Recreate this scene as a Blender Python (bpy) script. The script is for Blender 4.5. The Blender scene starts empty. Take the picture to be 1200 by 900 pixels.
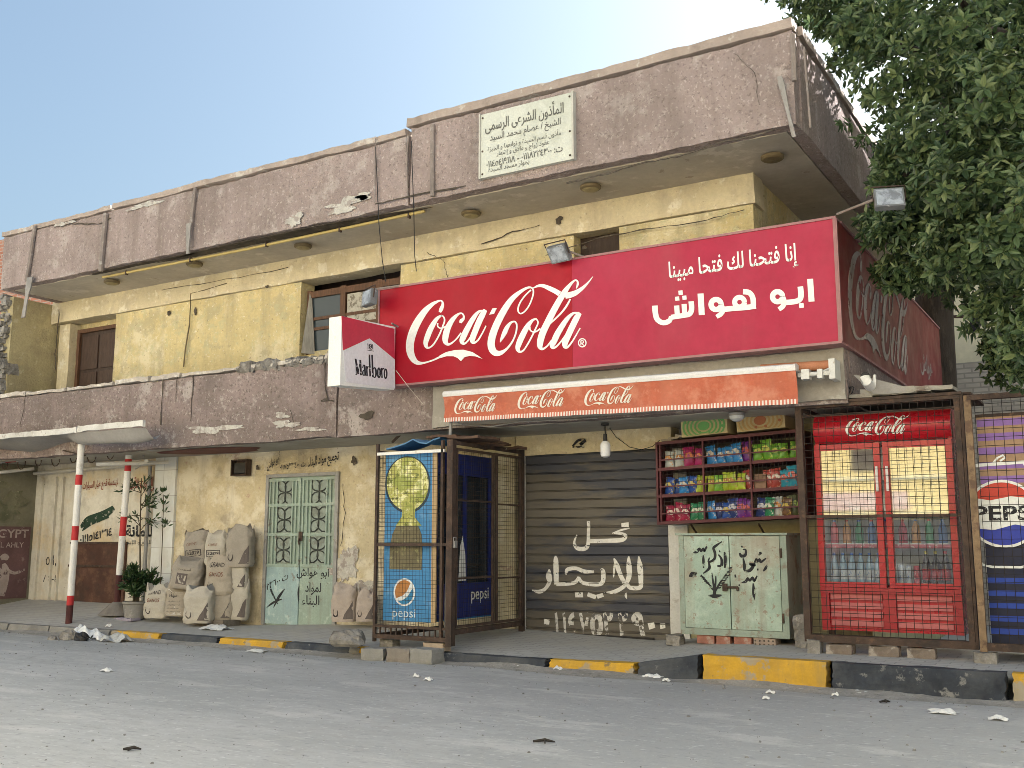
import bpy, math, random
from mathutils import Vector, Matrix, noise
SC = bpy.context.scene
COL = SC.collection
R = math.radians
rnd = random.Random(7)
# ------------------------------------------------------------------ camera, sky, sun, exposure
CAM_H, PITCH, YAW, FPX = 1.35, R(8.76), R(31.1), 1200.0
cd = bpy.data.cameras.new('camera'); cam = bpy.data.objects.new('camera', cd); COL.objects.link(cam)
cd.sensor_width = 36.0; cd.lens = 36.0 * FPX / 1200.0; cd.clip_start = 0.05; cd.clip_end = 600
cam.location = (0, 0, CAM_H); cam.rotation_euler = (R(90) + PITCH, 0, YAW)
SC.camera = cam
SUN_AZ, SUN_EL = R(34), R(38)          # azimuth from +Y towards +X: the sun stands behind the building, to the right
w = bpy.data.worlds.new('World'); SC.world = w; w.use_nodes = True
nt = w.node_tree; nt.nodes.clear()
sky = nt.nodes.new('ShaderNodeTexSky'); sky.sky_type = 'NISHITA'; sky.sun_disc = False
sky.sun_elevation = SUN_EL; sky.sun_rotation = SUN_AZ; sky.dust_density = 6.5; sky.air_density = 1.0; sky.ozone_density = 0.7
bg = nt.nodes.new('ShaderNodeBackground'); bg.inputs[1].default_value = 0.07
out = nt.nodes.new('ShaderNodeOutputWorld')
tint = nt.nodes.new('ShaderNodeMix'); tint.data_type = 'RGBA'; tint.blend_type = 'MULTIPLY'; tint.inputs[0].default_value = 1; tint.inputs[7].default_value = (.95, 1.06, 1.03, 1)
nt.links.new(sky.outputs[0], tint.inputs[6]); nt.links.new(tint.outputs[2], bg.inputs[0]); nt.links.new(bg.outputs[0], out.inputs[0])
sd = bpy.data.lights.new('sun', 'SUN'); sd.energy = 5.0; sd.angle = R(0.6); sd.color = (1, .975, .945)
so = bpy.data.objects.new('sun', sd); COL.objects.link(so)
sdir = Vector((math.sin(SUN_AZ) * math.cos(SUN_EL), math.cos(SUN_AZ) * math.cos(SUN_EL), math.sin(SUN_EL)))
so.rotation_euler = sdir.to_track_quat('Z', 'Y').to_euler(); so.location = sdir * 60
SC.view_settings.view_transform = 'Standard'; SC.view_settings.look = 'None'; SC.view_settings.gamma = 1
SC.view_settings.use_curve_mapping = False
SC.view_settings.exposure = 1.95
SC.render.engine = 'CYCLES'
SC.cycles.use_denoising = True; SC.cycles.pixel_filter_type = 'BLACKMAN_HARRIS'; SC.cycles.filter_width = 0.85
SC.cycles.max_bounces = 6; SC.cycles.diffuse_bounces = 4; SC.cycles.glossy_bounces = 3
SC.cycles.transmission_bounces = 4; SC.cycles.transparent_max_bounces = 12
SC.cycles.sample_clamp_indirect = 6

# ------------------------------------------------------------------ measuring: a photo pixel back to a point on a plane of the place
def ray(x, y):
    a = (x - 600) / FPX; b = -(y - 450) / FPX
    f = math.cos(PITCH) - b * math.sin(PITCH); u = math.sin(PITCH) + b * math.cos(PITCH)
    return (a * math.cos(YAW) - f * math.sin(YAW), a * math.sin(YAW) + f * math.cos(YAW), u)
def aY(x, y, Y):
    d = ray(x, y); t = Y / d[1]; return Vector((d[0] * t, Y, CAM_H + d[2] * t))
def aX(x, y, X):
    d = ray(x, y); t = X / d[0]; return Vector((X, d[1] * t, CAM_H + d[2] * t))
def aZ(x, y, Z):
    d = ray(x, y); t = (Z - CAM_H) / d[2]; return Vector((d[0] * t, d[1] * t, Z))
def interp(x, tab):
    if x <= tab[0][0]: return tab[0][1]
    for (a, b), (c, d) in zip(tab, tab[1:]):
        if x <= c: return b + (d - b) * (x - a) / (c - a)
    return tab[-1][1]
HK = [(-40, .10), (-6, .10), (-4.5, .12), (-3.75, .25), (30, .25)]
HW = [(-40, .34), (-14.1, .33), (-13.4, .16), (-12.5, .12), (-11.4, .11), (-10, .18), (-8, .2), (-6.9, .24), (-4.9, .19), (-4.3, .26), (-2.5, .29), (30, .29)]
def zs(X, Y):
    t = max(0, min(1, (Y - 9.95) / 1.6)); return interp(X, HK) * (1 - t) + interp(X, HW) * t
def aG(x, y):                                    # a pixel on the pavement
    Z = .15
    for _ in range(12):
        p = aZ(x, y, Z); Z = zs(p.x, p.y) if p.y > 9.8 else 0.0
    return aZ(x, y, Z)

# ------------------------------------------------------------------ materials
MATS = {}
def M(name, col, rough=.8, var=.18, scale=2.0, patches=(), bump=.15, bscale=45, metal=0.0, spec=.3, tint=None, coord='Object', stretch=(1, 1, 1), alpha=None, bdist=.01, streak=None, crumple=0):
    """procedural surface: colour varied by noise, any number of worn or dirty patches, fine bump"""
    if name in MATS: return MATS[name]
    m = bpy.data.materials.new(name); m.use_nodes = True; MATS[name] = m
    n = m.node_tree.nodes; L = m.node_tree.links; b = n['Principled BSDF']
    tc = n.new('ShaderNodeTexCoord'); mp = n.new('ShaderNodeMapping'); L.new(tc.outputs[coord], mp.inputs[0]); mp.inputs['Scale'].default_value = stretch
    def nz(sc, det=6, rg=.6, off=0):
        t = n.new('ShaderNodeTexNoise'); t.inputs['Scale'].default_value = sc; t.inputs['Detail'].default_value = det; t.inputs['Roughness'].default_value = rg
        if off:
            a = n.new('ShaderNodeVectorMath'); a.operation = 'ADD'; a.inputs[1].default_value = (off, off * 1.7, off * .6); L.new(mp.outputs[0], a.inputs[0]); L.new(a.outputs[0], t.inputs[0])
        else: L.new(mp.outputs[0], t.inputs[0])
        return t.outputs[0]
    def mix(f, a, c, mode='MIX'):
        x = n.new('ShaderNodeMix'); x.data_type = 'RGBA'; x.blend_type = mode
        for i, v in ((0, f), (6, a), (7, c)):
            if isinstance(v, (int, float)): x.inputs[i].default_value = v
            elif isinstance(v, tuple): x.inputs[i].default_value = (*v[:3], 1)
            else: L.new(v, x.inputs[i])
        return x.outputs[2]
    def mr(v, a, c, lo=0., hi=1.):
        x = n.new('ShaderNodeMapRange'); x.inputs[1].default_value = a; x.inputs[2].default_value = c; x.inputs[3].default_value = lo; x.inputs[4].default_value = hi
        L.new(v, x.inputs[0]); return x.outputs[0]
    dark = tuple(max(0, c * (1 - var * 1.6)) for c in col); lite = tuple(min(.9, c * (1 + var)) for c in col)
    c = mix(mr(nz(scale, 8, .65), .3, .7), dark, lite)
    c = mix(mr(nz(scale * 14, 4, .7, 5), .35, .65, 0, .45), c, tuple(v * .72 for v in col))
    if tint: c = mix(mr(nz(scale * .35, 3, .5, 9), .42, .62), c, tint)
    for i, (pc, ps, th, so_, st) in enumerate(patches):
        f = mr(nz(ps, 10, .68, 13 + i * 7), th, th + so_, 0, st)
        c = mix(f, c, pc)
    if streak:                                   # runs of dirty water down the face
        sm = n.new('ShaderNodeMapping'); L.new(tc.outputs[coord], sm.inputs[0]); sm.inputs['Scale'].default_value = (streak[2], streak[2], .22)
        t = n.new('ShaderNodeTexNoise'); t.inputs['Scale'].default_value = 1; t.inputs['Detail'].default_value = 7; t.inputs['Roughness'].default_value = .65; L.new(sm.outputs[0], t.inputs[0])
        c = mix(mr(t.outputs[0], .5, .72, 0, streak[1]), c, streak[0])
    L.new(c, b.inputs['Base Color'])
    b.inputs['Metallic'].default_value = metal; b.inputs['Specular IOR Level'].default_value = spec
    L.new(mr(nz(scale * 3, 4, .6, 3), .3, .7, max(.05, rough - .12), min(1, rough + .1)), b.inputs['Roughness'])
    if bump:
        bp = n.new('ShaderNodeBump'); bp.inputs['Strength'].default_value = bump; bp.inputs['Distance'].default_value = bdist
        L.new(nz(bscale, 6, .65, 2), bp.inputs['Height']); nrm = bp.outputs[0]
        if crumple:                              # the facets of creased paper
            vo = n.new('ShaderNodeTexVoronoi'); vo.inputs['Scale'].default_value = crumple; vo.inputs['Randomness'].default_value = 1
            dn = n.new('ShaderNodeTexNoise'); dn.inputs['Scale'].default_value = 5; L.new(mp.outputs[0], dn.inputs[0])
            dv = n.new('ShaderNodeVectorMath'); dv.operation = 'MULTIPLY_ADD'; dv.inputs[1].default_value = (.25, .25, .25); L.new(dn.outputs['Color'], dv.inputs[0]); L.new(mp.outputs[0], dv.inputs[2]); L.new(dv.outputs[0], vo.inputs['Vector'])
            b2 = n.new('ShaderNodeBump'); b2.inputs['Strength'].default_value = .4; b2.inputs['Distance'].default_value = .02; L.new(vo.outputs['Distance'], b2.inputs['Height']); L.new(nrm, b2.inputs['Normal']); nrm = b2.outputs[0]
        L.new(nrm, b.inputs['Normal'])
    if alpha:                                    # worn paint: little holes that show what is under it
        L.new(mr(nz(alpha[0], 8, .7, 21), alpha[1], alpha[1] + .04), b.inputs['Alpha'])
    return m
def glass(name, tint=(.9, .95, .95), refl=.25, opacity=.0, rough=.02, body=(.05, .06, .06), blend=.35):
    if name in MATS: return MATS[name]
    m = bpy.data.materials.new(name); m.use_nodes = True; MATS[name] = m
    n = m.node_tree.nodes; L = m.node_tree.links; n.remove(n['Principled BSDF'])
    o = n['Material Output']; t = n.new('ShaderNodeBsdfTransparent'); t.inputs[0].default_value = (*tint, 1)
    g = n.new('ShaderNodeBsdfGlossy'); g.inputs['Roughness'].default_value = rough
    d = n.new('ShaderNodeBsdfDiffuse'); d.inputs[0].default_value = (*body, 1)
    m1 = n.new('ShaderNodeMixShader'); m1.inputs[0].default_value = opacity; L.new(t.outputs[0], m1.inputs[1]); L.new(d.outputs[0], m1.inputs[2])
    lw = n.new('ShaderNodeLayerWeight'); lw.inputs[0].default_value = blend
    a = n.new('ShaderNodeMath'); a.operation = 'ADD'; a.use_clamp = True; a.inputs[1].default_value = refl; L.new(lw.outputs[0], a.inputs[0])
    m2 = n.new('ShaderNodeMixShader'); L.new(a.outputs[0], m2.inputs[0]); L.new(m1.outputs[0], m2.inputs[1]); L.new(g.outputs[0], m2.inputs[2])
    L.new(m2.outputs[0], o.inputs[0]); return m
def leafmat(name, cols, trans=.25):
    m = bpy.data.materials.new(name); m.use_nodes = True
    n = m.node_tree.nodes; L = m.node_tree.links; b = n['Principled BSDF']; o = n['Material Output']
    g = n.new('ShaderNodeNewGeometry'); r = n.new('ShaderNodeValToRGB'); L.new(g.outputs['Random Per Island'], r.inputs[0])
    e = r.color_ramp.elements; e[0].color = (*cols[0], 1); e[1].color = (*cols[-1], 1)
    for i, c in enumerate(cols[1:-1]): r.color_ramp.elements.new((i + 1) / (len(cols) - 1)).color = (*c, 1)
    L.new(r.outputs[0], b.inputs['Base Color']); b.inputs['Roughness'].default_value = .42; b.inputs['Specular IOR Level'].default_value = .45
    t = n.new('ShaderNodeBsdfTranslucent'); L.new(r.outputs[0], t.inputs[0])
    x = n.new('ShaderNodeMixShader'); x.inputs[0].default_value = trans; L.new(b.outputs[0], x.inputs[1]); L.new(t.outputs[0], x.inputs[2]); L.new(x.outputs[0], o.inputs[0])
    return m
def bricks(name, c1, c2, mortar, sc, bw=.5, rh=.25, ms=.02, bump=.4, rot=(0, 0, 0), dirt=(.3, .28, .25), rough=.9, off=.5, axes='XZ'):
    m = M(name, c1, rough, bump=0); n = m.node_tree.nodes; L = m.node_tree.links; b = n['Principled BSDF']
    tc = n.new('ShaderNodeTexCoord'); sep = n.new('ShaderNodeSeparateXYZ'); cmb = n.new('ShaderNodeCombineXYZ')
    L.new(tc.outputs['Object'], sep.inputs[0])
    for i, ax in enumerate(axes): L.new(sep.outputs['XYZ'.index(ax)], cmb.inputs[i])
    br = n.new('ShaderNodeTexBrick'); L.new(cmb.outputs[0], br.inputs[0]); br.offset = off
    br.inputs['Color1'].default_value = (*c1, 1); br.inputs['Color2'].default_value = (*c2, 1); br.inputs['Mortar'].default_value = (*mortar, 1)
    for k, v in (('Scale', sc), ('Brick Width', bw), ('Row Height', rh), ('Mortar Size', ms)): br.inputs[k].default_value = v
    ns = n.new('ShaderNodeTexNoise'); ns.inputs['Scale'].default_value = 3; ns.inputs['Detail'].default_value = 8; L.new(tc.outputs['Object'], ns.inputs[0])
    mr = n.new('ShaderNodeMapRange'); mr.inputs[1].default_value = .42; mr.inputs[2].default_value = .68; mr.inputs[4].default_value = .75; L.new(ns.outputs[0], mr.inputs[0])
    x = n.new('ShaderNodeMix'); x.data_type = 'RGBA'; L.new(mr.outputs[0], x.inputs[0]); L.new(br.outputs[0], x.inputs[6]); x.inputs[7].default_value = (*dirt, 1)
    L.new(x.outputs[2], b.inputs['Base Color'])
    bp = n.new('ShaderNodeBump'); bp.inputs['Strength'].default_value = bump; bp.inputs['Distance'].default_value = .01; bp.invert = True
    L.new(br.outputs['Fac'], bp.inputs['Height']); L.new(bp.outputs[0], b.inputs['Normal'])
    return m

# ------------------------------------------------------------------ mesh building
ORG = {}
def tag(o, label=None, cat=None, group=None, kind=None):
    for k, v in (('label', label), ('category', cat), ('group', group), ('kind', kind)):
        if v: o[k] = v
    return o
def thing(name, label, cat, loc=(0, 0, 0), group=None, rz=0):
    o = bpy.data.objects.new(name, None); COL.objects.link(o); o.empty_display_size = .1
    o.location = loc; o.rotation_euler.z = rz; ORG[o.name] = Vector(loc)
    return tag(o, label, cat, group)
class MB:
    def __init__(s): s.v = []; s.f = []; s.m = []; s.mi = 0
    def add(s, vs, fs):
        k = len(s.v); s.v += [tuple(p) for p in vs]
        for f in fs: s.f.append([i + k for i in f]); s.m.append(s.mi)
        return s
    def box(s, x0, x1, y0, y1, z0, z1):
        return s.add([(x, y, z) for z in (z0, z1) for y in (y0, y1) for x in (x0, x1)],
                     [(0, 2, 3, 1), (4, 5, 7, 6), (0, 1, 5, 4), (2, 6, 7, 3), (0, 4, 6, 2), (1, 3, 7, 5)])
    def hexa(s, p):                               # 8 points, bottom ring then top ring
        return s.add(p, [(3, 2, 1, 0), (4, 5, 6, 7), (0, 1, 5, 4), (1, 2, 6, 5), (2, 3, 7, 6), (3, 0, 4, 7)])
    def gbox(s, x0, x1, y0, y1, z0, z1, st=.25, j=.012, fr=1.3, seed=0, bev=0.0):
        """a box of small facets whose surface wanders a little, as old plaster does"""
        nx, ny, nz = (max(1, int(round((b - a) / st))) for a, b in ((x0, x1), (y0, y1), (z0, z1)))
        idx = {}; vs = []; fs = []
        def V(i, k, l):
            if (i, k, l) not in idx:
                p = Vector((x0 + (x1 - x0) * i / nx, y0 + (y1 - y0) * k / ny, z0 + (z1 - z0) * l / nz))
                q = p * fr + Vector((seed, seed * .3, 0)); d = noise.noise_vector(q) * j + noise.noise_vector(q * 4.3) * j * .5
                e = (i in (0, nx)) + (k in (0, ny)) + (l in (0, nz))
                if bev and e >= 2:
                    c = Vector(((x0 + x1) / 2 if i in (0, nx) else p.x, (y0 + y1) / 2 if k in (0, ny) else p.y, (z0 + z1) / 2 if l in (0, nz) else p.z))
                    dd = c - p
                    if dd.length > 0: p = p + dd.normalized() * bev * (.5 + abs(noise.noise(q * 5)) * 1.5)
                idx[(i, k, l)] = len(vs); vs.append(p + d)
            return idx[(i, k, l)]
        for i in range(nx):
            for k in range(ny):
                fs.append((V(i, k, 0), V(i, k + 1, 0), V(i + 1, k + 1, 0), V(i + 1, k, 0))); fs.append((V(i, k, nz), V(i + 1, k, nz), V(i + 1, k + 1, nz), V(i, k + 1, nz)))
        for i in range(nx):
            for l in range(nz):
                fs.append((V(i, 0, l), V(i + 1, 0, l), V(i + 1, 0, l + 1), V(i, 0, l + 1))); fs.append((V(i, ny, l), V(i, ny, l + 1), V(i + 1, ny, l + 1), V(i + 1, ny, l)))
        for k in range(ny):
            for l in range(nz):
                fs.append((V(0, k, l), V(0, k, l + 1), V(0, k + 1, l + 1), V(0, k + 1, l))); fs.append((V(nx, k, l), V(nx, k + 1, l), V(nx, k + 1, l + 1), V(nx, k, l + 1)))
        return s.add(vs, fs)
    def tube(s, pts, r, n=8, cap=True):
        pts = [Vector(p) for p in pts]; rs = r if isinstance(r, (list, tuple)) else [r] * len(pts); vs = []; fs = []
        for i, p in enumerate(pts):
            d = (pts[min(i + 1, len(pts) - 1)] - pts[max(i - 1, 0)]); d = d.normalized() if d.length else Vector((0, 0, 1))
            a = d.cross(Vector((0, 0, 1)) if abs(d.z) < .9 else Vector((1, 0, 0))).normalized(); b = d.cross(a)
            for k in range(n):
                t = 2 * math.pi * k / n; vs.append(p + (a * math.cos(t) + b * math.sin(t)) * rs[i])
        for i in range(len(pts) - 1):
            for k in range(n):
                fs.append((i * n + k, i * n + (k + 1) % n, (i + 1) * n + (k + 1) % n, (i + 1) * n + k))
        if cap: fs.append(tuple(range(n))[::-1]); fs.append(tuple((len(pts) - 1) * n + k for k in range(n)))
        return s.add(vs, fs)
    def lathe(s, prof, c=(0, 0, 0), n=20, sx=1, sy=1):
        vs = []; fs = []
        for r_, z in prof:
            for k in range(n):
                t = 2 * math.pi * k / n; vs.append((c[0] + r_ * sx * math.cos(t), c[1] + r_ * sy * math.sin(t), c[2] + z))
        for i in range(len(prof) - 1):
            for k in range(n): fs.append((i * n + k, i * n + (k + 1) % n, (i + 1) * n + (k + 1) % n, (i + 1) * n + k))
        fs.append(tuple(range(n))[::-1]); fs.append(tuple((len(prof) - 1) * n + k for k in range(n)))
        return s.add(vs, fs)
    def sheet(s, poly, mp, w0, w1):
        """a flat outline poly [(u,v)] given thickness from w0 to w1 along the plane's normal"""
        n = len(poly); vs = [mp(u, v, w0) for u, v in poly] + [mp(u, v, w1) for u, v in poly]
        return s.add(vs, [tuple(range(n))[::-1], tuple(range(n, 2 * n))] + [(i, (i + 1) % n, n + (i + 1) % n, n + i) for i in range(n)])
    def strip(s, L, Rr, mp, w0, w1):
        """a band between two edges L and Rr ([(u,v)]), with thickness"""
        n = len(L); vs = [mp(*p, w1) for p in L] + [mp(*p, w1) for p in Rr] + [mp(*p, w0) for p in L] + [mp(*p, w0) for p in Rr]
        fs = []
        for i in range(n - 1):
            fs += [(i, i + 1, n + i + 1, n + i), (2 * n + i, 2 * n + i + 1, i + 1, i), (n + i, n + i + 1, 3 * n + i + 1, 3 * n + i)]
        fs += [(0, n, 3 * n, 2 * n), (n - 1, 3 * n - 1, 4 * n - 1, 2 * n - 1)]
        return s.add(vs, fs)
    def mesh2d(s, V2, F2, mp, w): return s.add([mp(u, v, w) for u, v in V2], F2)
    def build(s, name, mats, parent=None, smooth=False, org=None):
        me = bpy.data.meshes.new(name); o0 = org if org is not None else (ORG.get(parent.name, Vector()) if parent else Vector())
        me.from_pydata([(v[0] - o0[0], v[1] - o0[1], v[2] - o0[2]) for v in s.v], [], s.f)
        for m in (mats if isinstance(mats, (list, tuple)) else [mats]): me.materials.append(m)
        if any(s.m): me.polygons.foreach_set('material_index', s.m)
        if smooth:
            me.polygons.foreach_set('use_smooth', [True] * len(me.polygons)); me.set_sharp_from_angle(angle=R(38))
        me.update()
        o = bpy.data.objects.new(name, me); COL.objects.link(o)
        if parent: o.parent = parent
        ORG[o.name] = Vector(o0)
        return o
def pieces(mb, name, mats, parent=None, smooth=False):
    """every loose piece of a builder becomes a part of its own"""
    par = list(range(len(mb.v)))
    def find(i):
        while par[i] != i: par[i] = par[par[i]]; i = par[i]
        return i
    for f in mb.f:
        a = find(f[0])
        for i in f[1:]: par[find(i)] = a
    grp = {}
    for f, m in zip(mb.f, mb.m): grp.setdefault(find(f[0]), []).append((f, m))
    out = []
    for fs in grp.values():
        k = MB(); idx = {}
        for f, m in fs:
            for i in f:
                if i not in idx: idx[i] = len(k.v); k.v.append(mb.v[i])
            k.f.append([idx[i] for i in f]); k.m.append(m)
        out.append(k.build(name, mats, parent, smooth))
    return out
def copy_tree(o, parent=None):
    c = o.copy(); COL.objects.link(c); c.parent = parent; ORG[c.name] = ORG.get(o.name, Vector())
    for k in list(o.children): copy_tree(k, c)
    return c
def pY(Y): return lambda u, v, w=0: (u, Y - w, v)           # a plane facing the street
def pX(X): return lambda u, v, w=0: (X + w, u, v)           # a plane facing right
def cat(pts, n=6):
    """Catmull-Rom through pts (any dimension)"""
    P = [pts[0]] + list(pts) + [pts[-1]]; o = []
    for i in range(1, len(P) - 2):
        for k in range(n):
            t = k / n; o.append(tuple(.5 * (2 * b + (c - a) * t + (2 * a - 5 * b + 4 * c - d) * t * t + (3 * b - a - 3 * c + d) * t ** 3) for a, b, c, d in zip(P[i - 1], P[i], P[i + 1], P[i + 2])))
    o.append(tuple(pts[-1])); return o
def edges(stroke, n=6, sm=True):
    """stroke [(x,y,width)] to its two edges"""
    p = cat(stroke, n) if sm and len(stroke) > 2 else stroke
    A = []; B = []
    for i, q in enumerate(p):
        a = p[max(0, i - 1)]; b = p[min(len(p) - 1, i + 1)]; dx, dy = b[0] - a[0], b[1] - a[1]; l = math.hypot(dx, dy) or 1
        h = max(1e-4, q[2]) / 2; A.append((q[0] - dy / l * h, q[1] + dx / l * h)); B.append((q[0] + dy / l * h, q[1] - dx / l * h))
    return A, B
# ------------------------------------------------------------------ lettering
FORMS = {'ا': 'FE8D2', 'أ': 'FE832', 'إ': 'FE872', 'آ': 'FE812', 'ب': 'FE8F4', 'ة': 'FE932', 'ت': 'FE954', 'ث': 'FE994', 'ج': 'FE9D4', 'ح': 'FEA14', 'خ': 'FEA54', 'د': 'FEA92',
         'ذ': 'FEAB2', 'ر': 'FEAD2', 'ز': 'FEAF2', 'س': 'FEB14', 'ش': 'FEB54', 'ص': 'FEB94', 'ض': 'FEBD4', 'ط': 'FEC14', 'ع': 'FEC94', 'غ': 'FECD4', 'ف': 'FED14', 'ق': 'FED54',
         'ك': 'FED94', 'ل': 'FEDD4', 'م': 'FEE14', 'ن': 'FEE54', 'ه': 'FEE94', 'و': 'FEED2', 'ى': 'FEEF2', 'ي': 'FEF14', 'ء': 'FE801', '~': 'FEFB2'}
def arabic(s):
    s = s.replace('لا', '~'); o = []
    for i, c in enumerate(s):
        if c not in FORMS: o.append(c); continue
        base = int(FORMS[c][:4], 16); k = int(FORMS[c][4])
        prev = i > 0 and s[i - 1] in FORMS and FORMS[s[i - 1]][4] == '4'
        nxt = k == 4 and i + 1 < len(s) and s[i + 1] in FORMS and FORMS[s[i + 1]][4] != '1'
        if k == 1: o.append(chr(base)); continue
        o.append(chr(base + (3 if prev and nxt else 2 if nxt else 1 if prev else 0)))
    # right to left, digits kept left to right
    r = []; run = []
    for c in reversed(o):
        if c in '٠١٢٣٤٥٦٧٨٩0123456789': run.insert(0, c)
        else: r += run + [c]; run = []
    return ''.join(r + run)
TXT = {}
def text2d(s, bold=0.0, shear=0.0):
    k = (s, bold, shear)
    if k in TXT: return TXT[k]
    c = bpy.data.curves.new('lettering', 'FONT'); c.body = s; c.offset = bold; c.shear = shear; c.resolution_u = 4
    o = bpy.data.objects.new('lettering', c); COL.objects.link(o); bpy.context.view_layer.update()
    ev = o.evaluated_get(bpy.context.evaluated_depsgraph_get()); me = ev.to_mesh()
    V2 = [(v.co.x, v.co.y) for v in me.vertices]; F2 = [tuple(p.vertices) for p in me.polygons]
    ev.to_mesh_clear(); bpy.data.objects.remove(o); bpy.data.curves.remove(c)
    x0 = min(p[0] for p in V2); x1 = max(p[0] for p in V2); y0 = min(p[1] for p in V2); y1 = max(p[1] for p in V2)
    V2 = [((p[0] - x0) / (x1 - x0), (p[1] - y0) / (y1 - y0)) for p in V2]
    TXT[k] = (V2, F2); return TXT[k]
def write(mb, s, mp, box, w=.003, bold=0.0, slope=0.0, shear=0.0, ar=True):
    """letters filling box = (u0,u1,v0,v1) on a plane; slope lifts the right end"""
    V2, F2 = text2d(arabic(s) if ar else s, bold, shear); u0, u1, v0, v1 = box
    return mb.mesh2d([(u0 + (u1 - u0) * a, v0 + (v1 - v0) * b + slope * a) for a, b in V2], F2, mp, w)
def pbox(x0, y0, x1, y1, Y):                      # photo corners (left bottom, right top) to a box on the plane Y
    a = aY(x0, y0, Y); b = aY(x1, y1, Y); return (a.x, b.x, a.z, b.z)
def strokes(mb, ss, fn, mp, w=.003, sm=True, n=6):
    """painted strokes given in some drawing frame; fn turns a drawing point into (u,v) on the plane"""
    for i, st in enumerate(ss):
        A, B = edges(st, n, sm); mb.strip([fn(*p) for p in A], [fn(*p) for p in B], mp, 0.0005, w + (i % 7) * .0006)
    return mb
def blob(cx, cy, rx, ry, n=22, j=.3, seed=0):
    r_ = random.Random(seed); ph = [r_.uniform(0, 6.28) for _ in range(4)]; o = []
    for k in range(n):
        t = 2 * math.pi * k / n; q = 1 + j * (.5 * math.sin(2 * t + ph[0]) + .4 * math.sin(3 * t + ph[1]) + .35 * math.sin(5 * t + ph[2]) + r_.uniform(-.35, .35))
        o.append((cx + rx * q * math.cos(t), cy + ry * q * math.sin(t)))
    return o

# ================================================================== materials of the place
ROAD = M('road_dust', (.44, .44, .435), .92, .08, .8, [((.33, .335, .33), .38, .47, .08, .75), ((.16, .16, .16), .8, .66, .05, .6), ((.35, .345, .335), 7, .56, .06, .5), ((.52, .51, .49), 2.2, .55, .08, .55), ((.25, .255, .255), 20, .57, .05, .5), ((.58, .58, .57), 26, .59, .05, .6), ((.08, .08, .08), 30, .67, .03, .9)], .6, 60, spec=.12, stretch=(.4, 1.1, 1), bdist=.012)
PAVE = bricks('pavement_blocks', (.41, .405, .395), (.37, .366, .358), (.27, .266, .26), 1.0, .22, .11, .007, .3, dirt=(.40, .385, .35), axes='XY')
KG = M('kerb_concrete', (.24, .235, .225), .9, .2, 4, [((.14, .135, .13), 3, .55, .1, .6)], .3)
KY = M('kerb_yellow', (.56, .33, .035), .8, .14, 3, [((.30, .28, .24), 4.5, .54, .04, .9), ((.34, .22, .06), 2, .48, .2, .5), ((.12, .11, .09), 7, .62, .04, .75)], .4, 25, streak=((.24, .19, .10), .6, 6))
KB = M('kerb_black', (.038, .046, .062), .8, .3, 3, [((.24, .24, .235), 5, .57, .05, .8), ((.12, .125, .13), 2, .42, .25, .6), ((.32, .32, .31), 12, .66, .03, .6)], .4, 25)
YEL = M('yellow_render', (.62, .52, .285), .92, .12, 1.6, [((.68, .615, .44), 1.1, .50, .10, .8), ((.42, .37, .24), 2.2, .52, .08, .75), ((.48, .46, .29), 6, .54, .06, .6), ((.27, .23, .15), 15, .60, .04, .7), ((.74, .69, .55), 18, .60, .04, .7), ((.08, .07, .05), 8, .70, .02, .85)], .8, 20, spec=.08, bdist=.03, streak=((.33, .28, .19), .7, 2.6))
CREAM = M('cream_render', (.66, .58, .40), .92, .10, 1.5, [((.46, .40, .30), 1.8, .52, .12, .7), ((.78, .74, .62), 4, .56, .06, .7), ((.36, .30, .22), 13, .61, .05, .65), ((.13, .10, .08), 7, .69, .03, .85)], .6, 25, spec=.1, bdist=.03, streak=((.36, .29, .21), .55, 2.2))
MAUVE = M('mauve_roughcast', (.37, .30, .285), .95, .12, 1.0, [((.245, .20, .185), .7, .47, .14, .75), ((.46, .405, .38), 2.4, .55, .08, .65), ((.53, .465, .435), 22, .57, .05, .65), ((.17, .14, .13), 25, .57, .04, .7), ((.08, .07, .06), 9, .72, .02, .85)], .9, 34, spec=.08, bdist=.03, streak=((.19, .155, .14), .7, 2.4))
MAUVED = M('mauve_roughcast_worn', (.32, .255, .242), .95, .14, 1.0, [((.19, .155, .142), .7, .45, .14, .8), ((.44, .395, .37), 2.0, .58, .05, .75), ((.47, .42, .39), 21, .57, .05, .65), ((.13, .108, .10), 24, .56, .04, .7), ((.07, .06, .055), 8, .71, .02, .85)], .9, 34, spec=.08, bdist=.03, streak=((.15, .12, .11), .75, 2.2))
SOFF = M('soffit_plaster', (.52, .47, .39), .93, .12, .8, [((.36, .315, .26), .9, .46, .2, .75), ((.62, .57, .49), 2.4, .58, .05, .6), ((.24, .2, .16), 3.1, .63, .03, .6)], .4, 20, spec=.08)
SOFL = M('low_soffit_plaster', (.42, .40, .35), .93, .12, .8, [((.25, .23, .20), .7, .5, .2, .7), ((.37, .35, .31), 3, .62, .08, .5)], .3, 20, spec=.08)
BROKE = M('broken_concrete', (.30, .285, .265), .95, .3, 6, [((.13, .115, .10), 4, .52, .1, .7), ((.5, .48, .44), 9, .6, .06, .6)], 1.0, 18, spec=.05, bdist=.04)
SCAR = M('bare_white_plaster', (.52, .50, .46), .9, .16, 5, [((.30, .26, .24), 7, .50, .06, .85), ((.62, .61, .58), 10, .58, .05, .7)], .8, 20, spec=.1, bdist=.03)
DARKC = M('rotten_concrete', (.10, .085, .07), .95, .35, 4, [((.2, .17, .14), 6, .58, .06, .7)], .8, 25, spec=.05)
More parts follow.
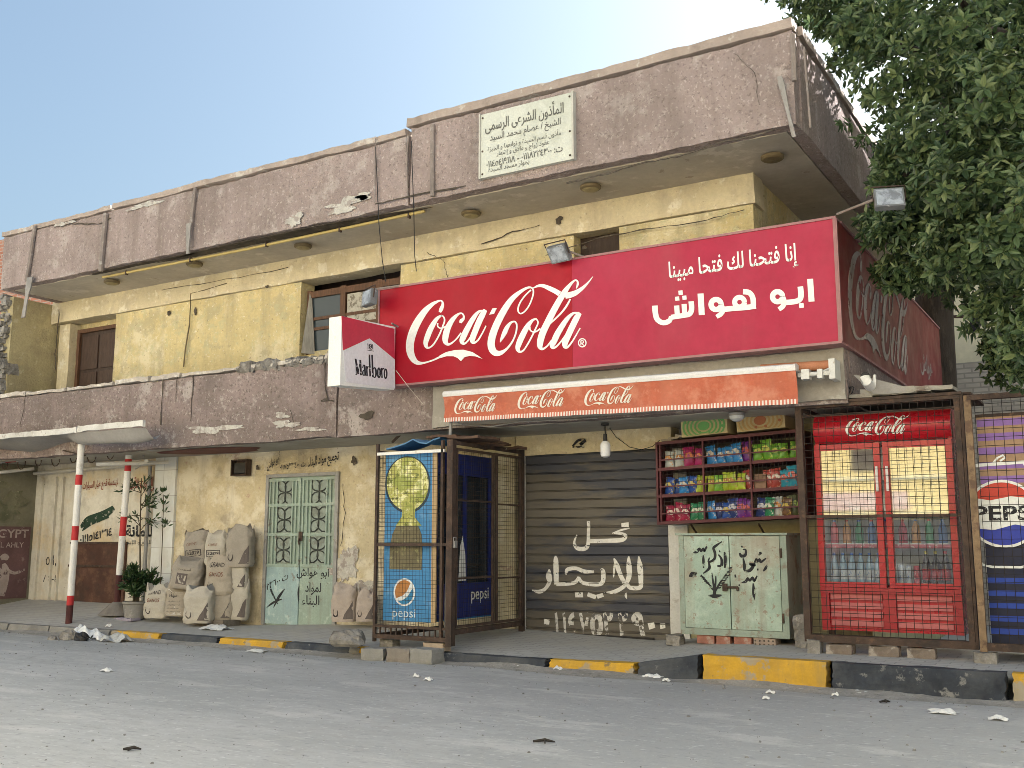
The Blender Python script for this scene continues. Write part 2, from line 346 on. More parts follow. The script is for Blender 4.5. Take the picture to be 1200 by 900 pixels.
LOWY = M('ground_floor_render', (.58, .50, .34), .93, .10, 1.3, [((.70, .65, .53), 1.7, .50, .10, .8), ((.33, .28, .21), 1.5, .55, .1, .75), ((.40, .27, .22), 2.6, .64, .03, .75), ((.34, .28, .20), 15, .60, .05, .6), ((.74, .70, .60), 18, .62, .05, .6), ((.12, .1, .08), 9, .71, .03, .8)], .7, 22, spec=.1, bdist=.03, streak=((.30, .25, .19), .6, 2.2))
LEFTW = M('painted_white_wall', (.62, .59, .52), .85, .08, 1.2, [((.54, .42, .25), .8, .48, .12, .8), ((.36, .33, .28), 2.2, .55, .1, .7), ((.46, .42, .35), 14, .6, .06, .5), ((.18, .15, .12), 8, .69, .03, .8)], .35, 25, streak=((.34, .29, .22), .6, 2.6))
OLIVE = M('olive_render', (.36, .33, .20), .93, .15, 1.5, [((.22, .20, .13), 2, .52, .15, .7)], .4, 22, spec=.1)
RUST = M('rusty_iron', (.082, .056, .045), .8, .3, 8, [((.15, .09, .06), 14, .56, .08, .7), ((.04, .034, .032), 6, .52, .1, .7)], .4, 60, metal=.2)
MAROON = M('maroon_iron', (.085, .02, .026), .55, .2, 6, [((.07, .035, .03), 10, .6, .08, .7)], .2, 50)
WIRE = M('mesh_wire', (.035, .03, .028), .75, .3, 8, [((.12, .08, .06), 14, .6, .06, .6)], .0, 60, metal=.2)
RED = M('sign_red_film', (.335, .006, .018), .5, .05, .7, [((.37, .012, .03), .5, .45, .25, .6), ((.28, .006, .014), 3, .62, .1, .35)], .03, 20, spec=.18, streak=((.27, .03, .035), .3, 1.5))
REDP = M('sign_pinkish_red_film', (.385, .026, .062), .5, .05, .6, [((.40, .042, .082), .6, .45, .25, .6), ((.355, .022, .05), 3, .6, .1, .4)], .03, 20, spec=.18, streak=((.35, .07, .085), .3, 1.5))  # pinker, paler red than the left front panel
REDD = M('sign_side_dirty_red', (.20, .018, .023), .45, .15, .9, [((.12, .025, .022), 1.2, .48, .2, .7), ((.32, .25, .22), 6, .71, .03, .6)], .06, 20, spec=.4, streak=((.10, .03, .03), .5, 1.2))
WHITE = M('white_film', (.80, .82, .80), .5, .03, 2, [((.62, .63, .6), 4, .62, .1, .4)], .0)
WHITEW = M('worn_white_paint', (.74, .73, .70), .7, .06, 3, [((.5, .48, .45), 5, .55, .1, .6)], .05, alpha=(14, .36))
ALU = M('aluminium_trim', (.55, .55, .56), .4, .1, 5, [((.35, .33, .32), 6, .58, .1, .6)], .05, metal=.6)
INK = M('black_sign_paint', (.022, .023, .028), .7, .2, 6, bump=0, alpha=(16, .39))
INKR = M('red_brown_paint', (.24, .05, .03), .7, .2, 6, bump=0, alpha=(16, .38))
INKG = M('dark_green_paint', (.022, .05, .032), .75, .25, 6, bump=0, alpha=(12, .40))
GREENM = M('pale_green_door_paint', (.30, .385, .335), .6, .10, 3, [((.25, .32, .28), 3, .50, .12, .75), ((.17, .14, .12), 7, .61, .04, .9), ((.50, .60, .55), 5, .57, .08, .5), ((.22, .17, .14), 18, .64, .03, .7)], .3, 40, spec=.3, streak=((.20, .19, .16), .6, 5))
BLUEM = M('pale_blue_door_paint', (.31, .43, .445), .6, .10, 3, [((.23, .33, .36), 3, .48, .12, .75), ((.20, .18, .15), 6, .61, .04, .85), ((.52, .62, .60), 5, .56, .08, .5)], .3, 40, spec=.3, streak=((.2, .22, .22), .6, 5))
MINT = M('mint_cabinet_paint', (.32, .42, .36), .6, .10, 2.5, [((.48, .58, .52), 1.6, .50, .12, .7), ((.25, .19, .15), 12, .58, .03, .85), ((.30, .28, .23), 1.6, .53, .1, .7), ((.20, .13, .10), 22, .62, .03, .8)], .3, 40, spec=.3, streak=((.24, .20, .16), .7, 4))
WOOD = M('brown_wood', (.115, .058, .034), .65, .3, 4, [((.05, .03, .02), 8, .55, .1, .7)], .25, 40, stretch=(8, 8, 1))
DARKW = M('dark_brown_wood', (.045, .028, .022), .6, .3, 4, [((.09, .06, .045), 8, .6, .1, .7)], .25, 40, stretch=(6, 6, 1))
GREY = M('grey_metal', (.30, .30, .30), .6, .15, 5, [((.17, .15, .13), 7, .57, .08, .7)], .1, metal=.3)
BLACKP = M('black_plastic', (.02, .02, .022), .5, .2, 5, bump=.05)
WPLAST = M('white_plastic', (.72, .72, .70), .45, .05, 4, [((.5, .49, .46), 5, .6, .1, .5)], .02)
WPAINT = M('white_pole_paint', (.72, .71, .69), .6, .06, 4, [((.45, .42, .38), 5, .60, .06, .7), ((.2, .1, .06), 11, .68, .03, .8)], .1)
RPAINT = M('red_pole_paint', (.48, .03, .035), .6, .12, 5, [((.25, .10, .08), 8, .60, .06, .7)], .1)
PANE = glass('window_pane', (.4, .45, .45), .02, .85, .1, (.055, .07, .08), .05)
PANED = M('papered_pane', (.42, .40, .35), .85, .2, 9, [((.12, .10, .08), 12, .52, .06, .8)], .1)

# ================================================================== the ground
mb = MB(); mb.add([(-160, -160, 0), (160, -160, 0), (160, 160, 0), (-160, 160, 0)], [(0, 1, 2, 3)])
tag(mb.build('road', ROAD), kind='structure')
mb = MB()
xs = [-45 + .25 * i for i in range(int((16 + 45) / .25) + 1)]; ys = [9.955 + .2 * i for i in range(10)]
vs = [(x, y, zs(x, y) + noise.noise(Vector((x * .8, y * .8, 0))) * .012) for x in xs for y in ys]; ny = len(ys)
mb.add(vs, [(i * ny + k, (i + 1) * ny + k, (i + 1) * ny + k + 1, i * ny + k + 1) for i in range(len(xs) - 1) for k in range(ny - 1)])
tag(mb.build('pavement', PAVE), kind='structure')
mb = MB()
segs = [(-45, -12.62, 0), (-12.6, -11.57, 1), (-11.55, -10.45, 2), (-10.43, -9.28, 1), (-9.26, -8.2, 2), (-8.18, -7.2, 1), (-7.18, -5.5, 2), (-5.48, -4.47, 1), (-4.45, -3.78, 2), (-3.76, -2.53, 1), (-2.51, -1.03, 2), (-1.01, .3, 1), (.32, 1.8, 2), (1.82, 3.2, 1), (3.22, 16, 2)]
for i, (a, b, c) in enumerate(segs):
    L0 = a
    while L0 < b - .05:
        L1 = min(b, L0 + (1.0 if c == 0 else 9)); k = MB(); k.gbox(L0 + .004, L1 - .004, 9.81, 9.975, -.05, 1, .12, .006, 3, i, bev=.018)
        vs = []
        for v in k.v:
            h = interp(v[0], HK); vs.append((v[0], v[1] + max(0, v[2]) * .03, v[2] if v[2] < 0 else v[2] * h + .004))
        mb.mi = c; mb.add(vs, k.f); L0 = L1
tag(mb.build('kerb', [KG, KY, KB]), kind='structure')
# grit and pebbles on the road
mb = MB(); rg = random.Random(3)
for i in range(2600):
    y = rg.uniform(3.8, 9.78); x = rg.uniform(-15, 3); s_ = rg.choice((.003, .004, .004, .005, .006, .008, .012)) * rg.uniform(.6, 1.3)
    if rg.random() < .35: y = 9.78 - abs(rg.gauss(0, .22))
    p = [(x + s_ * math.cos(t + i) * rg.uniform(.7, 1.3), y + s_ * math.sin(t + i) * rg.uniform(.7, 1.3)) for t in (0, 1.57, 3.14, 4.71)]
    mb.hexa([(a, b, -.001) for a, b in p] + [(x + (a - x) * .6, y + (b - y) * .6, s_ * .7) for a, b in p])
tag(mb.build('grit', M('grit_stone', (.24, .235, .225), .95, .45, 20, bump=0)), 'fine grit and pebbles strewn over the road', 'grit', kind='stuff')

mb = MB(); xs = [-16 + .06 * i for i in range(320)]; rows = 7; vs = []
for x in xs:
    wdt = .16 + .14 * (noise.noise(Vector((x * .7, 3, 0))) + .5) + .05 * noise.noise(Vector((x * 3, 1, 0))); h = max(.004, .03 + .035 * noise.noise(Vector((x * 1.1, 7, 0))))
    for k in range(rows):
        t = k / (rows - 1); vs.append((x, 9.825 - wdt * t, .001 + h * (1 - t) ** 1.6 + .007 * (1 - t) * noise.noise(Vector((x * 9, t * 6, 0)))))
mb.add(vs, [(i * rows + k, i * rows + k + 1, (i + 1) * rows + k + 1, (i + 1) * rows + k) for i in range(len(xs) - 1) for k in range(rows - 1)])
tag(mb.build('dust_drift', M('drift_dust', (.36, .345, .32), .95, .2, 4, [((.22, .21, .19), 6, .54, .08, .7), ((.5, .48, .44), 14, .6, .05, .6), ((.1, .09, .08), 26, .64, .03, .8)], .9, 30, spec=.05, bdist=.02), None, True), 'grey dust and dirt drifted against the kerb', 'dust', kind='stuff')

# ================================================================== the building
WY, SY = 11.6, 10.4                # wall plane, face of slab and balcony
B = thing('shop_building', 'two storey shop building in worn yellow and mauve plaster with broad overhanging flat roof', 'building', (-9.5, WY, 0))
SB = 5.76                          # underside of the roof slab
# upper wall: yellow render in panels, cream lintel beam standing a little proud
mb = MB(); j = .008
mb.gbox(-15.2, -10.83, WY, WY + .3, 3.5, 5.35, .25, j, 1.5, 1)
mb.gbox(-8.9, -6.05, WY + .002, WY + .3, 3.5, 5.35, .25, j, 1.5, 2)
mb.gbox(-6.05, -5.39, WY + .001, WY + .3, 3.5, 5.0, .25, j, 1.5, 2)
mb.gbox(-5.39, -3.62, WY, WY + .3, 3.5, 5.35, .25, j, 1.5, 3)
mb.gbox(-17.0, -15.2, WY + .28, WY + .5, 3.5, 5.35, .3, j, 1.5, 4)
mb.gbox(-10.83, -8.9, WY + .1, WY + .3, 3.5, 4.25, .3, j, 1.5, 4)
mb.gbox(-3.92, -3.615, WY + .3, 16.7, 3.5, 5.78, .3, j, 1.5, 5)
pieces(mb, 'upper_wall', YEL, B, True)
mb = MB(); mb.gbox(-17.0, -3.58, WY - .045, WY + .32, 5.35, 5.8, .18, .016, 2, 6, bev=.012)
mb.build('lintel_beam', CREAM, B, True)
mb = MB(); mb.box(-6.05, -5.39, WY + .2, WY + .25, 5.0, 5.35); mb.box(-17, -15, WY + .52, WY + .56, 3.4, 5.6); mb.box(-16.9, -3.7, WY + .6, WY + .65, 3.4, 5.7)
mb.box(-7.0, -4.5, WY + .31, WY + .35, -.1, 2.6); pieces(mb, 'dark_interior', DARKW, B)  # dark panels for unlit rooms; the last one added to block sky by the shutter
mb = MB(); mb.gbox(-16.86, -16.55, WY + .05, WY + .3, 3.5, 5.35, .2, .01, 2, 8, bev=.01)
mb.build('pilaster', CREAM, B, True)
# roof: slab with its parapet, two lengths a hand's breadth different in height
mb = MB()
mb.gbox(-16.82, -7.86, SY, SY + .16, SB - .035, 6.70, .12, .015, 1.2, 11, bev=.02)
mb.gbox(-7.85, -2.73, SY - .012, SY + .16, SB - .035, 6.80, .12, .015, 1.2, 12, bev=.02)
mb.gbox(-2.89, -2.728, SY + .16, 16.7, SB - .03, 6.80, .16, .012, 1.2, 13, bev=.012)
mb.gbox(-16.81, -16.65, SY + .16, 18, SB - .03, 6.68, .3, .012, 1.2, 14)
pieces(mb, 'roof_parapet', MAUVE, B, True)
mb = MB()
mb.gbox(-16.86, -13.9, SY - .03, SY + .18, 6.705, 6.79, .1, .02, 2.5, 15, bev=.02)
mb.gbox(-13.88, -7.9, SY - .035, SY + .18, 6.705, 6.80, .1, .018, 2.5, 16, bev=.02)
mb.gbox(-7.89, -2.72, SY - .045, SY + .18, 6.81, 6.93, .12, .012, 2.5, 17, bev=.015)
mb.gbox(-2.91, -2.69, SY + .18, 16.7, 6.81, 6.92, .14, .014, 2.5, 18, bev=.015)
pieces(mb, 'roof_coping', M('coping_render', (.40, .33, .29), .95, .16, 2, [((.52, .49, .45), 4, .56, .06, .8), ((.22, .18, .16), 3, .55, .1, .6)], .7, 35, bdist=.02), B, True)
mb = MB(); mb.gbox(-16.64, -2.9, SY + .165, 16.7, SB - .028, SB + .03, .3, .006, .9, 19)
mb.build('roof_soffit', SOFF, B, True)
mb = MB(); mb.box(-16.7, -2.9, SY + .17, 16.7, SB + .035, SB + .1); mb.build('roof_deck', BROKE, B)
# the balcony
mb = MB()
mb.gbox(-20.5, -9.0, SY, SY + .15, 2.72, 3.78, .14, .014, 1.2, 21, bev=.015)
mb.gbox(-8.99, -2.36, SY + .004, SY + .15, 2.72, 3.80, .16, .014, 1.2, 22, bev=.015)
mb.gbox(-2.52, -2.358, SY + .15, 16.4, 2.72, 3.8, .2, .012, 1.2, 23, bev=.012)
pieces(mb, 'balcony_parapet', MAUVED, B, True)
mb = MB()
x = -20.5; k = 0; rk = random.Random(5)
while x < -9.2:
    l = rk.uniform(.5, 1.7); e = min(-9.0, x + l); t = 3.85 + rk.uniform(-.015, .02)
    mb.gbox(x, e - rk.uniform(.005, .05), SY - .03, SY + .17, 3.785, t, .08, .02, 4, k, bev=.02); x = e; k += 1
mb.build('balcony_coping', M('coping_concrete', (.50, .45, .40), .95, .16, 3, [((.66, .63, .58), 5, .52, .08, .8), ((.22, .18, .16), 7, .62, .05, .8)], .8, 30, bdist=.03), B, True)
mb = MB()
for i in range(22):
    x = -10.95 + i * .105 + rk.uniform(-.05, .05); mb.gbox(x, x + rk.uniform(.08, .26), SY - .02 - rk.random() * .03, SY + .18, 3.74, 3.81 + rk.random() * .1, .05, .045, 7, i, bev=.03)
mb.build('crumbling_coping', BROKE, B, True)
mb = MB(); mb.gbox(-20.4, -2.53, SY + .155, 16.4, 2.73, 2.797, .3, .008, .9, 24)
mb.build('balcony_soffit', SOFL, B, True)
mb = MB(); mb.gbox(-7.42, -2.362, SY - .03, SY + .01, 2.75, 3.28, .1, .014, 2, 27, bev=.01)
mb.build('grey_edge_beam', M('grey_render', (.34, .32, .28), .93, .12, 1.5, [((.22, .20, .18), 2, .52, .12, .7), ((.46, .44, .4), 6, .6, .06, .5)], .5, 30), B, True)
mb = MB(); mb.sheet(blob(-12.0, 11.0, .95, .42, 26, .12, 3), lambda u, v, w: (u, v, 2.722 - w), 0, .004)
mb.build('maroon_paint_patch', M('maroon_paint', (.17, .07, .06), .9, .2, 3, bump=.2), B)
mb = MB(); mb.sheet(blob(-10.3, 10.55, 2.2, .13, 40, .22, 8), lambda u, v, w: (u, v, 5.722 - w), 0, .006)
mb.sheet(blob(-13.3, 10.5, 1.1, .06, 30, .3, 4), lambda u, v, w: (u, v, 5.722 - w), 0, .006)
pieces(mb, 'spalled_patch', DARKC, B)
# wing wall at the left end, its front broken off
mb = MB(); mb.gbox(-17.35, -17.0, 10.78, WY + .6, 3.3, 5.72, .2, .01, 1.5, 31)
mb.build('wing_wall', M('dirty_yellow_render', (.46, .40, .24), .93, .14, 1.4, [((.30, .26, .17), 1.8, .48, .15, .75), ((.55, .50, .36), 6, .58, .06, .6)], .6, 22, spec=.1, bdist=.03, streak=((.24, .2, .13), .6, 2.4)), B, True)
mb = MB()
for i in range(46):
    z = 3.75 + i * .043; sx = rk.uniform(.1, .2); x = -17.36 + rk.uniform(0, .22); y = 10.6 + (z - 3.7) * .05 + rk.uniform(-.05, .1)
    mb.gbox(x, x + sx, y, y + .3, z, z + rk.uniform(.06, .12), .06, .03, 6, i, bev=.015)
mb.build('broken_wall_end', BROKE, B)
# ground floor
mb = MB(); mb.gbox(-13.42, -11.38, WY, WY + .3, -.1, 2.76, .22, .012, 1.4, 41); mb.gbox(-9.95, -6.95, WY, WY + .3, -.1, 2.76, .22, .014, 1.4, 42); mb.gbox(-11.38, -9.95, WY + .002, WY + .3, 2.36, 2.76, .2, .012, 1.4, 43)
pieces(mb, 'ground_floor_wall', LOWY, B, True)
mb = MB(); mb.gbox(-6.95, -4.72, WY - .01, WY + .3, 2.46, 2.76, .2, .01, 1.4, 44, bev=.02); 
pieces(mb, 'shop_front_wall', CREAM, B, True)
mb = MB(); mb.gbox(-4.80, -4.55, WY - .03, WY + .3, -.1, 2.47, .2, .008, 1.4, 46, bev=.01); mb.build('white_pier', M('white_pier_paint', (.62, .62, .60), .8, .08, 3, [((.36, .33, .3), 4, .58, .08, .7)], .3), B, True)
mb = MB(); mb.gbox(-4.55, -2.5, WY, WY + .3, -.1, 2.76, .25, .01, 1.4, 45); mb.gbox(-2.62, -2.5, WY + .3, 16.7, -.1, 2.8, .3, .01, 1.4, 47)
pieces(mb, 'olive_wall', OLIVE, B, True)
mb = MB(); mb.box(-6.88, -6.80, WY - .02, WY + .1, .1, 2.47)
mb.build('door_jamb', WPAINT, B)
mb = MB(); mb.gbox(-17.3, -13.9, WY, WY + .3, -.1, 2.76, .3, .006, 1.4, 48)
gx = [(-17.0, .08), (-16.55, .03), (-16.35, .03)]
for a, b in gx: mb.box(a, a + b, WY - .05, WY - .003, .3, 2.5)
pieces(mb, 'white_shop_wall', LEFTW, B)
mb = MB(); mb.box(-13.92, -13.42, WY - .04, WY + .2, .0, 2.74)
pil = mb.build('tiled_pilaster', bricks('white_tiles', (.66, .68, .68), (.60, .62, .62), (.4, .4, .4), 1, .6, .42, .006, .1, dirt=(.5, .49, .46), rough=.35, off=0), B)
mb = MB(); mb.tube([(-14.0, WY - .08, .3), (-14.0, WY - .08, 2.6)], .03); mb.build('downpipe', GREY, B, True)
# ground floor wing wall with the mural
mb = MB(); mb.gbox(-17.5, -17.16, 8.6, WY + .3, -.1, 2.75, .25, .01, 1.4, 50)
mb.build('side_wall', M('grimy_wall', (.20, .19, .14), .95, .2, 1.5, [((.11, .11, .07), 1.6, .5, .15, .7), ((.30, .28, .22), 3, .6, .08, .7)], .6, 20, bdist=.02), B, True)

# scars, cracks and strips on the plaster
mb = MB()
def scar(px, py, rx, ry, Y, seed, jj=.45):
    p = aY(px, py, Y); mb.sheet(blob(p.x, p.z, rx, ry, 46, jj, seed), pY(Y), 0, .006)
scar(345, 258, .13, .10, 10.385, 1); scar(404, 240, .30, .09, 10.385, 2, .6); scar(426, 230, .14, .05, 10.385, 5); scar(170, 240, .30, .05, 10.385, 3, .5); scar(75, 262, .25, .035, 10.385, 7)
scar(250, 503, .40, .06, 10.385, 4, .6); scar(335, 497, .22, .05, 10.385, 9, .5); scar(330, 487, .12, .04, 10.385, 10); scar(364, 503, .2, .03, 10.385, 12, .5)
scar(405, 662, .22, .25, 11.585, 14, .4); scar(425, 690, .2, .12, 11.585, 15, .4)
pieces(mb, 'plaster_scar', SCAR, B)
mb = MB()
for px, py, rx, ry, Y, sd in ((430, 487, .1, .06, 10.385, 1), (655, 258, .05, .05, 11.54, 2), (685, 290, .03, .03, 11.54, 3), (198, 367, .035, .05, 11.585, 4), (229, 365, .035, .06, 11.585, 5), (313, 336, .03, .03, 11.54, 8), (302, 548, .03, .04, 11.585, 9), (415, 540, .05, .06, 11.585, 10)):
    p = aY(px, py, Y); mb.sheet(blob(p.x, p.z, rx, ry, 14, .4, sd), pY(Y), 0, .006)
pieces(mb, 'plaster_hole', DARKC, B)
mb = MB()
def crack(pts, Y, wd=.008):
    q = []
    for (a, b), (c, d) in zip(pts, pts[1:]):
        for k in range(6): q.append((a + (c - a) * k / 6 + rnd.uniform(-1, 1), b + (d - b) * k / 6 + rnd.uniform(-1, 1), 1))
    q = [(*((lambda p: (p.x, p.z))(aY(a, b, Y))), wd * rnd.uniform(.2, 1.3)) for a, b, _ in q]
    A, Bq = [], []
    for i, p in enumerate(q):
        a = q[max(0, i - 1)]; b = q[min(len(q) - 1, i + 1)]; dx, dy = b[0] - a[0], b[1] - a[1]; l = math.hypot(dx, dy) or 1
        A.append((p[0] - dy / l * p[2] / 2, p[1] + dx / l * p[2] / 2)); Bq.append((p[0] + dy / l * p[2] / 2, p[1] - dx / l * p[2] / 2))
    mb.strip(A, Bq, pY(Y), 0, .006)
crack([(191, 442), (189, 510)], 10.387, .02); crack([(226, 437), (224, 505)], 10.387, .02); crack([(208, 441), (206, 472)], 10.387)
crack([(31, 463), (22, 505)], 10.387); crack([(130, 255), (120, 262), (88, 262), (60, 268)], 10.387, .02); crack([(480, 152), (478, 235)], 10.37, .014); crack([(560, 210), (600, 196), (660, 190)], 10.37, .014)
crack([(665, 215), (760, 190), (800, 182), (850, 166), (920, 150)], 10.37, .018); crack([(440, 240), (470, 232), (560, 215)], 10.37, .02); crack([(860, 62), (885, 85), (890, 130)], 10.37)
crack([(500, 295), (520, 305), (526, 330)], 11.56); crack([(640, 300), (700, 280), (760, 268), (830, 258), (880, 243)], 11.54, .016); crack([(565, 287), (600, 272), (640, 262)], 11.54, .014)
crack([(70, 362), (66, 400), (64, 445)], 11.5, .025); crack([(400, 640), (404, 600), (402, 560)], 11.58); crack([(190, 340), (280, 325), (350, 312)], 11.545, .008)
crack([(340, 480), (345, 500)], 10.387); crack([(380, 425), (383, 468), (376, 470), (394, 470)], 10.38, .02)
pieces(mb, 'plaster_crack', DARKC, B)
mb = MB()
for pts, r_ in (([(41, 264), (36, 300), (31, 330)], .035), ([(124, 250), (118, 318)], .04), ([(229, 220), (224, 262)], .03), ([(507, 146), (507, 230)], .03), ([(929, 40), (931, 95)], .03), ([(942, 55), (950, 150)], .012), ([(440, 160), (439, 238)], .008), ([(476, 160), (478, 230)], .008)):
    Y = SY - .04; mb.tube([aY(a, b, Y) for a, b in pts], r_, 6)
pieces(mb, 'drain_strip', M('old_tin_strip', (.26, .22, .20), .8, .25, 5, [((.4, .38, .36), 8, .56, .08, .7)], .3), B)
mb = MB()
for a, b, c, d, wd in ((36, 325, 26, 372, 14), (222, 262, 219, 297, 9), (914, 90, 930, 160, 6)):
    p, q = aY(a, b, SY - .06), aY(c, d, SY - .09); n_ = 7
    A = []; Bq = []
    for k in range(n_ + 1):
        t = k / n_; c_ = p.lerp(q, t); h = wd / 1200 * 12 / 2 * (1 - .35 * t) * rnd.uniform(.7, 1.2); A.append((c_.x - h, c_.z)); Bq.append((c_.x + h, c_.z))
    mb.strip(A, Bq, pY(SY - .06), .0, .02)
pieces(mb, 'torn_tin_flap', M('bent_tin', (.30, .285, .27), .6, .2, 6, [((.22, .18, .16), 8, .55, .08, .7)], .5, 15, metal=.3), B)

# upper storey door and windows
d_ = mb = MB(); mb.box(-16.42, -15.25, WY + .2, WY + .26, 3.5, 5.15)
ud = mb.build('upper_door', DARKW, B)
mb = MB()
for a, b in ((-16.47, -16.40), (-15.27, -15.2)): mb.box(a, b, WY + .15, WY + .27, 3.5, 5.22)
mb.box(-16.4, -15.27, WY + .151, WY + .27, 5.15, 5.22); pieces(mb, 'frame', WOOD, ud)
mb = MB()
for a, b in ((-16.34, -15.9), (-15.84, -15.36)):
    for z0, z1 in ((3.9, 4.4), (4.46, 5.08)):
        mb.box(a, b, WY + .18, WY + .199, z0, z1)
pieces(mb, 'panel', M('door_panel_wood', (.06, .036, .028), .6, .25, 4, bump=.2, stretch=(6, 6, 1)), ud)
mb = MB()
W0, W1, ZT = -10.79, -8.93, 5.32
for a, b in ((W0, W0 + .07), (-10.12, -10.02), (-9.42, -9.32), (W1 - .07, W1)): mb.box(a, b, WY + .1, WY + .17, 4.2, ZT - .1)
mb.box(W0 + .07, W1 - .07, WY + .101, WY + .17, ZT - .22, ZT - .12)
for a, b in ((W0 + .07, -10.12), (-10.02, -9.42), (-9.32, W1 - .07)):
    for z in (4.74, 4.58): mb.box(a, b, WY + .112, WY + .16, z, z + .045)
uw = mb.build('upper_window', WOOD, B)
mb = MB(); mb.box(W0 + .07, -10.02, WY + .135, WY + .14, 4.22, 5.1); mb.box(-9.32, W1 - .07, WY + .135, WY + .14, 4.22, 5.1); pieces(mb, 'pane', PANE, uw)
mb = MB(); mb.box(-10.0, -9.44, WY + .125, WY + .13, 4.22, 5.08); mb.build('papered_pane', PANED, uw)
mb = MB(); mb.add([(W0 + .01, WY - .01, 4.22), (W0 + .19, WY + .1, 4.2), (W0 + .08, WY + .11, 5.2), (W0 + .05, WY + .1, 5.2), (W0 + .0, WY + .03, 4.22), (W0 + .17, WY + .13, 4.2), (W0 + .07, WY + .13, 5.2), (W0 + .04, WY + .12, 5.2)], [(0, 1, 2, 3), (7, 6, 5, 4), (0, 4, 5, 1), (1, 5, 6, 2), (2, 6, 7, 3), (3, 7, 4, 0)])
mb.build('open_shutter', M('grey_wood', (.25, .24, .22), .8, .25, 4, bump=.3, stretch=(8, 8, 1)), uw)

# the green metal double door
D0, D1, DZ0, DZ1, DY = -11.36, -9.97, .12, 2.34, WY - .03
mb = MB(); mb.box(D0, D1, DY + .03, DY + .06, DZ0, DZ1); md = mb.build('metal_door', GREENM, B)
mid = (D0 + D1) / 2
mb = MB()
for a, b in ((D0 - .03, D0 + .03), (D1 - .03, D1 + .03)): mb.box(a, b, DY - .012, DY + .08, DZ0, DZ1 + .03)
mb.box(D0 + .03, D1 - .03, DY - .013, DY + .08, DZ1 - .02, DZ1 + .03); pieces(mb, 'frame', GREY, md)
mb = MB(); mb.box(D0 + .03, mid - .012, DY + .012, DY + .03, DZ0 + .02, .98); mb.build('lower_panel', BLUEM, md)
mb = MB(); mb.box(mid + .012, D1 - .03, DY + .012, DY + .03, DZ0 + .02, .98); mb.build('lower_panel', GREENM, md)
orn = MB(); bar = MB(); bk = MB()
for a, b in ((D0 + .03, mid - .012), (mid + .012, D1 - .03)):
    for z in (1.0, 1.46, 1.9, 2.28): bar.box(a, b, DY, DY + .03, z - .022, z + .022)
    for q in (.02, .10, .17): bar.box(a + q - .012, a + q + .012, DY + .003, DY + .03, 1.02, 2.26); bar.box(b - q - .012, b - q + .012, DY + .003, DY + .03, 1.02, 2.26)
    for z in (1.23, 1.68, 2.09):
        cx = (a + b) / 2; rr = (b - a) / 2 - .19; hz = .18
        for sx in (-1, 1):
            for sz in (-1, 1):
                e = (cx + sx * rr, z + sz * hz); mx, mz = (cx + e[0]) / 2, (z + e[1]) / 2; nx_, nz_ = -(e[1] - z) * .34, (e[0] - cx) * .34
                for s_ in (-1, 1): orn.tube([(cx, DY + .015, z), (cx + (mx - cx) * .6 + nx_ * s_ * .8, DY + .012, z + (mz - z) * .6 + nz_ * s_ * .8), (mx + nx_ * s_, DY + .012, mz + nz_ * s_), (e[0] - (e[0] - mx) * .4 + nx_ * s_ * .7, DY + .012, e[1] - (e[1] - mz) * .4 + nz_ * s_ * .7), (e[0], DY + .015, e[1])], .009, 6)
        bk.box(a + .175, b - .175, DY + .022, DY + .0295, z - hz - .02, z + hz + .02)
pieces(bar, 'bar', GREENM, md); pieces(bk, 'backing_panel', M('grey_green_backing', (.27, .32, .29), .8, .15, 4, [((.15, .16, .14), 6, .52, .08, .75), ((.4, .46, .42), 9, .6, .05, .5)], .2), md); pieces(orn, 'flower_ironwork', M('dark_ironwork', (.045, .052, .048), .7, .3, 6, [((.14, .16, .15), 7, .56, .08, .7)], .1), md)
mb = MB(); mb.box(mid - .015, mid + .05, DY - .02, DY, 1.36, 1.5); mb.tube([(mid + .015, DY - .03, 1.41), (mid + .015, DY - .05, 1.36), (mid + .015, DY - .03, 1.31)], .012); mb.build('lock', RUST, md)
mb = MB(); pl = pY(DY + .011)
for t, bx in (('أبو هواش', (347, 678, 386, 663)), ('لمواد', (357, 697, 376, 683)), ('البناء', (353, 711, 374, 698))): mb = MB(); write(mb, t, pl, pbox(*bx, DY), .003, .012); mb.build('lettering', INK, md)
mb = MB(); write(mb, 'ت ٢٣٦٠٠', pl, pbox(312, 692, 337, 684, DY), .003, .015, .18); mb.build('lettering', INK, md)
mb = MB(); strokes(mb, [[(320, 712, .5), (326, 700, 3), (333, 690, 1)], [(312, 712, .5), (320, 706, 2.5), (330, 702, 1)], [(325, 708, .5), (318, 694, 2), (316, 686, .7)], [(349, 705, .5), (349, 694, 1.5), (350, 687, .6)]], lambda a, b: (lambda p: (p.x, p.z))(aY(a, b, DY)), pl)
mb.build('painted_bird', INK, md)
pl = pY(WY - .018)
for t, bx, sl in (('تجميع مواد البناء', (361, 552, 397, 534), .08), ('ت ٠١١٧٥٣٣٤٠٠', (328, 551, 358, 542), .04), ('أبو هواش', (313, 553, 328, 537), .12)):
    mb = MB(); write(mb, t, pl, pbox(*bx, 11.58), .003, .02, sl); mb.build('wall_lettering', INK, B)

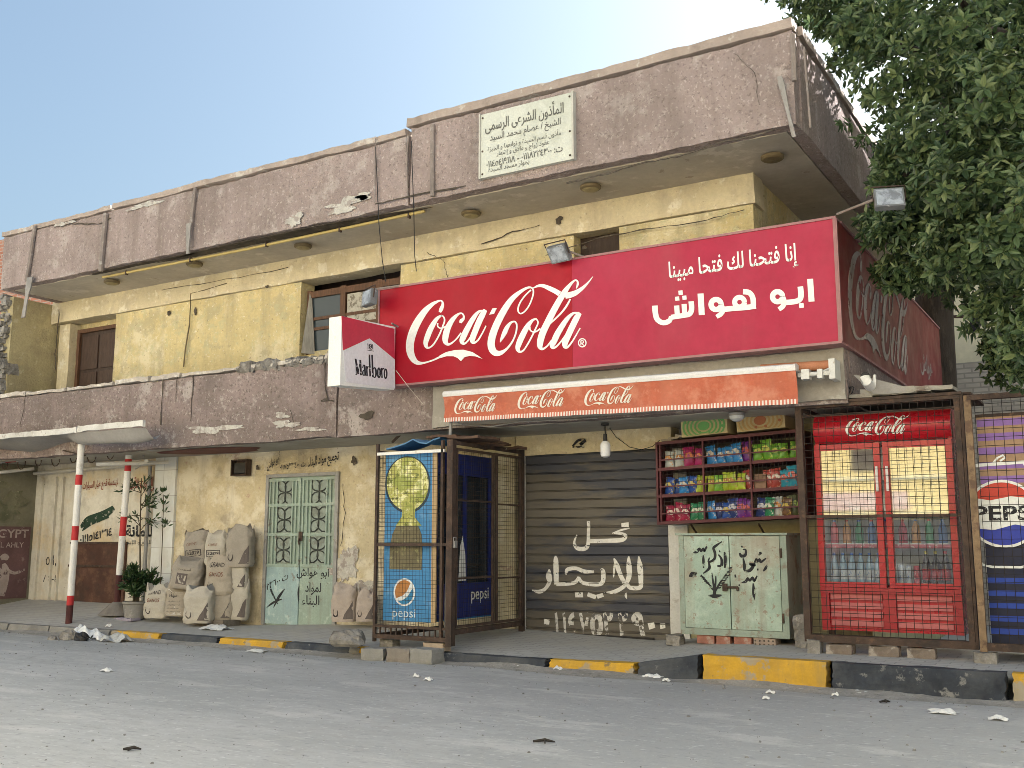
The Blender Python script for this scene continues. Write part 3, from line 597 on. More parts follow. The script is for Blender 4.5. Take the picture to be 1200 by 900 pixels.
# the roller shutter
S0, S1, SZ0, SZ1, SHY = -6.80, -4.82, .16, 2.47, WY + .03
def slat(z):                                     # how far a slat's profile stands out at height z
    f = ((z - SZ0) / .1155) % 1; return 0 if f > .94 else .020 if f > .86 else .006 if f > .82 else .014
mb = MB(); zz_ = [SZ0 + (SZ1 - SZ0) * i / 480 for i in range(481)]; xs = [S0 + (S1 - S0) * i / 16 for i in range(17)]
vs = [(x, SHY - slat(z) + noise.noise(Vector((x * 2, z * 9, 0))) * .004, z) for z in zz_ for x in xs]
mb.add(vs, [(i * 17 + k, i * 17 + k + 1, (i + 1) * 17 + k + 1, (i + 1) * 17 + k) for i in range(480) for k in range(16)])
sh = mb.build('roller_shutter', M('shutter_paint', (.125, .113, .096), .62, .18, 1.5, [((.045, .05, .07), .9, .47, .06, .9), ((.16, .145, .12), 2.5, .55, .15, .5), ((.30, .28, .24), 10, .72, .03, .5)], .15, 60, stretch=(.35, 1, 2.2), spec=.35), B)
mb = MB(); mb.box(S0 + .3, S1 - .2, SHY - .05, SHY - .02, SZ0 - .02, SZ0 + .06); mb.build('bottom_rail', BLACKP, sh)
lat = MB()
zoom1 = [[(455, 700, 7), (437, 755, 14), (455, 792, 24), (500, 800, 28), (532, 775, 24), (537, 690, 20), (537, 605, 20)], [(537, 745, 24), (680, 742, 27), (775, 735, 27), (800, 706, 18), (765, 692, 18), (704, 690, 6)], [(704, 690, 6), (765, 668, 12), (825, 654, 8)], [(770, 632, 24), (822, 628, 30)]]
zoom2 = [[(262, 282, 8), (258, 330, 36), (262, 372, 26), (232, 420, 20), (190, 440, 24), (138, 428, 5)], [(305, 188, 8), (308, 225, 30), (310, 340, 30), (310, 390, 26)], [(312, 388, 22), (380, 386, 22), (440, 376, 22), (472, 338, 20)],
         [(378, 322, 8), (390, 285, 24), (450, 276, 22), (505, 297, 24), (575, 300, 16)], [(468, 340, 18), (500, 378, 22), (600, 390, 24), (638, 368, 26), (640, 300, 26), (625, 278, 10)], [(445, 463, 30), (500, 463, 30)], [(532, 458, 26), (590, 480, 26)], [(598, 476, 26), (642, 462, 24)],
         [(716, 206, 8), (735, 250, 26), (765, 330, 26), (790, 378, 24)], [(714, 340, 6), (717, 290, 12), (722, 240, 10)], [(820, 190, 8), (822, 255, 32), (823, 330, 30), (800, 385, 24), (770, 415, 24), (715, 442, 24), (645, 448, 5)],
         [(890, 190, 8), (900, 270, 34), (906, 370, 28), (897, 412, 26), (830, 412, 24), (808, 380, 20)], [(803, 448, 6), (800, 468, 14), (806, 490, 4)], [(960, 685, 40), (1003, 675, 34)], [(1040, 684, 34), (1076, 680, 28)], [(226, 650, 34), (262, 655, 30)]]
fn1 = lambda a, b: (lambda p: (p.x, p.z))(aY(600 + a / 6, 510 + b / 6, SHY - .02)); fn2 = lambda a, b: (lambda p: (p.x, p.z))(aY(600 + a / 6, 620 + b / 6, SHY - .02))
onsh = lambda u, v, w_=0: (u, SHY - max(slat(v) - .002, .004) - w_ - .003, v)
zoom1 = [[(a, b, c * 1.12) for a, b, c in q] for q in zoom1]; zoom2 = [[(a, b, c * 1.15) for a, b, c in q] for q in zoom2]
strokes(lat, zoom1, fn1, onsh, .003, n=14); strokes(lat, zoom2, fn2, onsh, .003, n=14)
lat2 = MB()
for i, ch in enumerate('١١٤٧٥٢٢٩'):
    a = [300, 355, 395, 470, 550, 640, 745, 840][i]; wd = [26, 26, 60, 80, 90, 70, 70, 95][i]
    write(lat2, ch, onsh, pbox(600 + a / 6, 620 + 750 / 6, 600 + (a + wd) / 6, 620 + 585 / 6, SHY - .02), .004, .045)
lat.build('lettering', WHITEW, sh); lat2.build('number', M('scraped_white_paint', (.62, .61, .59), .75, .12, 3, [((.35, .34, .33), 6, .5, .1, .7)], .05, alpha=(9, .43)), sh)
mb = MB(); mb.tube([aY(680, 521, 11.57), aY(686, 516, 11.57)], .02, 6); strokes(mb, [[(671, 524, 2), (685, 523.5, 2)], [(671, 523, 2), (678, 516, 3), (686, 515, 2)]], lambda a, b: (lambda p: (p.x, p.z))(aY(a, b, 11.57)), pY(11.57)); mb.build('wall_mark', INK, B)

# left shop wall: painted writing, rusty hatch, mural
mb = MB(); mb.box(-16.0, -14.55, WY - .035, WY - .004, .27, 1.32); hatch = mb.build('rusty_hatch', M('rust_sheet', (.10, .052, .040), .85, .25, 2, [((.16, .09, .06), 4, .52, .1, .7), ((.05, .035, .03), 2.5, .52, .12, .6)], .4, 30, metal=.2), B)
mb = MB(); mb.box(-16.02, -14.53, WY - .06, WY - .036, .92, .96); mb.box(-16.02, -14.53, WY - .05, WY - .03, 1.31, 1.35); pieces(mb, 'bar', RUST, hatch)
pl = pY(WY - .008)
for t, bx, m_k, bd, sl in (('لهندسة قطع غيار السيارات', (97, 577, 139, 563), INKR, .02, .05), ('وقاية البيوت الآمنة', (150, 577, 194, 558), INKR, .02, .05), ('لا', (172, 577, 184, 571), INKR, .03, 0), ('٠١١١٥١٤١٣١٤', (94, 637, 132, 626), INK, .02, .14), ('الأمانة', (147, 629, 184, 611), INK, .03, 0), ('١,٥٩', (54, 664, 70, 650), INK, 0, 0), ('٤-٨٤', (51, 682, 69, 673), INK, 0, 0), ('للبيع و الإيجار', (144, 640, 178, 633), INK, 0, 0)):
    mb = MB(); write(mb, t, pl, pbox(*bx, WY), .003, bd, sl); mb.build('red_lettering' if m_k is INKR else 'black_lettering', m_k, B)
mb = MB(); strokes(mb, [[(95, 618, 3), (104, 610, 9), (114, 607, 11), (124, 602, 9), (134, 595, 6)], [(97, 622, 1), (108, 612, 6), (128, 606, 2)]], lambda a, b: (lambda p: (p.x, p.z))(aY(a, b, WY)), pl); mb.build('green_smear', INKG, B)
mb = MB(); mb.box(-17.158, -17.14, 8.9, WY - .06, .36, 1.62)
mu = mb.build('mural', M('maroon_mural', (.15, .085, .088), .9, .2, 2, [((.30, .23, .22), 5, .60, .05, .6), ((.09, .05, .055), 2, .52, .15, .6)], .2), B)
mb = MB(); px = pX(-17.14); write(mb, 'EGYPT', px, (10.80, 11.50, 1.42, 1.57), .003, .02, ar=False); pieces_ = mb.build('lettering', M('mural_pale_paint', (.40, .33, .31), .85, .2, 5, bump=0, alpha=(9, .40)), mu)
mb = MB(); write(mb, 'AL AHLY', px, (10.88, 11.42, 1.25, 1.34), .003, .01, ar=False); mb.build('lettering', MATS['mural_pale_paint'], mu)
mb = MB(); strokes(mb, [[(11.0, 1.06, .07), (11.07, 1.09, .11), (11.14, 1.05, .08)], [(11.06, .97, .06), (11.1, .84, .16), (11.06, .62, .22), (11.02, .42, .2)], [(11.1, .88, .07), (11.28, .80, .05), (11.47, .86, .04)], [(11.02, .88, .07), (10.9, .78, .05), (10.8, .82, .04)]], lambda a, b: (a, b), px)
mb.build('mural_figure', MATS['mural_pale_paint'], mu)
mb = MB()
for sd, (y, z, a, b) in enumerate(((10.9, 1.9, .5, .16), (9.9, 2.0, .45, .2), (10.5, 2.3, .5, .13), (11.2, 2.1, .2, .16))): mb.sheet(blob(y, z, a, b, 18, .4, sd), pX(-17.15), 0, .012 + sd * .003)
mb.build('torn_poster', M('torn_paper', (.20, .19, .13), .9, .3, 3, [((.09, .10, .06), 3, .5, .1, .8), ((.4, .38, .3), 6, .6, .05, .7)], .5, 12), B)

# ================================================================== the script wordmark (drawn as pen strokes)
LS = [[(250, 254, 14), (258, 236, 22), (267, 210, 16), (264, 191, 10), (250, 186, 9), (230, 194, 15), (205, 208, 22), (165, 245, 34), (126, 300, 42), (96, 360, 46), (77, 425, 46), (76, 480, 44), (92, 525, 36), (120, 550, 24), (160, 550, 11), (210, 535, 9), (255, 514, 12)],
      [(262, 272, 8), (235, 290, 20), (205, 335, 30), (182, 385, 32), (168, 430, 28), (172, 457, 18), (190, 461, 10), (215, 440, 9), (245, 390, 9), (270, 330, 9), (278, 300, 9), (271, 279, 8), (258, 273, 8)],
      [(238, 318, 8), (238, 336, 8), (252, 347, 8), (274, 343, 8), (300, 328, 10)],
      [(371, 317, 12), (376, 305, 20), (390, 290, 14), (389, 271, 9), (377, 260, 9), (355, 268, 14), (325, 298, 26), (298, 345, 34), (284, 395, 36), (284, 428, 28), (300, 442, 16), (322, 433, 9), (350, 408, 8), (375, 375, 8)],
      [(508, 245, 8), (480, 250, 14), (448, 288, 26), (412, 350, 32), (388, 400, 34), (380, 426, 26), (392, 438, 14), (412, 425, 9), (440, 385, 8), (470, 330, 8)],
      [(518, 240, 22), (503, 265, 32), (482, 307, 34), (458, 365, 34), (443, 405, 33), (443, 427, 24), (456, 431, 13), (475, 417, 9), (498, 380, 8), (522, 333, 6)],
      [(604, 430, 3), (614, 408, 16), (630, 375, 26), (644, 345, 24), (660, 322, 16), (677, 310, 10), (693, 311, 9), (702, 332, 9), (696, 378, 9), (675, 428, 10), (640, 472, 14), (602, 494, 28), (570, 488, 38), (553, 455, 42), (556, 405, 42), (580, 335, 40), (622, 252, 38), (674, 176, 30), (732, 128, 18), (772, 109, 12), (795, 116, 9), (798, 148, 8), (780, 203, 8), (752, 246, 8), (724, 262, 8), (709, 243, 8), (719, 202, 8), (752, 155, 8), (785, 124, 8)],
      [(798, 112, 5), (825, 100, 14), (855, 99, 20), (895, 115, 27), (930, 132, 29), (952, 146, 30)],
      [(985, 160, 30), (1010, 153, 34), (1042, 142, 30), (1082, 116, 20), (1116, 84, 11), (1148, 44, 2)],
      [(818, 293, 8), (795, 300, 14), (765, 335, 28), (735, 390, 34), (713, 440, 32), (707, 470, 24), (721, 486, 13), (745, 472, 9), (780, 415, 9), (812, 350, 9), (826, 314, 8), (816, 294, 8)],
      [(778, 338, 8), (780, 358, 8), (795, 369, 8), (815, 367, 8), (840, 350, 10)],
      [(1050, 115, 4), (1058, 94, 11), (1058, 74, 10), (1045, 66, 9), (1022, 84, 15), (982, 135, 30), (930, 222, 36), (882, 315, 38), (850, 385, 39), (838, 435, 36), (840, 460, 26), (855, 469, 13), (880, 452, 9), (905, 420, 8)],
      [(1016, 176, 8), (995, 215, 11), (965, 255, 10), (930, 290, 9), (892, 325, 8)],
      [(1062, 258, 9), (1030, 262, 14), (992, 300, 26), (945, 372, 34), (920, 425, 34), (908, 450, 26), (918, 463, 14), (945, 445, 9), (980, 400, 8), (1012, 348, 8)],
      [(1072, 258, 22), (1052, 287, 34), (1028, 335, 36), (1002, 390, 36), (984, 432, 35), (986, 456, 24), (1002, 455, 12), (1030, 420, 9), (1073, 346, 6)]]
LP = [[(250, 508), (290, 487), (340, 476), (390, 474), (440, 487), (475, 508), (500, 527), (460, 513), (425, 510), (395, 518), (375, 541), (355, 522), (330, 512), (290, 512), (250, 524)], [(560, 232), (585, 230), (568, 264), (541, 268)]]
LY = 10.14
def lfn(a, b): p = aY(465 + a / 5, 315 + b / 5, LY); return (p.x, p.z)
_c = [lfn(50, 560), lfn(1148, 44), lfn(50, 250), lfn(600, 510)]
LX0, LX1 = lfn(50, 400)[0], lfn(1110, 400)[0]; LZ0 = lfn(118, 566)[1]
def wordmark(mb, mp, u0, wd, v0, w=.003, mark=False, sy=1.0):
    s_ = wd / (LX1 - LX0); fn = lambda a, b: (lambda q: (u0 + (q[0] - LX0) * s_, v0 + (q[1] - LZ0) * s_ * sy))(lfn(a, b))
    strokes(mb, LS, fn, mp, w, n=5)
    for i, p in enumerate(LP): mb.sheet([fn(*q) for q in p], mp, .0005, w + .005)
    if mark:
        c = [(1085 + 22 * math.cos(t * .2618), 433 + 24 * math.sin(t * .2618), 6) for t in range(25)]
        strokes(mb, [c, [(1077, 448, 5), (1077, 420, 5)], [(1077, 421, 5), (1091, 422, 5), (1091, 433, 5), (1078, 435, 5)], [(1082, 435, 5), (1094, 449, 5)]], fn, mp, w, n=2)

# ================================================================== signs
X0, X1, Z0, Z1, YF = -8.13, -2.33, 3.285, 4.575, 10.15
sg = thing('shop_sign', 'long red box sign with white script and Arabic lettering wrapped round the shop corner', 'sign', (-5.2, YF, Z0))
mb = MB(); mb.box(X0 + .02, -5.32, YF, YF + .2, Z0 + .02, Z1 - .02); mb.build('front_panel', RED, sg)
mb = MB(); mb.box(-5.318, X1 - .03, YF, YF + .2, Z0 + .02, Z1 - .02); mb.build('front_panel', REDP, sg)
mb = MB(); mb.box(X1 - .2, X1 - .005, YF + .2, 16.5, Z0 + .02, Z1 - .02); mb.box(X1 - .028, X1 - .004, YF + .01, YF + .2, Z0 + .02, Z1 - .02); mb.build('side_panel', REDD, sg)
mb = MB()
for z0, z1 in ((Z0 - .005, Z0 + .02), (Z1 - .02, Z1 + .005)):
    mb.box(X0, X1, YF - .014, YF + .19, z0, z1); mb.box(X1 - .19, X1 + .01, YF + .19, 16.5, z0, z1)
mb.box(X0, X0 + .02, YF - .012, YF + .2, Z0 + .02, Z1 - .02); mb.box(X1 - .032, X1 - .004, YF - .012, YF + .006, Z0 + .02, Z1 - .02); mb.box(X1 - .012, X1 + .008, YF - .01, YF + .02, Z0 + .02, Z1 - .02)
pieces(mb, 'frame', M('pink_grey_trim', (.34, .17, .17), .6, .12, 6, [((.25, .2, .2), 6, .56, .1, .7)], .05), sg)
mb = MB(); p = pY(YF); wordmark(mb, p, LX0, LX1 - LX0, LZ0, .004, True); mb.build('script_lettering', WHITE, sg)
mb = MB()
def sfn(a, b): q = aY(750 + a / 5.4545, 290 + b / 5.4545, YF); return (q.x, q.z)
def arc(cx, cy, r_, a0, a1, wd, n=14, ry=None): return [(cx + r_ * math.cos(R(a0 + (a1 - a0) * k / n)), cy + (ry or r_) * math.sin(R(a0 + (a1 - a0) * k / n)), wd) for k in range(n + 1)]
strokes(mb, [[(1088, 201, 38), (1097, 346, 38)], [(1025, 250, 36), (1030, 300, 36), (1022, 332, 35), (992, 346, 34), (935, 352, 34)], arc(880, 315, 32, 0, 360, 34), [(914, 318, 32), (922, 350, 33), (912, 378, 32), (888, 396, 28)], [(1018, 373, 30), (1047, 370, 30)],
             [(660, 283, 34), (700, 290, 34), (722, 322, 34), (726, 372, 34)], [(742, 376, 32), (680, 384, 34), (600, 390, 34), (540, 396, 34)], arc(637, 350, 31, 0, 360, 32), arc(487, 365, 32, 0, 360, 34), [(520, 368, 32), (530, 398, 33), (518, 425, 32), (490, 444, 26)],
             [(388, 295, 38), (396, 432, 38)], [(328, 345, 34), (331, 395, 34), (318, 425, 33), (285, 434, 32), (200, 447, 32)], [(283, 362, 32), (287, 430, 32)], [(236, 372, 32), (240, 436, 32)], [(196, 440, 20), (190, 468, 32), (150, 482, 32), (113, 462, 34), (100, 425, 35), (95, 372, 36)],
             [(247, 291, 28), (274, 288, 28)], [(226, 329, 26), (252, 326, 26)], [(272, 323, 26), (298, 320, 26)]], sfn, p, .004, n=4)
mb.build('arabic_lettering', WHITE, sg); mb = MB()
q0 = aY(784, 329, YF); q1 = aY(936, 301, YF)
V2, F2 = text2d(arabic('إنا فتحنا لك فتحا مبينا'), .016)
lo = aY(784, 330, YF); hi = aY(936, 311, YF); zt = aY(936, 300, YF).z
mb.mesh2d([(q0.x + (q1.x - q0.x) * a, min(lo.z, hi.z) - .02 + .26 * b) for a, b in V2], F2, p, .004)
mb.build('arabic_lettering', WHITE, sg)
mb = MB(); wordmark(mb, pX(X1 - .004), 10.5, 3.3, 3.42, .004, sy=1.0); mb2 = MB(); write(mb2, 'هواش', pX(X1 - .004), (14.6, 15.6, 3.6, 3.95), .004, .02)
FLP = M('faded_lettering_paint', (.36, .31, .29), .6, .25, 3, bump=0, alpha=(7, .375)); mb.build('faded_lettering', FLP, sg); mb2.build('faded_lettering', FLP, sg)

cg = thing('projecting_sign', 'red and white cigarette box sign jutting out from the end of the long sign', 'sign', (-8.05, 10.1, 3.2))
ang = [(9.27, 3.20), (10.1, 3.26), (10.1, 4.06), (9.27, 4.02)]; XA, XB = -8.005, -7.815
mb = MB(); mb.hexa([(XA, 9.07, 3.155), (XB, 9.07, 3.155), (XB, 10.1, 3.23), (XA, 10.1, 3.23), (XA, 9.07, 3.98), (XB, 9.07, 3.98), (XB, 10.1, 4.035), (XA, 10.1, 4.035)]); mb.build('box', M('box_white', (.76, .78, .76), .5, .05, 4, [((.6, .55, .48), 5, .66, .05, .6)], .05), cg)
px = pX(XB)
def cfn(a, b): q = aX(380 + a / 9, 360 + b / 9, XB); return (q.y, q.z)
mb = MB(); mb.sheet([cfn(*q) for q in ((180, 92), (738, 228), (742, 548), (476, 328), (196, 456))][::-1], px, 0, .004); mb.build('red_field', M('red_plastic', (.50, .035, .07), .4, .06, 2, bump=0), cg)
mb = MB(); mb.sheet([cfn(*q) for q in ((200, 468), (476, 334), (742, 556), (746, 860), (224, 790))][::-1], px, 0, .004); mb.build('white_field', M('lilac_white_plastic', (.70, .70, .74), .4, .03, 2, bump=0), cg)
mb = MB()
ell = lambda cx, cy, rx, ry, wd: arc(cx, cy, rx, 0, 360, wd, 16, ry)
strokes(mb, [[(330, 548, 8), (334, 710, 8)], [(326, 545, 18), (340, 620, 20), (354, 704, 18)], [(374, 556, 7), (354, 704, 7)], [(376, 556, 17), (384, 718, 17)], [(318, 546, 6), (334, 548, 6)], [(326, 709, 6), (342, 712, 6)],
             [(400, 640, 6), (407, 614, 9), (420, 618, 14), (424, 660, 15), (428, 722, 15)], [(424, 658, 6), (407, 672, 12), (403, 702, 14), (414, 720, 9), (426, 704, 6)], [(444, 622, 14), (448, 724, 14)], [(450, 652, 5), (458, 628, 10), (470, 632, 12)],
             [(472, 500, 15), (480, 730, 15)], [(500, 502, 15), (509, 736, 15)], [(512, 656, 6), (526, 638, 10), (540, 662, 15), (541, 712, 15), (528, 742, 10), (512, 730, 6)], ell(572, 692, 13, 50, 13), [(600, 640, 14), (606, 746, 14)], [(608, 668, 5), (615, 646, 10), (625, 652, 12)], ell(643, 702, 13, 48, 13),
             [(455, 380, 5), (458, 440, 5)], [(505, 392, 5), (508, 445, 5)], ell(482, 412, 12, 22, 7), [(465, 400, 4), (498, 425, 4)], [(450, 452, 6), (520, 464, 6)], [(470, 440, 6), (497, 446, 6)]], cfn, px, .006, n=4)
mb.build('lettering', INK, cg)
mb = MB(); mb.tube([(XB + .02, 10.13, 4.04), (XB + .02, 10.0, 4.06)], .012, 6); mb.tube([(XB - .08, 10.14, 3.66), (XB - .08, 10.3, 3.66)], .02); mb.build('mount', GREY, cg)

pq = thing('wall_plaque', 'pale marble plaque of carved Arabic lines fixed to the roof parapet', 'plaque', (-6.03, 10.37, 5.86))
mb = MB(); mb.gbox(-6.69, -5.39, 10.325, 10.385, 5.85, 6.69, .1, .003, 3, 3); mb.build('slab', M('plaque_stone', (.56, .58, .52), .55, .06, 3, [((.40, .42, .36), 2.2, .52, .12, .7), ((.25, .24, .20), 10, .70, .03, .7)], .1), pq)
mb = MB()
for a, b in ((-6.71, -6.69), (-5.39, -5.365)): mb.box(a, b, 10.31, 10.39, 5.84, 6.70)
pieces(mb, 'edge', M('plaque_edge', (.50, .49, .44), .6, .1, 4, bump=.1), pq)
mb = MB(); p = pY(10.322)
for t, z0, z1, u0, u1, bd in (('المأذون الشرعى الرسمى', 6.41, 6.63, -6.62, -5.5, .012), ('الشيخ / عصام محمد السيد', 6.27, 6.40, -6.55, -5.54, .008), ('مأذون قسم السيدة و توابعها و الجيزة', 6.15, 6.26, -6.58, -5.54, .0), ('عقود زواج و طلاق و إشهار', 6.07, 6.16, -6.45, -5.70, .0), ('ت: ٠١١١٨٢٢٤٣٠٠ - ٠١١٤٥٤١٩١١٨', 5.97, 6.06, -6.60, -5.52, .012), ('بجوار مسجد السيدة', 5.89, 5.97, -6.57, -5.98, .004)):
    mb = MB(); write(mb, t, p, (u0, u1, z0, z1), .003, bd); mb.build('lettering', M('engraved_paint', (.13, .13, .12), .8, .2, 6, bump=0, alpha=(20, .39)), pq)
mb = MB()
for x in (-6.66, -5.42):
    for z in (5.9, 6.2, 6.64): mb.lathe([(.014, 0), (.012, .006)], (0, 0, 0), 8); mb.v[-16:] = [(x + a, 10.322 - c, z + b) for a, b, c in mb.v[-16:]]
pieces(mb, 'bolt', RUST, pq)

# ================================================================== awning
aw = thing('awning', 'faded orange rolled awning with three white scripts under the long red sign', 'awning', (-4.9, 10.15, 2.75))
A0, A1 = -7.06, -2.78; AY_ = 10.1
def az(x): return 3.115 - (x - A0) / (A1 - A0) * .045
mb = MB(); n = 40; vs = []; fs = []
prof = [(AY_ + .18, .03), (AY_ + .02, .045), (AY_ - .02, .03), (AY_ - .03, 0), (AY_ - .02, -.03), (AY_ + .1, -.035), (AY_ + .18, -.03)]
for i in range(n + 1):
    x = A0 + (A1 - A0) * i / n
    for y, z in prof: vs.append((x, y, az(x) + z))
k = len(prof)
for i in range(n):
    for q in range(k): fs.append((i * k + q, (i + 1) * k + q, (i + 1) * k + (q + 1) % k, i * k + (q + 1) % k))
mb.add(vs, fs + [tuple(range(k)), tuple(n * k + q for q in range(k))[::-1]]); mb.build('front_bar', M('white_awning_bar', (.72, .71, .70), .4, .06, 4, [((.45, .4, .37), 6, .6, .08, .7)], .03), aw)
VH = lambda x: .30 + .03 * (x - A0) / (A1 - A0)
def vy(x, t): return AY_ - .012 + .03 * math.sin(t * 2.2) + .014 * math.sin(x * 7 + t * 3) * t + .006 * math.sin(x * 23) * t
val = MB(); fr = MB(); n = 170
vs = []; rows = 9
for i in range(n + 1):
    x = A0 + (A1 - A0) * i / n
    for r_ in range(rows):
        t = r_ / (rows - 1); vs.append((x, vy(x, t), az(x) - .025 - VH(x) * .87 * t))
val.add(vs, [(i * rows + r_, (i + 1) * rows + r_, (i + 1) * rows + r_ + 1, i * rows + r_ + 1) for i in range(n) for r_ in range(rows - 1)])
vo = val.build('valance', M('faded_orange_canvas', (.47, .13, .075), .8, .10, 2, [((.56, .24, .16), 2.5, .53, .1, .7), ((.33, .095, .065), 1.5, .55, .1, .6), ((.52, .22, .15), 12, .6, .05, .5)], .6, 9, coord='Object', bdist=.02, streak=((.40, .17, .11), .5, 2.0)), aw, True)
for i in range(118):
    a = A0 + (A1 - A0) * i / 118; b = A0 + (A1 - A0) * (i + .5) / 118
    for (q, r_, c) in ((a, b, 0), (b, A0 + (A1 - A0) * (i + 1) / 118, 1)):
        fr.mi = c; z = lambda x: az(x) - .025 - VH(x) * .87
        fr.add([(q, vy(q, 1), z(q)), (r_, vy(r_, 1), z(r_)), (r_, vy(r_, 1) - .004, z(r_) - .05), (q, vy(q, 1) - .004, z(q) - .05)], [(0, 1, 2, 3)])
fr.build('striped_hem', [M('hem_white', (.70, .64, .58), .8, .08, 4, bump=.1), M('hem_orange', (.55, .17, .12), .8, .1, 4, bump=.1)], aw)
for px0, px1, py in ((532, 581, 485.5), (606, 661, 480), (684, 741, 476)):
    mb = MB(); a = aY(px0, py, AY_); b = aY(px1, py, AY_)
    def onv(u, v, w_=0):
        t = max(0, min(1, (az(u) - .025 - v) / (VH(u) * .87))); return (u, vy(u, t) - w_ - .003, v)
    wordmark(mb, onv, a.x, b.x - a.x, a.z, .002)
    mb.build('script_lettering', M('awning_white', (.72, .68, .60), .8, .06, 4, bump=0), vo)
mb = MB(); a = A1
mb.box(a, a + .34, AY_ + .05, AY_ + .09, 2.98, 3.02); mb.box(a + .32, a + .38, AY_ + .0, AY_ + .22, 2.93, 3.13); mb.box(a + .04, a + .12, AY_ + .02, AY_ + .12, 2.95, 3.05); mb.box(a + .2, a + .25, AY_ + .02, AY_ + .12, 2.95, 3.04)
mb.tube([(a + .05, AY_ + .06, 3.0), (a + .2, AY_ + .03, 2.99), (a + .34, AY_ + .1, 3.06)], .014, 6); mb.build('arm_bracket', M('white_bracket', (.62, .62, .60), .5, .1, 6, [((.3, .25, .2), 8, .6, .06, .7)], .1), aw)
mb = MB(); mb.tube([(a - .4, AY_ + .15, 3.11), (a + .33, AY_ + .15, 3.09)], .05, 10); mb.build('rolled_canvas', M('roll_canvas', (.46, .20, .11), .85, .2, 5, bump=.2), aw, True)
mb = MB(); mb.tube([aY(a_, b_, 10.3) for a_, b_ in ((525, 492), (545, 498), (575, 500), (610, 494), (660, 492), (700, 490))], .008, 5); mb.tube([(-7.02, 10.2, 2.9), (-7.0, 10.1, .3)], .022, 8); mb.build('crank_rod', GREY, aw)

# ================================================================== lamps, camera, pipe, cables
def flood(name, label, c, arm, tilt, grp='floodlights over the shop'):
    f = thing(name, label, 'floodlight', arm[0], grp)
    m = Matrix.Rotation(tilt[1], 3, 'Z') @ Matrix.Rotation(tilt[0], 3, 'X')
    def bx(x0, x1, y0, y1, z0, z1, b):
        k = MB().box(x0, x1, y0, y1, z0, z1); b.add([Vector(c) + m @ Vector(v) for v in k.v], k.f)
    b = MB(); bx(-.13, .13, -.03, .04, -.1, .1, b)
    for i in range(7): bx(-.11 + i * .035, -.10 + i * .035, .04, .07, -.09, .09, b)
    b.build('housing', M('grey_cast', (.17, .18, .19), .5, .2, 10, [((.4, .4, .4), 14, .58, .05, .8)], .2, 60), f)
    b = MB(); bx(-.115, .115, -.034, -.029, -.085, .085, b); b.build('lens', M('dusty_lens', (.36, .40, .46), .4, .25, 14, [((.12, .13, .15), 10, .5, .08, .7)], .1), f)
    b = MB(); pts = [Vector(c) + m @ Vector(v) for v in ((-.14, 0, -.02), (-.15, 0, .14), (.15, 0, .14), (.14, 0, -.02))]; b.tube(pts, .008, 6); b.build('yoke', RUST, f)
    b = MB(); b.tube(arm, .013, 6); b.build('arm', M('pale_arm', (.30, .25, .21), .6, .2, 5, bump=.1), f)
YL = 9.75
c1, c2, c3 = aY(655, 297, 10.0), aY(432, 349, 9.9), aY(1042, 233, 9.55)
flood('floodlight', 'grey floodlight tilted down above the middle of the red sign', c1, [aY(684, 301, 10.2), c1 + Vector((.1, 0, .02))], (R(35), R(-10)))
flood('floodlight', 'small dusty floodlight on an arm in front of the brown upper window', c2, [aY(474, 334, 10.2), c2 + Vector((.1, 0, .1))], (R(-5), R(-25)))
flood('floodlight', 'square floodlight on a long arm against the tree leaves', c3, [aY(981, 251, 10.2), c3 + Vector((-.12, 0, .02))], (R(-18), R(20)))
for i, (a, b) in enumerate(((131, 330), (228, 309), (355, 288), (552, 250), (692, 219), (905, 184))):
    p = aZ(a, b, SB - .06)
    l = thing('ceiling_light', ['round soffit lamp at the far left end beside the yellow pipe', 'round soffit lamp above the cable on the yellow wall', 'round soffit lamp over the brown upper window', 'round soffit lamp left below the marble plaque', 'round soffit lamp above the middle floodlight', 'dark hollow soffit lamp near the roof corner'][i], 'lamp', (p.x, p.y, SB - .055), 'round lamps under the roof')
    mb = MB(); mb.lathe([(.13, 0), (.13, -.03), (.11, -.045), (.105, -.045)], (p.x, p.y, SB - .052), 24); mb.build('rim', M('brass_rim', (.17, .13, .07), .6, .25, 6, bump=.1), l, True)
    mb = MB(); mb.lathe([(.105, -.04), (.09, -.055), (.05, -.065), (.01, -.068)] if i < 5 else [(.10, -.03), (.05, -.034), (.01, -.034)], (p.x, p.y, SB - .054), 24); mb.build('cover', M('yellowed_glass', (.30, .25, .13), .45, .2, 5, [((.16, .12, .07), 5, .55, .1, .7)], .05) if i < 5 else DARKC, l, True)
p = aY(709, 494, 10.75); p.z = 2.715
l = thing('hanging_bulb', 'white bulb hanging on a short cord in front of the roller shutter', 'lamp', p)
mb = MB(); mb.lathe([(.05, 0), (.05, -.02), (.015, -.03)], p, 14); mb.tube([p + Vector((0, 0, -.02)), p + Vector((.004, 0, -.12))], .009, 6); mb.lathe([(.022, -.12), (.026, -.2), (.024, -.21)], p, 14); mb.build('socket', BLACKP, l, True)
mb = MB(); mb.lathe([(.03, -.205), (.055, -.235), (.06, -.26), (.058, -.36), (.05, -.385), (.02, -.398)], p, 20); mb.build('bulb', M('bulb_glass', (.66, .68, .72), .35, .06, 4, bump=0), l, True)
p = aY(863, 476, 10.6); p.z = 2.715
l = thing('dome_lamp', 'small pale dome lamp under the balcony above the cardboard boxes', 'lamp', p)
mb = MB(); mb.lathe([(.09, 0), (.085, -.03)], p, 18); mb.build('base', GREY, l, True)
mb = MB(); mb.lathe([(.08, -.03), (.075, -.06), (.04, -.085), (.01, -.09)], p, 18); mb.build('dome', M('dome_glass', (.5, .54, .58), .3, .08, 4, bump=0), l, True)
p = aY(1019, 449, 10.25)
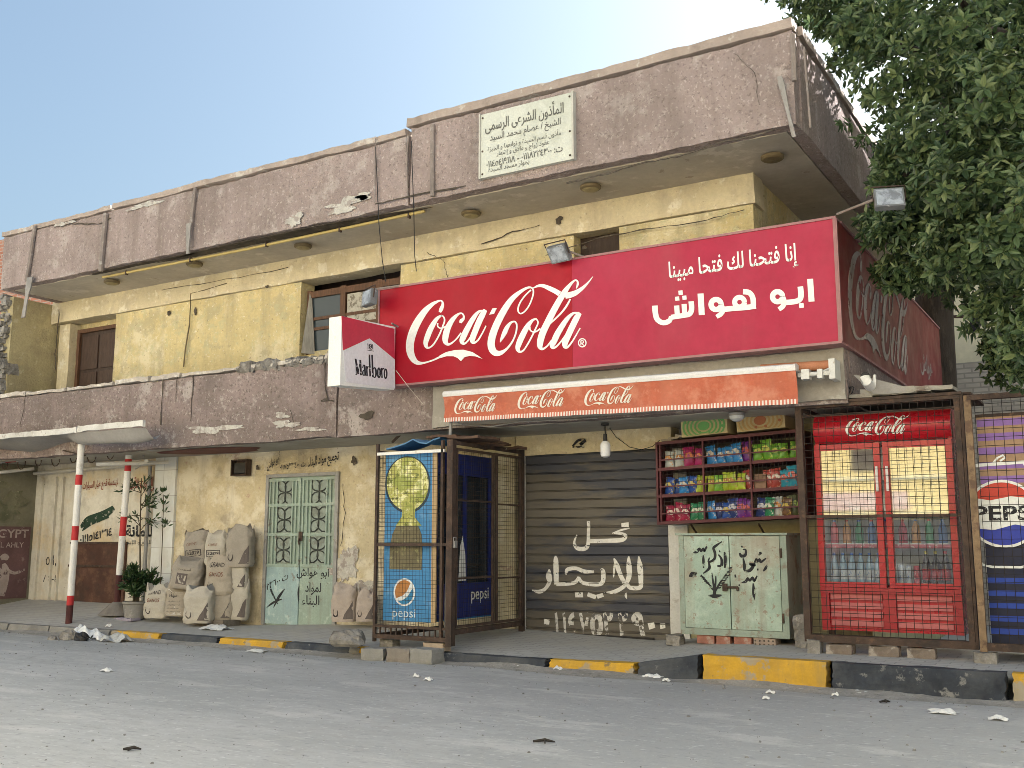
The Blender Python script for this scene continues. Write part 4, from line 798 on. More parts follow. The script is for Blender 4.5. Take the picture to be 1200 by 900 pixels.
l = thing('security_camera', 'white bullet security camera under the corner of the red sign', 'camera', p)
mb = MB(); mb.tube([p + Vector((-.005, -.14, .04)), p + Vector((0, -.15, -.0)), p + Vector((0, .02, -.03))], .05, 14); mb.build('body', WPLAST, l, True)
mb = MB(); mb.lathe([(.045, 0), (.04, .004)], (0, 0, 0), 14); q = p + Vector((-.005, -.145, .045)); mb.v = [(q.x + a, q.y - .006 - c, q.z + b) for a, b, c in mb.v]; mb.tube([q + Vector((0, -.004, 0)), q + Vector((0, -.018, 0))], .022, 10); mb.build('lens', BLACKP, l)
mb = MB(); mb.tube([p + Vector((0, .02, -.03)), p + Vector((.02, .12, -.02)), p + Vector((.02, .16, .1))], .015, 8); pieces(mb, 'bracket', WPLAST, l)
l = thing('gas_pipe', 'thin yellow gas pipe running along under the roof edge', 'pipe', (-11, 10.6, 5.67))
mb = MB(); mb.tube([(-14.3, 10.6, 5.67), (-11, 10.6, 5.655), (-7.75, 10.6, 5.685)], .021, 8); mb.build('pipe', M('yellow_pipe', (.44, .34, .13), .55, .12, 5, [((.25, .2, .1), 6, .58, .08, .6)], .05), l, True)
mb = MB()
for x in (-13.7, -12.2, -10.6, -9.2, -8.0): mb.box(x - .012, x + .012, 10.575, 10.625, 5.63, 5.70)
pieces(mb, 'clip', RUST, l)
def wire(name, label, pts, r_=.006, m=None, catg='cable'):
    b = MB(); b.tube(pts, r_, 5); tag(b.build(name, m or BLACKP, None, True), label, catg)
wire('cable', 'dark cable drooping down the yellow upper wall', [aY(a, b, 11.56) for a, b in ((266, 332), (240, 340), (224, 344), (222, 380), (217, 410), (215, 430))], .012, M('rope', (.16, .13, .08), .9, .2, 8, bump=.2))
wire('cable', 'thin wire hanging from the parapet down past the brown upper window', [aY(a, b, 10.36) for a, b in ((440, 170), (444, 262), (448, 305), (452, 330))], .006)
wire('cable', 'thin wire hanging down the cracked plaster above the red sign', [aY(a, b, 10.33) for a, b in ((482, 165), (485, 250), (486, 300), (488, 318))], .006)
wire('cable', 'slack wire from the hanging bulb to the snack rack', [aY(a, b, 11.3) for a, b in ((712, 498), (722, 512), (738, 524), (752, 527), (765, 523), (773, 516))], .005)
wire('cable', 'pale string tied from the cigarette sign down to the awning', [aY(a, b, 9.95) for a, b in ((464, 434), (480, 455), (496, 474))], .004, M('string', (.5, .45, .4), .8, .1, 8, bump=0))
wire('rod', 'dark iron rod leaning from the balcony underside behind the blue cage', [aY(482, 497, 10.5), aY(460, 518, 10.9)], .018, RUST, 'rod')
l = thing('wall_box', 'rusty open meter box on the ground floor wall above the sacks', 'meter box', aY(280, 547, WY - .05))
a = aY(271, 558, WY - .1); b = aY(290, 538, WY - .1)
mb = MB(); mb.box(a.x, b.x, WY - .12, WY - .01, a.z, a.z + .02); mb.box(a.x, b.x, WY - .12, WY - .01, b.z - .02, b.z); mb.box(a.x, a.x + .02, WY - .12, WY - .01, a.z + .02, b.z - .02); mb.box(b.x - .02, b.x, WY - .12, WY - .01, a.z + .02, b.z - .02); mb.box(a.x + .02, b.x - .02, WY - .03, WY - .011, a.z + .02, b.z - .02)
mb.build('case', RUST, l)
mb = MB(); mb.box(a.x + .06, b.x - .05, WY - .1, WY - .03, a.z + .04, b.z - .05); mb.build('meter', BLACKP, l)

# ================================================================== blue cooler in its cage
def grid(mb, mp, u0, u1, v0, v1, su, sv, r_=.0028, j=.003, seed=1):
    g = random.Random(seed); u = u0
    while u <= u1:
        q = g.uniform(-j, j); mb.tube([mp(u + q, v0, 0), mp(u + g.uniform(-j, j), (v0 + v1) / 2, g.uniform(-j, j)), mp(u - q, v1, 0)], r_, 4, False); u += su
    v = v0
    while v <= v1:
        q = g.uniform(-j, j); mb.tube([mp(u0, v + q, .005), mp((u0 + u1) / 2, v + g.uniform(-j, j), .005 + g.uniform(-j, j)), mp(u1, v - q, .005)], r_, 4, False); v += sv
CX0, CX1, CY0, CY1, CZ0, CZ1 = -7.86, -6.77, 9.86, 11.46, .22, 2.53
cf = thing('mesh_cage', 'rusty wire mesh cage around the blue drinks cooler', 'cage', (-7.3, 10.6, .2), 'locked mesh cages round the coolers')
mb = MB()
for x, y, r_ in ((CX0, CY0, .018), (CX1, CY0, .04), (CX0, CY1, .02), (CX1, CY1, .03)): mb.box(x - r_, x + r_, y - r_, y + r_, CZ0 - .04, CZ1)
mb.box(CX1 - .14, CX1 - .11, CY0 - .02, CY0 + .02, CZ0, CZ1)
pieces(mb, 'post', RUST, cf)
mb = MB()
mb.box(CX0, CX1, CY0 - .03, CY0 + .03, CZ0 + .0, CZ0 + .05); mb.box(CX0, CX1, CY0 - .012, CY0 + .022, CZ0 + .13, CZ0 + .16); mb.box(CX0, CX1, CY0 - .015, CY0 + .018, 1.30, 1.335); mb.box(CX1 - .02, CX1 + .03, CY0, CY1, CZ0 + .08, CZ0 + .14)
for x in [CX0 + .08 * i for i in range(1, 13)]: mb.box(x - .006, x + .006, CY0 - .005, CY0 + .012, CZ0 + .05, CZ0 + .13)
mb.box(CX1 - .02, CX1 + .02, CY0, CY1, CZ1 - .05, CZ1 - .01); mb.box(CX0 - .02, CX0 + .02, CY0, CY1, CZ0, CZ0 + .05); mb.box(CX0 - .02, CX0 + .02, CY0, CY1, CZ1 - .12, CZ1 - .08)
pieces(mb, 'rail', RUST, cf)
mb = MB(); mb.box(CX0, CX1 - .1, CY0 - .02, CY0 + .02, 2.39, 2.425); mb.build('white_bar', WPAINT, cf)
mb = MB(); grid(mb, pY(CY0), CX0 + .02, CX1 - .14, CZ0 + .16, 2.39, .048, .048, .0019, seed=2); grid(mb, pX(CX0), CY0, CY1, CZ0 + .05, 2.4, .055, .055, .0019, seed=9); mb.build('mesh', WIRE, cf)
mb = MB(); x = CX1 + .02
for a, b in ((CY0 + .06, CY0 + .09), (10.72, 10.75), (10.80, 10.83), (CY1 - .08, CY1 - .05)): mb.box(x - .015, x + .015, a, b, CZ0 + .15, 2.44)
for z in (CZ0 + .15, 2.41): mb.box(x - .014, x + .014, CY0 + .09, CY1 - .08, z, z + .03)
for z in (.92, 1.82): mb.box(x - .012, x + .012, CY0 + .09, 10.72, z, z + .022); mb.box(x - .012, x + .012, 10.83, CY1 - .08, z - .02, z)
dr = mb.build('door', RUST, cf)
mb = MB(); grid(mb, pX(x), CY0 + .09, CY1 - .08, CZ0 + .18, 2.41, .05, .05, .0019, seed=4); mb.build('mesh', WIRE, dr)
mb = MB(); mb.box(CX1 + .03, CX1 + .07, CY0 - .02, CY0 + .03, 1.28, 1.36); mb.tube([(CX1 + .05, CY0 - .02, 1.36), (CX1 + .05, CY0 - .02, 1.4), (CX1 + .05, CY0 + .03, 1.4), (CX1 + .05, CY0 + .03, 1.36)], .007, 5); mb.build('padlock', GREY, cf)
mb = MB()
for i in range(9):
    a = rk.uniform(CX0 + .4, CX1 - .1); b = rk.uniform(CY0 + .1, CY1 - .3); mb.gbox(a, a + rk.uniform(.2, .5), b, b + rk.uniform(.2, .6), CZ1 - .02 + i * .012, CZ1 + .01 + i * .012, .1, .02, 4, i)
mb.build('scrap_roof', M('rusty_scrap', (.12, .075, .055), .9, .3, 5, [((.35, .31, .27), 5, .62, .05, .8)], .5, 20), cf)
mb = MB(); q = [(CX0 + .1 + .8 * i / 8, [0, .015, .035, .06, .10, .055, .04, .08, .1][i]) for i in range(9)]
mb.add([(u, CY0 + y, 2.46 + v + y * .02) for y in (.03, .5) for u, v in q] + [(u, CY0 + y, 2.475 + v + y * .02) for y in (.03, .5) for u, v in q], [(i, i + 1, 10 + i, 9 + i) for i in range(8)] + [(18 + i, 19 + i, 28 + i, 27 + i) for i in range(8)] + [(i, i + 1, 19 + i, 18 + i) for i in range(8)] + [(9 + i, 10 + i, 28 + i, 27 + i) for i in range(8)])
mb.build('blue_sheet', M('blue_plastic_sheet', (.08, .20, .36), .6, .2, 4, bump=.1), cf)

BLU = M('cooler_blue', (.05, .235, .50), .5, .10, 2.5, [((.16, .36, .58), 3, .55, .1, .6), ((.32, .42, .48), 8, .66, .05, .6)], .04, 30, spec=.35)
DBL = M('cooler_dark_blue', (.012, .025, .17), .45, .15, 3, [((.05, .08, .22), 4, .6, .1, .5)], .04)
bf = thing('drinks_cooler', 'blue drinks cooler with a golden bubble picture on its side, inside the left cage', 'cooler', (-7.4, 10.6, .42))
FX0, FX1, FY0, FY1, FZ0, FZ1 = -7.80, -7.04, 9.94, 11.3, .42, 2.42
mb = MB(); mb.box(FX0, FX1 - .06, FY0, FY0 + .04, FZ0, FZ1); mb.box(FX0, FX1 - .06, FY1 - .04, FY1, FZ0, FZ1); mb.box(FX0, FX0 + .04, FY0 + .04, FY1 - .04, FZ0, FZ1); mb.box(FX0 + .04, FX1 - .06, FY0 + .04, FY1 - .04, FZ0, .6); mb.box(FX0 + .04, FX1 - .06, FY0 + .04, FY1 - .04, FZ1 - .06, FZ1); bd = mb.build('body', BLU, bf)
mb = MB(); mb.box(FX1 - .055, FX1 + .01, FY0 - .004, FY0 + .0, FZ0, FZ1); mb.box(FX1 - .06, FX1, FY0, FY0 + .03, FZ0, FZ1); mb.build('tan_edge', M('tan_tape', (.50, .36, .20), .7, .15, 3, bump=.1), bf)
p = pY(FY0)
def bfn(a, b): q = aY(a, b, FY0); return (q.x, q.z)
mb = MB(); mb.sheet([bfn(478 + 26.5 * math.cos(t), 568 + 33.5 * math.sin(t)) for t in [R(100 - 20 - k * 10) for k in range(35)]][::-1], p, 0, .003); mb.build('picture_rim', M('dark_rim', (.02, .05, .08), .5, .1, 5, bump=0), bd)
GOLD = M('gold_fizz', (.46, .46, .13), .5, .2, 9, [((.78, .77, .42), 10, .50, .06, .95), ((.12, .14, .03), 8, .56, .05, .95), ((.25, .30, .06), 4, .50, .08, .8), ((.05, .06, .02), 13, .63, .03, .9)], .1, 20, coord='Object')
mb = MB(); mb.sheet([bfn(478 + 24.5 * math.cos(R(k * 10)), 567 + 31.5 * math.sin(R(k * 10))) for k in range(36)][::-1], p, 0, .005)
mb.sheet([bfn(*q) for q in ((472, 596), (471, 606), (464, 616), (494, 616), (486, 606), (487, 596))], p, 0, .0056); gp = mb.build('fizz_picture', GOLD, bd)
mb = MB(); mb.sheet([bfn(*q) for q in ((465, 616), (460, 626), (457, 642), (456.5, 667), (494, 668), (495, 644), (494, 626), (490, 616))], p, 0, .0052); mb.build('bottle_picture', M('bottle_brown', (.16, .14, .08), .5, .25, 5, [((.34, .34, .16), 6, .56, .08, .7), ((.45, .45, .38), 26, .66, .04, .8)], .1), bd)
def gl(a, b): return bfn(a, b)
c_ = (474, 694); rx, ry = 12.6, 16.3
mb = MB(); mb.sheet([gl(c_[0] + rx * math.cos(R(k * 10)), c_[1] + ry * math.sin(R(k * 10))) for k in range(36)][::-1], p, 0, .003); mb.build('emblem', M('emblem_white', (.72, .76, .78), .5, .04, 5, bump=0), bd)
mb = MB(); mb.sheet([gl(c_[0] + 10.8 * math.cos(R(q)), c_[1] + 14.2 * math.sin(R(q))) for q in range(150, 313, 9)] + [gl(480, 686), gl(477, 693), gl(472, 698), gl(467, 700)], p, 0, .0045); mb.build('emblem_top', M('emblem_orange', (.46, .20, .06), .6, .15, 5, bump=0), bd)
mb = MB(); mb.sheet([gl(c_[0] + 10.8 * math.cos(R(q)), c_[1] + 14.2 * math.sin(R(q))) for q in range(-18, 136, 9)] + [gl(471, 704), gl(478, 699), gl(482, 692)], p, 0, .0045); mb.build('emblem_base', M('emblem_blue', (.03, .22, .44), .5, .1, 5, bump=0), bd)
mb = MB(); a = aY(460, 726, FY0); b = aY(487, 714, FY0); write(mb, 'pepsi', p, (a.x, b.x, a.z, b.z), .004, -.004, ar=False); mb.build('lettering', M('cooler_white', (.62, .72, .78), .5, .05, 5, bump=0), bd)
mb = MB(); px = FX1 - .06
for y0, y1 in ((FY0 + .04, FY0 + .10), (10.60, 10.66), (FY1 - .12, FY1 - .04)): mb.box(px - .03, px + .02, y0, y1, .62, FZ1 - .26)
mb.box(px - .03, px + .03, FY0 + .04, FY1 - .04, FZ1 - .26, FZ1 - .0); mb.box(px - .03, px + .025, FY0 + .04, FY1 - .04, FZ0 + .02, .85); mb.build('front_frame', DBL, bf)
mb = MB(); write(mb, 'pepsi', pX(px + .027), (10.75, 11.15, .6, .78), .002, .01, ar=False); mb.build('lettering', WHITE, bf)
mb = MB(); mb.box(px - .012, px - .004, FY0 + .10, 10.60, .85, FZ1 - .26); mb.box(px - .012, px - .004, 10.66, FY1 - .12, .85, FZ1 - .26); mb.build('glass_door', glass('cooler_glass', (.55, .62, .66), .05, .25, .05, (.06, .07, .08), .15), bf)
mb = MB()
for z in (1.05, 1.4, 1.75): mb.box(FX0 + .06, px - .05, FY0 + .05, FY1 - .05, z, z + .012)
pieces(mb, 'shelf', M('shelf_white', (.6, .6, .6), .5, .1, 4, bump=0), bf)
mb = MB(); mb.add([(px + .035, 10.45, .88), (px + .035, 10.62, .88), (px + .05, 10.58, 1.2), (px + .03, 10.5, 1.3), (px + .04, 10.53, 1.42)], [(0, 1, 2, 3), (3, 2, 4)]); mb.build('torn_paper', WPLAST, bf)

# ================================================================== red cooler and the cages at the right
KX0, KX1, KY_, KZ0, KZ1 = -2.88, -1.34, 10.5, .42, 2.75
rc = thing('mesh_cage', 'rusty wire mesh cage in front of the red double door cooler', 'cage', (-2.1, 10.6, .3), 'locked mesh cages round the coolers')
mb = MB()
for x, r_ in ((KX0, .032), (KX1 - .03, .026), (KX1 + .012, .012)): mb.box(x - r_, x + r_, KY_ - .03, KY_ + .03, KZ0 - .05, KZ1 - .002)
mb.box(KX0 - .03, KX0 + .03, 11.4, 11.46, KZ0 - .05, KZ1); pieces(mb, 'post', RUST, rc)
mb = MB(); mb.box(KX0, KX1, KY_ - .035, KY_ + .035, KZ1 - .05, KZ1); mb.box(KX0 - .02, KX1 + .02, KY_ - .05, KY_ + .02, KZ1 - .012, KZ1 + .015); mb.box(KX0, KX1, KY_ - .036, KY_ + .034, KZ0 - .05, KZ0 + .02); mb.box(KX0, KX1, KY_ - .014, KY_ + .012, 1.585, 1.615); mb.box(KX0, KX1, KY_ - .014, KY_ + .012, KZ1 - .14, KZ1 - .12); mb.box(KX0 - .02, KX0 + .02, KY_ + .03, 11.4, KZ1 - .06, KZ1 - .02)
pieces(mb, 'rail', RUST, rc)
mb = MB(); grid(mb, pY(KY_ - .02), KX0 + .05, KX1 - .08, KZ0 + .03, KZ1 - .05, .074, .07, .0027, seed=6); mb.build('mesh', WIRE, rc)
mb = MB(); mb.gbox(KX0, KX1 + .1, KY_ + .03, 11.5, KZ1 - .01, KZ1 + .012, .2, .01, 2, 3); mb.build('roof_sheet', RUST, rc)
fg = thing('drinks_cooler', 'red double door drinks cooler with white script header', 'cooler', (-2.1, 11, .47))
GX0, GX1, GY, GZ0, GZ1 = -2.80, -1.47, 10.72, .47, 2.66
CR = M('cooler_red', (.40, .012, .022), .32, .06, 3, [((.34, .02, .03), 4, .6, .1, .5)], .02, spec=.5)
CRD = M('cooler_red_trim', (.34, .014, .022), .35, .08, 3, bump=.02, spec=.5)
mb = MB(); mb.box(GX0, GX0 + .04, GY + .06, GY + .7, GZ0, GZ1 - .3); mb.box(GX1 - .04, GX1, GY + .06, GY + .7, GZ0, GZ1 - .3); mb.box(GX0 + .04, GX1 - .04, GY + .66, GY + .7, GZ0, GZ1 - .3); mb.box(GX0, GX1, GY + .1, GY + .7, GZ1 - .3, GZ1); mb.box(GX0 + .04, GX1 - .04, GY + .06, GY + .66, GZ0, .86)
mb.build('body', CR, fg)
mb = MB(); n = 12; hv = []
for i in range(n + 1):
    t = i / n; hv.append((GY + .10 - .11 * math.sin(math.pi * (t * .8 + .1)), GZ1 - .30 + .28 * t))
mb.add([(x, y, z) for x in (GX0, GX1) for y, z in hv], [(i, i + n + 1, i + n + 2, i + 1) for i in range(n)] + [tuple(range(n + 1)), tuple(range(2 * n + 1, n, -1))]); hd = mb.build('header', CR, fg, True)
mb = MB()
def onh(u, v, w_=0):
    t = max(0, min(1, (v - (GZ1 - .30)) / .28)); return (u, GY + .10 - .11 * math.sin(math.pi * (t * .8 + .1)) - w_ - .003, v)
a = aY(989, 503, GY); b = aY(1056, 490, GY); wordmark(mb, onh, -2.47, .60, GZ1 - .245, .003, sy=1.0); mb.build('script_lettering', WHITE, hd)
MID = (GX0 + GX1) / 2 + .0
for a, b, lab in ((GX0, MID - .015, None), (MID + .015, GX1, None)):
    mb = MB(); z0, z1 = .90, GZ1 - .32
    mb.box(a, a + .06, GY, GY + .05, z0, z1); mb.box(b - .06, b, GY, GY + .05, z0, z1); mb.box(a + .06, b - .06, GY, GY + .05, z0, z0 + .05); mb.box(a + .06, b - .06, GY, GY + .05, z1 - .06, z1)
    dd = mb.build('door', CR, fg)
    mb = MB(); mb.box(a + .06, b - .06, GY + .018, GY + .026, z0 + .05, z1 - .06); pieces(mb, 'pane', glass('cooler_door_glass', (.93, .96, .96), .15, .0, .03, blend=.2), dd)
    mb = MB(); h = b - .035 if a == GX0 else a + .035; mb.box(h - .012, h + .012, GY - .02, GY - .001, 1.85, 2.1); mb.build('handle', M('handle_white', (.65, .62, .62), .4, .05, 5, bump=0), dd)
mb = MB()
for a, b in ((GX0 + .09, MID - .07), (MID + .07, GX1 - .09)):
    for k in range(4):
        z = .52 + k * .085; mb.hexa([(a, GY + .03, z), (b, GY + .03, z), (b, GY + .059, z), (a, GY + .059, z), (a, GY + .045, z + .055), (b, GY + .045, z + .055), (b, GY + .059, z + .055), (a, GY + .059, z + .055)])
pieces(mb, 'louvre', M('dusty_louvre_red', (.46, .13, .13), .6, .12, 3, bump=.02), fg)
mb = MB(); mb.box(GX0, GX1, GY + .0, GY + .055, .84, .895); mb.box(GX0, GX0 + .08, GY + .02, GY + .058, GZ0, .84); mb.box(GX1 - .08, GX1, GY + .02, GY + .058, GZ0, .84); mb.box(MID - .06, MID + .06, GY + .02, GY + .058, GZ0, .84); pieces(mb, 'plinth', CRD, fg)
SHELF = M('cooler_shelf_and_liner', (.80, .81, .82), .4, .06, 4, bump=0)
mb = MB()
for z in (1.30, 1.62, 1.98): mb.box(GX0 + .05, GX1 - .05, GY + .1, GY + .62, z, z + .02); mb.box(GX0 + .05, GX1 - .05, GY + .09, GY + .099, z - .015, z + .035)
mb.box(GX0 + .041, GX1 - .041, GY + .645, GY + .655, .9, GZ1 - .31); mb.box(GX0 + .041, GX0 + .046, GY + .08, GY + .64, .9, GZ1 - .31); mb.box(GX1 - .046, GX1 - .041, GY + .08, GY + .64, .9, GZ1 - .31); mb.box(GX0 + .05, GX1 - .05, GY + .08, GY + .64, .862, .868); pieces(mb, 'shelf', SHELF, fg)  # white back, side and floor liners added to brighten the cooler inside
mb = MB(); 
for z in (1.285, .865): mb.box(GX0 + .05, GX1 - .05, GY + .08, GY + .088, z, z + .04)
pieces(mb, 'price_rail', M('pink_rail', (.55, .12, .16), .5, .2, 14, [((.7, .6, .6), 20, .55, .05, .8)], .0), fg)
# bottles and cans inside
def bottle(name, label, catg, p, h, r_, col, cap, grp, lab=None):
    o = thing(name, label, catg, p, grp); mb = MB()
    mb.lathe([(r_ * .9, 0), (r_, .02 * h / .3), (r_, .6 * h), (r_ * .75, .74 * h), (r_ * .36, .88 * h), (r_ * .34, .94 * h)], p, 12); mb.build('bottle', col, o, True)
    mb = MB(); mb.lathe([(r_ * .4, .93 * h), (r_ * .4, h)], p, 10); mb.build('cap', cap, o, True)
    if lab: mb = MB(); mb.lathe([(r_ * 1.02, .28 * h), (r_ * 1.02, .55 * h)], p, 12); mb.build('wrapper', lab, o, True)
    return o
WB = M('water_bottle', (.30, .45, .60), .2, .1, 8, bump=0, spec=.6); COLA = M('cola_dark', (.035, .015, .012), .2, .1, 5, bump=0, spec=.6); CAPB = M('cap_blue', (.05, .15, .5), .4, .05, 5, bump=0); CAPR = M('cap_red', (.5, .03, .04), .4, .05, 5, bump=0); CAPY = M('cap_yellow', (.55, .45, .05), .4, .05, 5, bump=0); LBR = M('wrapper_red', (.5, .03, .04), .4, .2, 30, [((.8, .7, .7), 40, .6, .05, .9)], 0); LBW = M('wrapper_white', (.6, .62, .66), .4, .2, 30, [((.1, .2, .5), 30, .56, .05, .9)], 0)
ORD = ['first', 'second', 'third', 'fourth', 'fifth', 'sixth', 'seventh', 'eighth', 'ninth']
proto = None
for i in range(6):
    bottle('water_bottle', f'clear blue water bottle, {ORD[i]} from left on the red cooler floor', 'bottle', Vector((GX0 + .115 + i * .088, GY + .16, .87)), .37, .042, WB, CAPB, 'water bottles in the red cooler', LBW)
for i in range(3):
    bottle('cola_bottle', f'dark cola bottle, {ORD[i]} from left behind the right cooler door', 'bottle', Vector((MID + .34 + i * .09, GY + .16, .87)), .39, .043, COLA, CAPY if i < 2 else CAPR, 'cola bottles in the red cooler', LBR)
for i in range(3):
    for k in range(2):
        p = Vector((MID + .10 + i * .075, GY + .16, .872 + k * .125)); o = thing('drink_can', f'white and blue drink can, {ORD[i]} from left in the {"upper" if k else "lower"} row of the cooler', 'can', p, 'cans in the red cooler')
        mb = MB(); mb.lathe([(.024, 0), (.032, .008), (.032, .11), (.026, .12), (.024, .12)], p, 12); mb.build('body', LBW if i < 2 else LBR, o, True)
        mb = MB(); mb.lathe([(.023, .1205), (.008, .122)], p, 10); mb.build('lid', SHELF, o, True)
cols = [((.5, .05, .08), 'crimson'), ((.55, .25, .06), 'orange'), ((.08, .3, .15), 'green'), ((.10, .2, .45), 'blue'), ((.55, .2, .3), 'pink')]
for i in range(9):
    c, nm = cols[i % 5]; x = GX0 + .12 + i * .125 + (.05 if i > 4 else 0)
    bottle('juice_bottle', f'small {nm} juice bottle, {ORD[i]} from left on the lower cooler shelf', 'bottle', Vector((x, GY + .2, 1.322)), .25, .043, M('juice_' + nm, c, .35, .1, 5, bump=0), CAPR if i % 2 else CAPB, 'small bottles on the cooler shelf')

pc = thing('mesh_cage', 'rusty wire mesh cage over the purple and blue cooler at the right edge', 'cage', (-.3, 10.6, .3), 'locked mesh cages round the coolers')
PX0, PX1, PY, PZ0, PZ1 = -1.27, .75, 10.44, .42, 2.72
mb = MB()
for x in (PX0, PX1): mb.box(x - .03, x + .03, PY - .03, PY + .03, PZ0 - .06, PZ1 - .003)
pieces(mb, 'post', M('worn_tan_iron', (.24, .165, .10), .8, .3, 7, [((.10, .06, .045), 8, .52, .08, .8)], .3), pc)
mb = MB(); mb.box(PX0, PX1, PY - .035, PY + .03, PZ1 - .05, PZ1); mb.box(PX0 + .03, PX1, PY - .032, PY + .03, PZ0 - .05, PZ0 + .02); pieces(mb, 'rail', RUST, pc)
mb = MB(); grid(mb, pY(PY - .02), PX0 + .06, PX1 - .05, PZ0 + .02, PZ1 - .05, .078, .078, .0026, seed=8); mb.build('mesh', WIRE, pc)
pf = thing('drinks_cooler', 'purple and blue striped cooler with a drink can picture at the right edge', 'cooler', (-.3, 10.9, .4))
QY, QT = 10.6, 2.52
mb = MB()
for z0, z1 in ((.42, QT),): mb.box(PX0 + .05, PX1 - .04, QY + .006, QY + .7, z0, z1)
fb = mb.build('body', M('cooler_navy', (.012, .016, .045), .5, .15, 3, bump=.03), pf)
mbp, mbb, mbt = MB(), MB(), MB(); p = pY(QY + .006)
z = 2.50; k = 0; hx = 1.7
mbt.box(PX0 + .05, PX1 - .04, QY, QY + .006, hx - .35, QT)
while z > hx - .1: mbp.sheet([(PX0 + .05, z - .07), (PX1 - .04, z - .05), (PX1 - .04, z), (PX0 + .05, z)], p, .005, .009); z -= .135
z = 1.02
while z > .45: mbb.sheet([(PX0 + .05, z - .05), (PX1 - .04, z - .055), (PX1 - .04, z + .01), (PX0 + .05, z)], p, .0, .004); z -= .115
mbt.build('tan_field', M('tan_print', (.34, .22, .135), .55, .1, 2, bump=.02), fb); mbp.build('purple_stripe', M('purple_print', (.24, .13, .40), .5, .08, 2, bump=.02), fb); mbb.build('blue_stripe', M('blue_print', (.02, .06, .36), .5, .08, 2, bump=.02), fb)
def qfn(a, b): q = aY(1110 + a / 5, b, QY); return (q.x, q.z)
p = pY(QY)
def q3(x, y): q = aY(x, y, QY); return (q.x, q.z)
mb = MB(); cx, cy, rr = q3(1175, 602)[0], q3(1175, 602)[1], .315
def thin(pts, wd=.022): 
    A, Bq = [], []
    for i, q in enumerate(pts):
        a = pts[max(0, i - 1)]; b = pts[min(len(pts) - 1, i + 1)]; dx, dy = b[0] - a[0], b[1] - a[1]; l = math.hypot(dx, dy) or 1
        A.append((q[0] - dy / l * wd / 2, q[1] + dx / l * wd / 2)); Bq.append((q[0] + dy / l * wd / 2, q[1] - dx / l * wd / 2))
    mb.strip(A, Bq, p, .001, .0105)
mb = MB()
thin([(cx - .27, cy + .1), (cx - .27, cy + .3), (cx - .25, cy + .38), (cx - .21, cy + .45)]); thin([(cx - .25, cy + .455), (cx + .25, cy + .475)], .03); thin([(cx + .27, cy + .1), (cx + .27, cy + .3), (cx + .25, cy + .38), (cx + .21, cy + .46)])
thin([(cx - .05, cy + .475), (cx - .01, cy + .52), (cx + .04, cy + .545), (cx + .055, cy + .52), (cx + .01, cy + .49)], .018)
thin([(cx - .24, cy - .2), (cx - .235, cy - .42), (cx - .2, cy - .47), (cx - .12, cy - .49), (cx + .12, cy - .49), (cx + .2, cy - .47), (cx + .235, cy - .42), (cx + .24, cy - .2)])
mb.sheet([(cx + rr * math.cos(R(k * 8)), cy + rr * math.sin(R(k * 8))) for k in range(45)], p, .0, .0125); mb.build('can_picture', WHITE, fb)
mb = MB(); r2 = .29; mb.sheet([(cx + r2 * math.cos(R(k)), cy + r2 * math.sin(R(k))) for k in range(28, 153, 6)] + [(cx - .1, cy + .125), (cx + .08, cy + .16)], p, .012, .015); mb.build('can_red', M('can_red_print', (.56, .06, .04), .5, .05, 4, bump=0), fb)
mb = MB(); mb.sheet([(cx + r2 * math.cos(R(k)), cy + r2 * math.sin(R(k))) for k in range(207, 334, 6)] + [(cx + .1, cy - .10), (cx - .08, cy - .15)], p, .012, .015); mb.build('can_blue', M('can_blue_print', (.03, .05, .36), .5, .05, 4, bump=0), fb)
mb = MB(); write(mb, 'PEPSI', p, (cx - .245, cx + .285, cy - .065, cy + .075), .0135, .028, ar=False); mb.build('lettering', INK, fb)
mb = MB(); mb.box(PX0 + .04, PX1 - .03, QY - .004, QY + .71, QT, QT + .03); mb.build('lid', RUST, pf)

# ================================================================== cabinet, rack and crisps
cb = thing('metal_cabinet', 'pale green two door metal cabinet painted with Arabic words beside the shutter', 'cabinet', (-3.8, 11.1, .33))
BX0, BX1, BY, BZ0, BZ1 = -4.42, -3.2, 10.95, .34, 1.42
mb = MB(); mb.box(BX0, BX1, BY + .03, 11.5, BZ0, BZ1); mb.box(BX0 - .03, BX1 + .02, BY - .02, 11.52, BZ1 + .002, BZ1 + .025); mb.box(BX0, BX1, BY + .005, BY + .03, BZ0, BZ0 + .07); mb.box(BX0, BX0 + .06, BY + .005, BY + .03, BZ0 + .07, BZ1); mb.box(BX1 - .07, BX1, BY + .005, BY + .03, BZ0 + .07, BZ1)
mb.build('case', M('cabinet_frame_paint', (.27, .33, .285), .65, .12, 3, [((.20, .16, .13), 6, .53, .08, .85)], .25), cb)
m_ = (BX0 + BX1) / 2 - .02
mb = MB(); mb.box(BX0 + .065, m_ - .006, BY, BY + .028, BZ0 + .075, BZ1 - .01); dl = mb.build('door', MINT, cb)
mb = MB(); mb.box(m_ + .006, BX1 - .075, BY - .002, BY + .027, BZ0 + .075, BZ1 - .01); dr_ = mb.build('door', MINT, cb)
mb = MB(); mb.box(m_ - .08, m_ - .03, BY - .03, BY, .82, .90); mb.tube([(m_ - .05, BY - .02, .86), (m_ + .09, BY - .02, .862)], .012, 8); mb.tube([(m_ + .09, BY - .02, .862), (m_ + .09, BY - .03, .83)], .014, 8); pieces(mb, 'bolt', RUST, dl)
WK = lambda ss: [[(a, b, c * 1.35 + 1.5) for a, b, c in q] for q in ss]
def kfn(a, b): q = aY(770 + a / 5.622, 600 + b / 5.625, BY); return (q.x, q.z)
p = pY(BY - .002)
mb = MB()
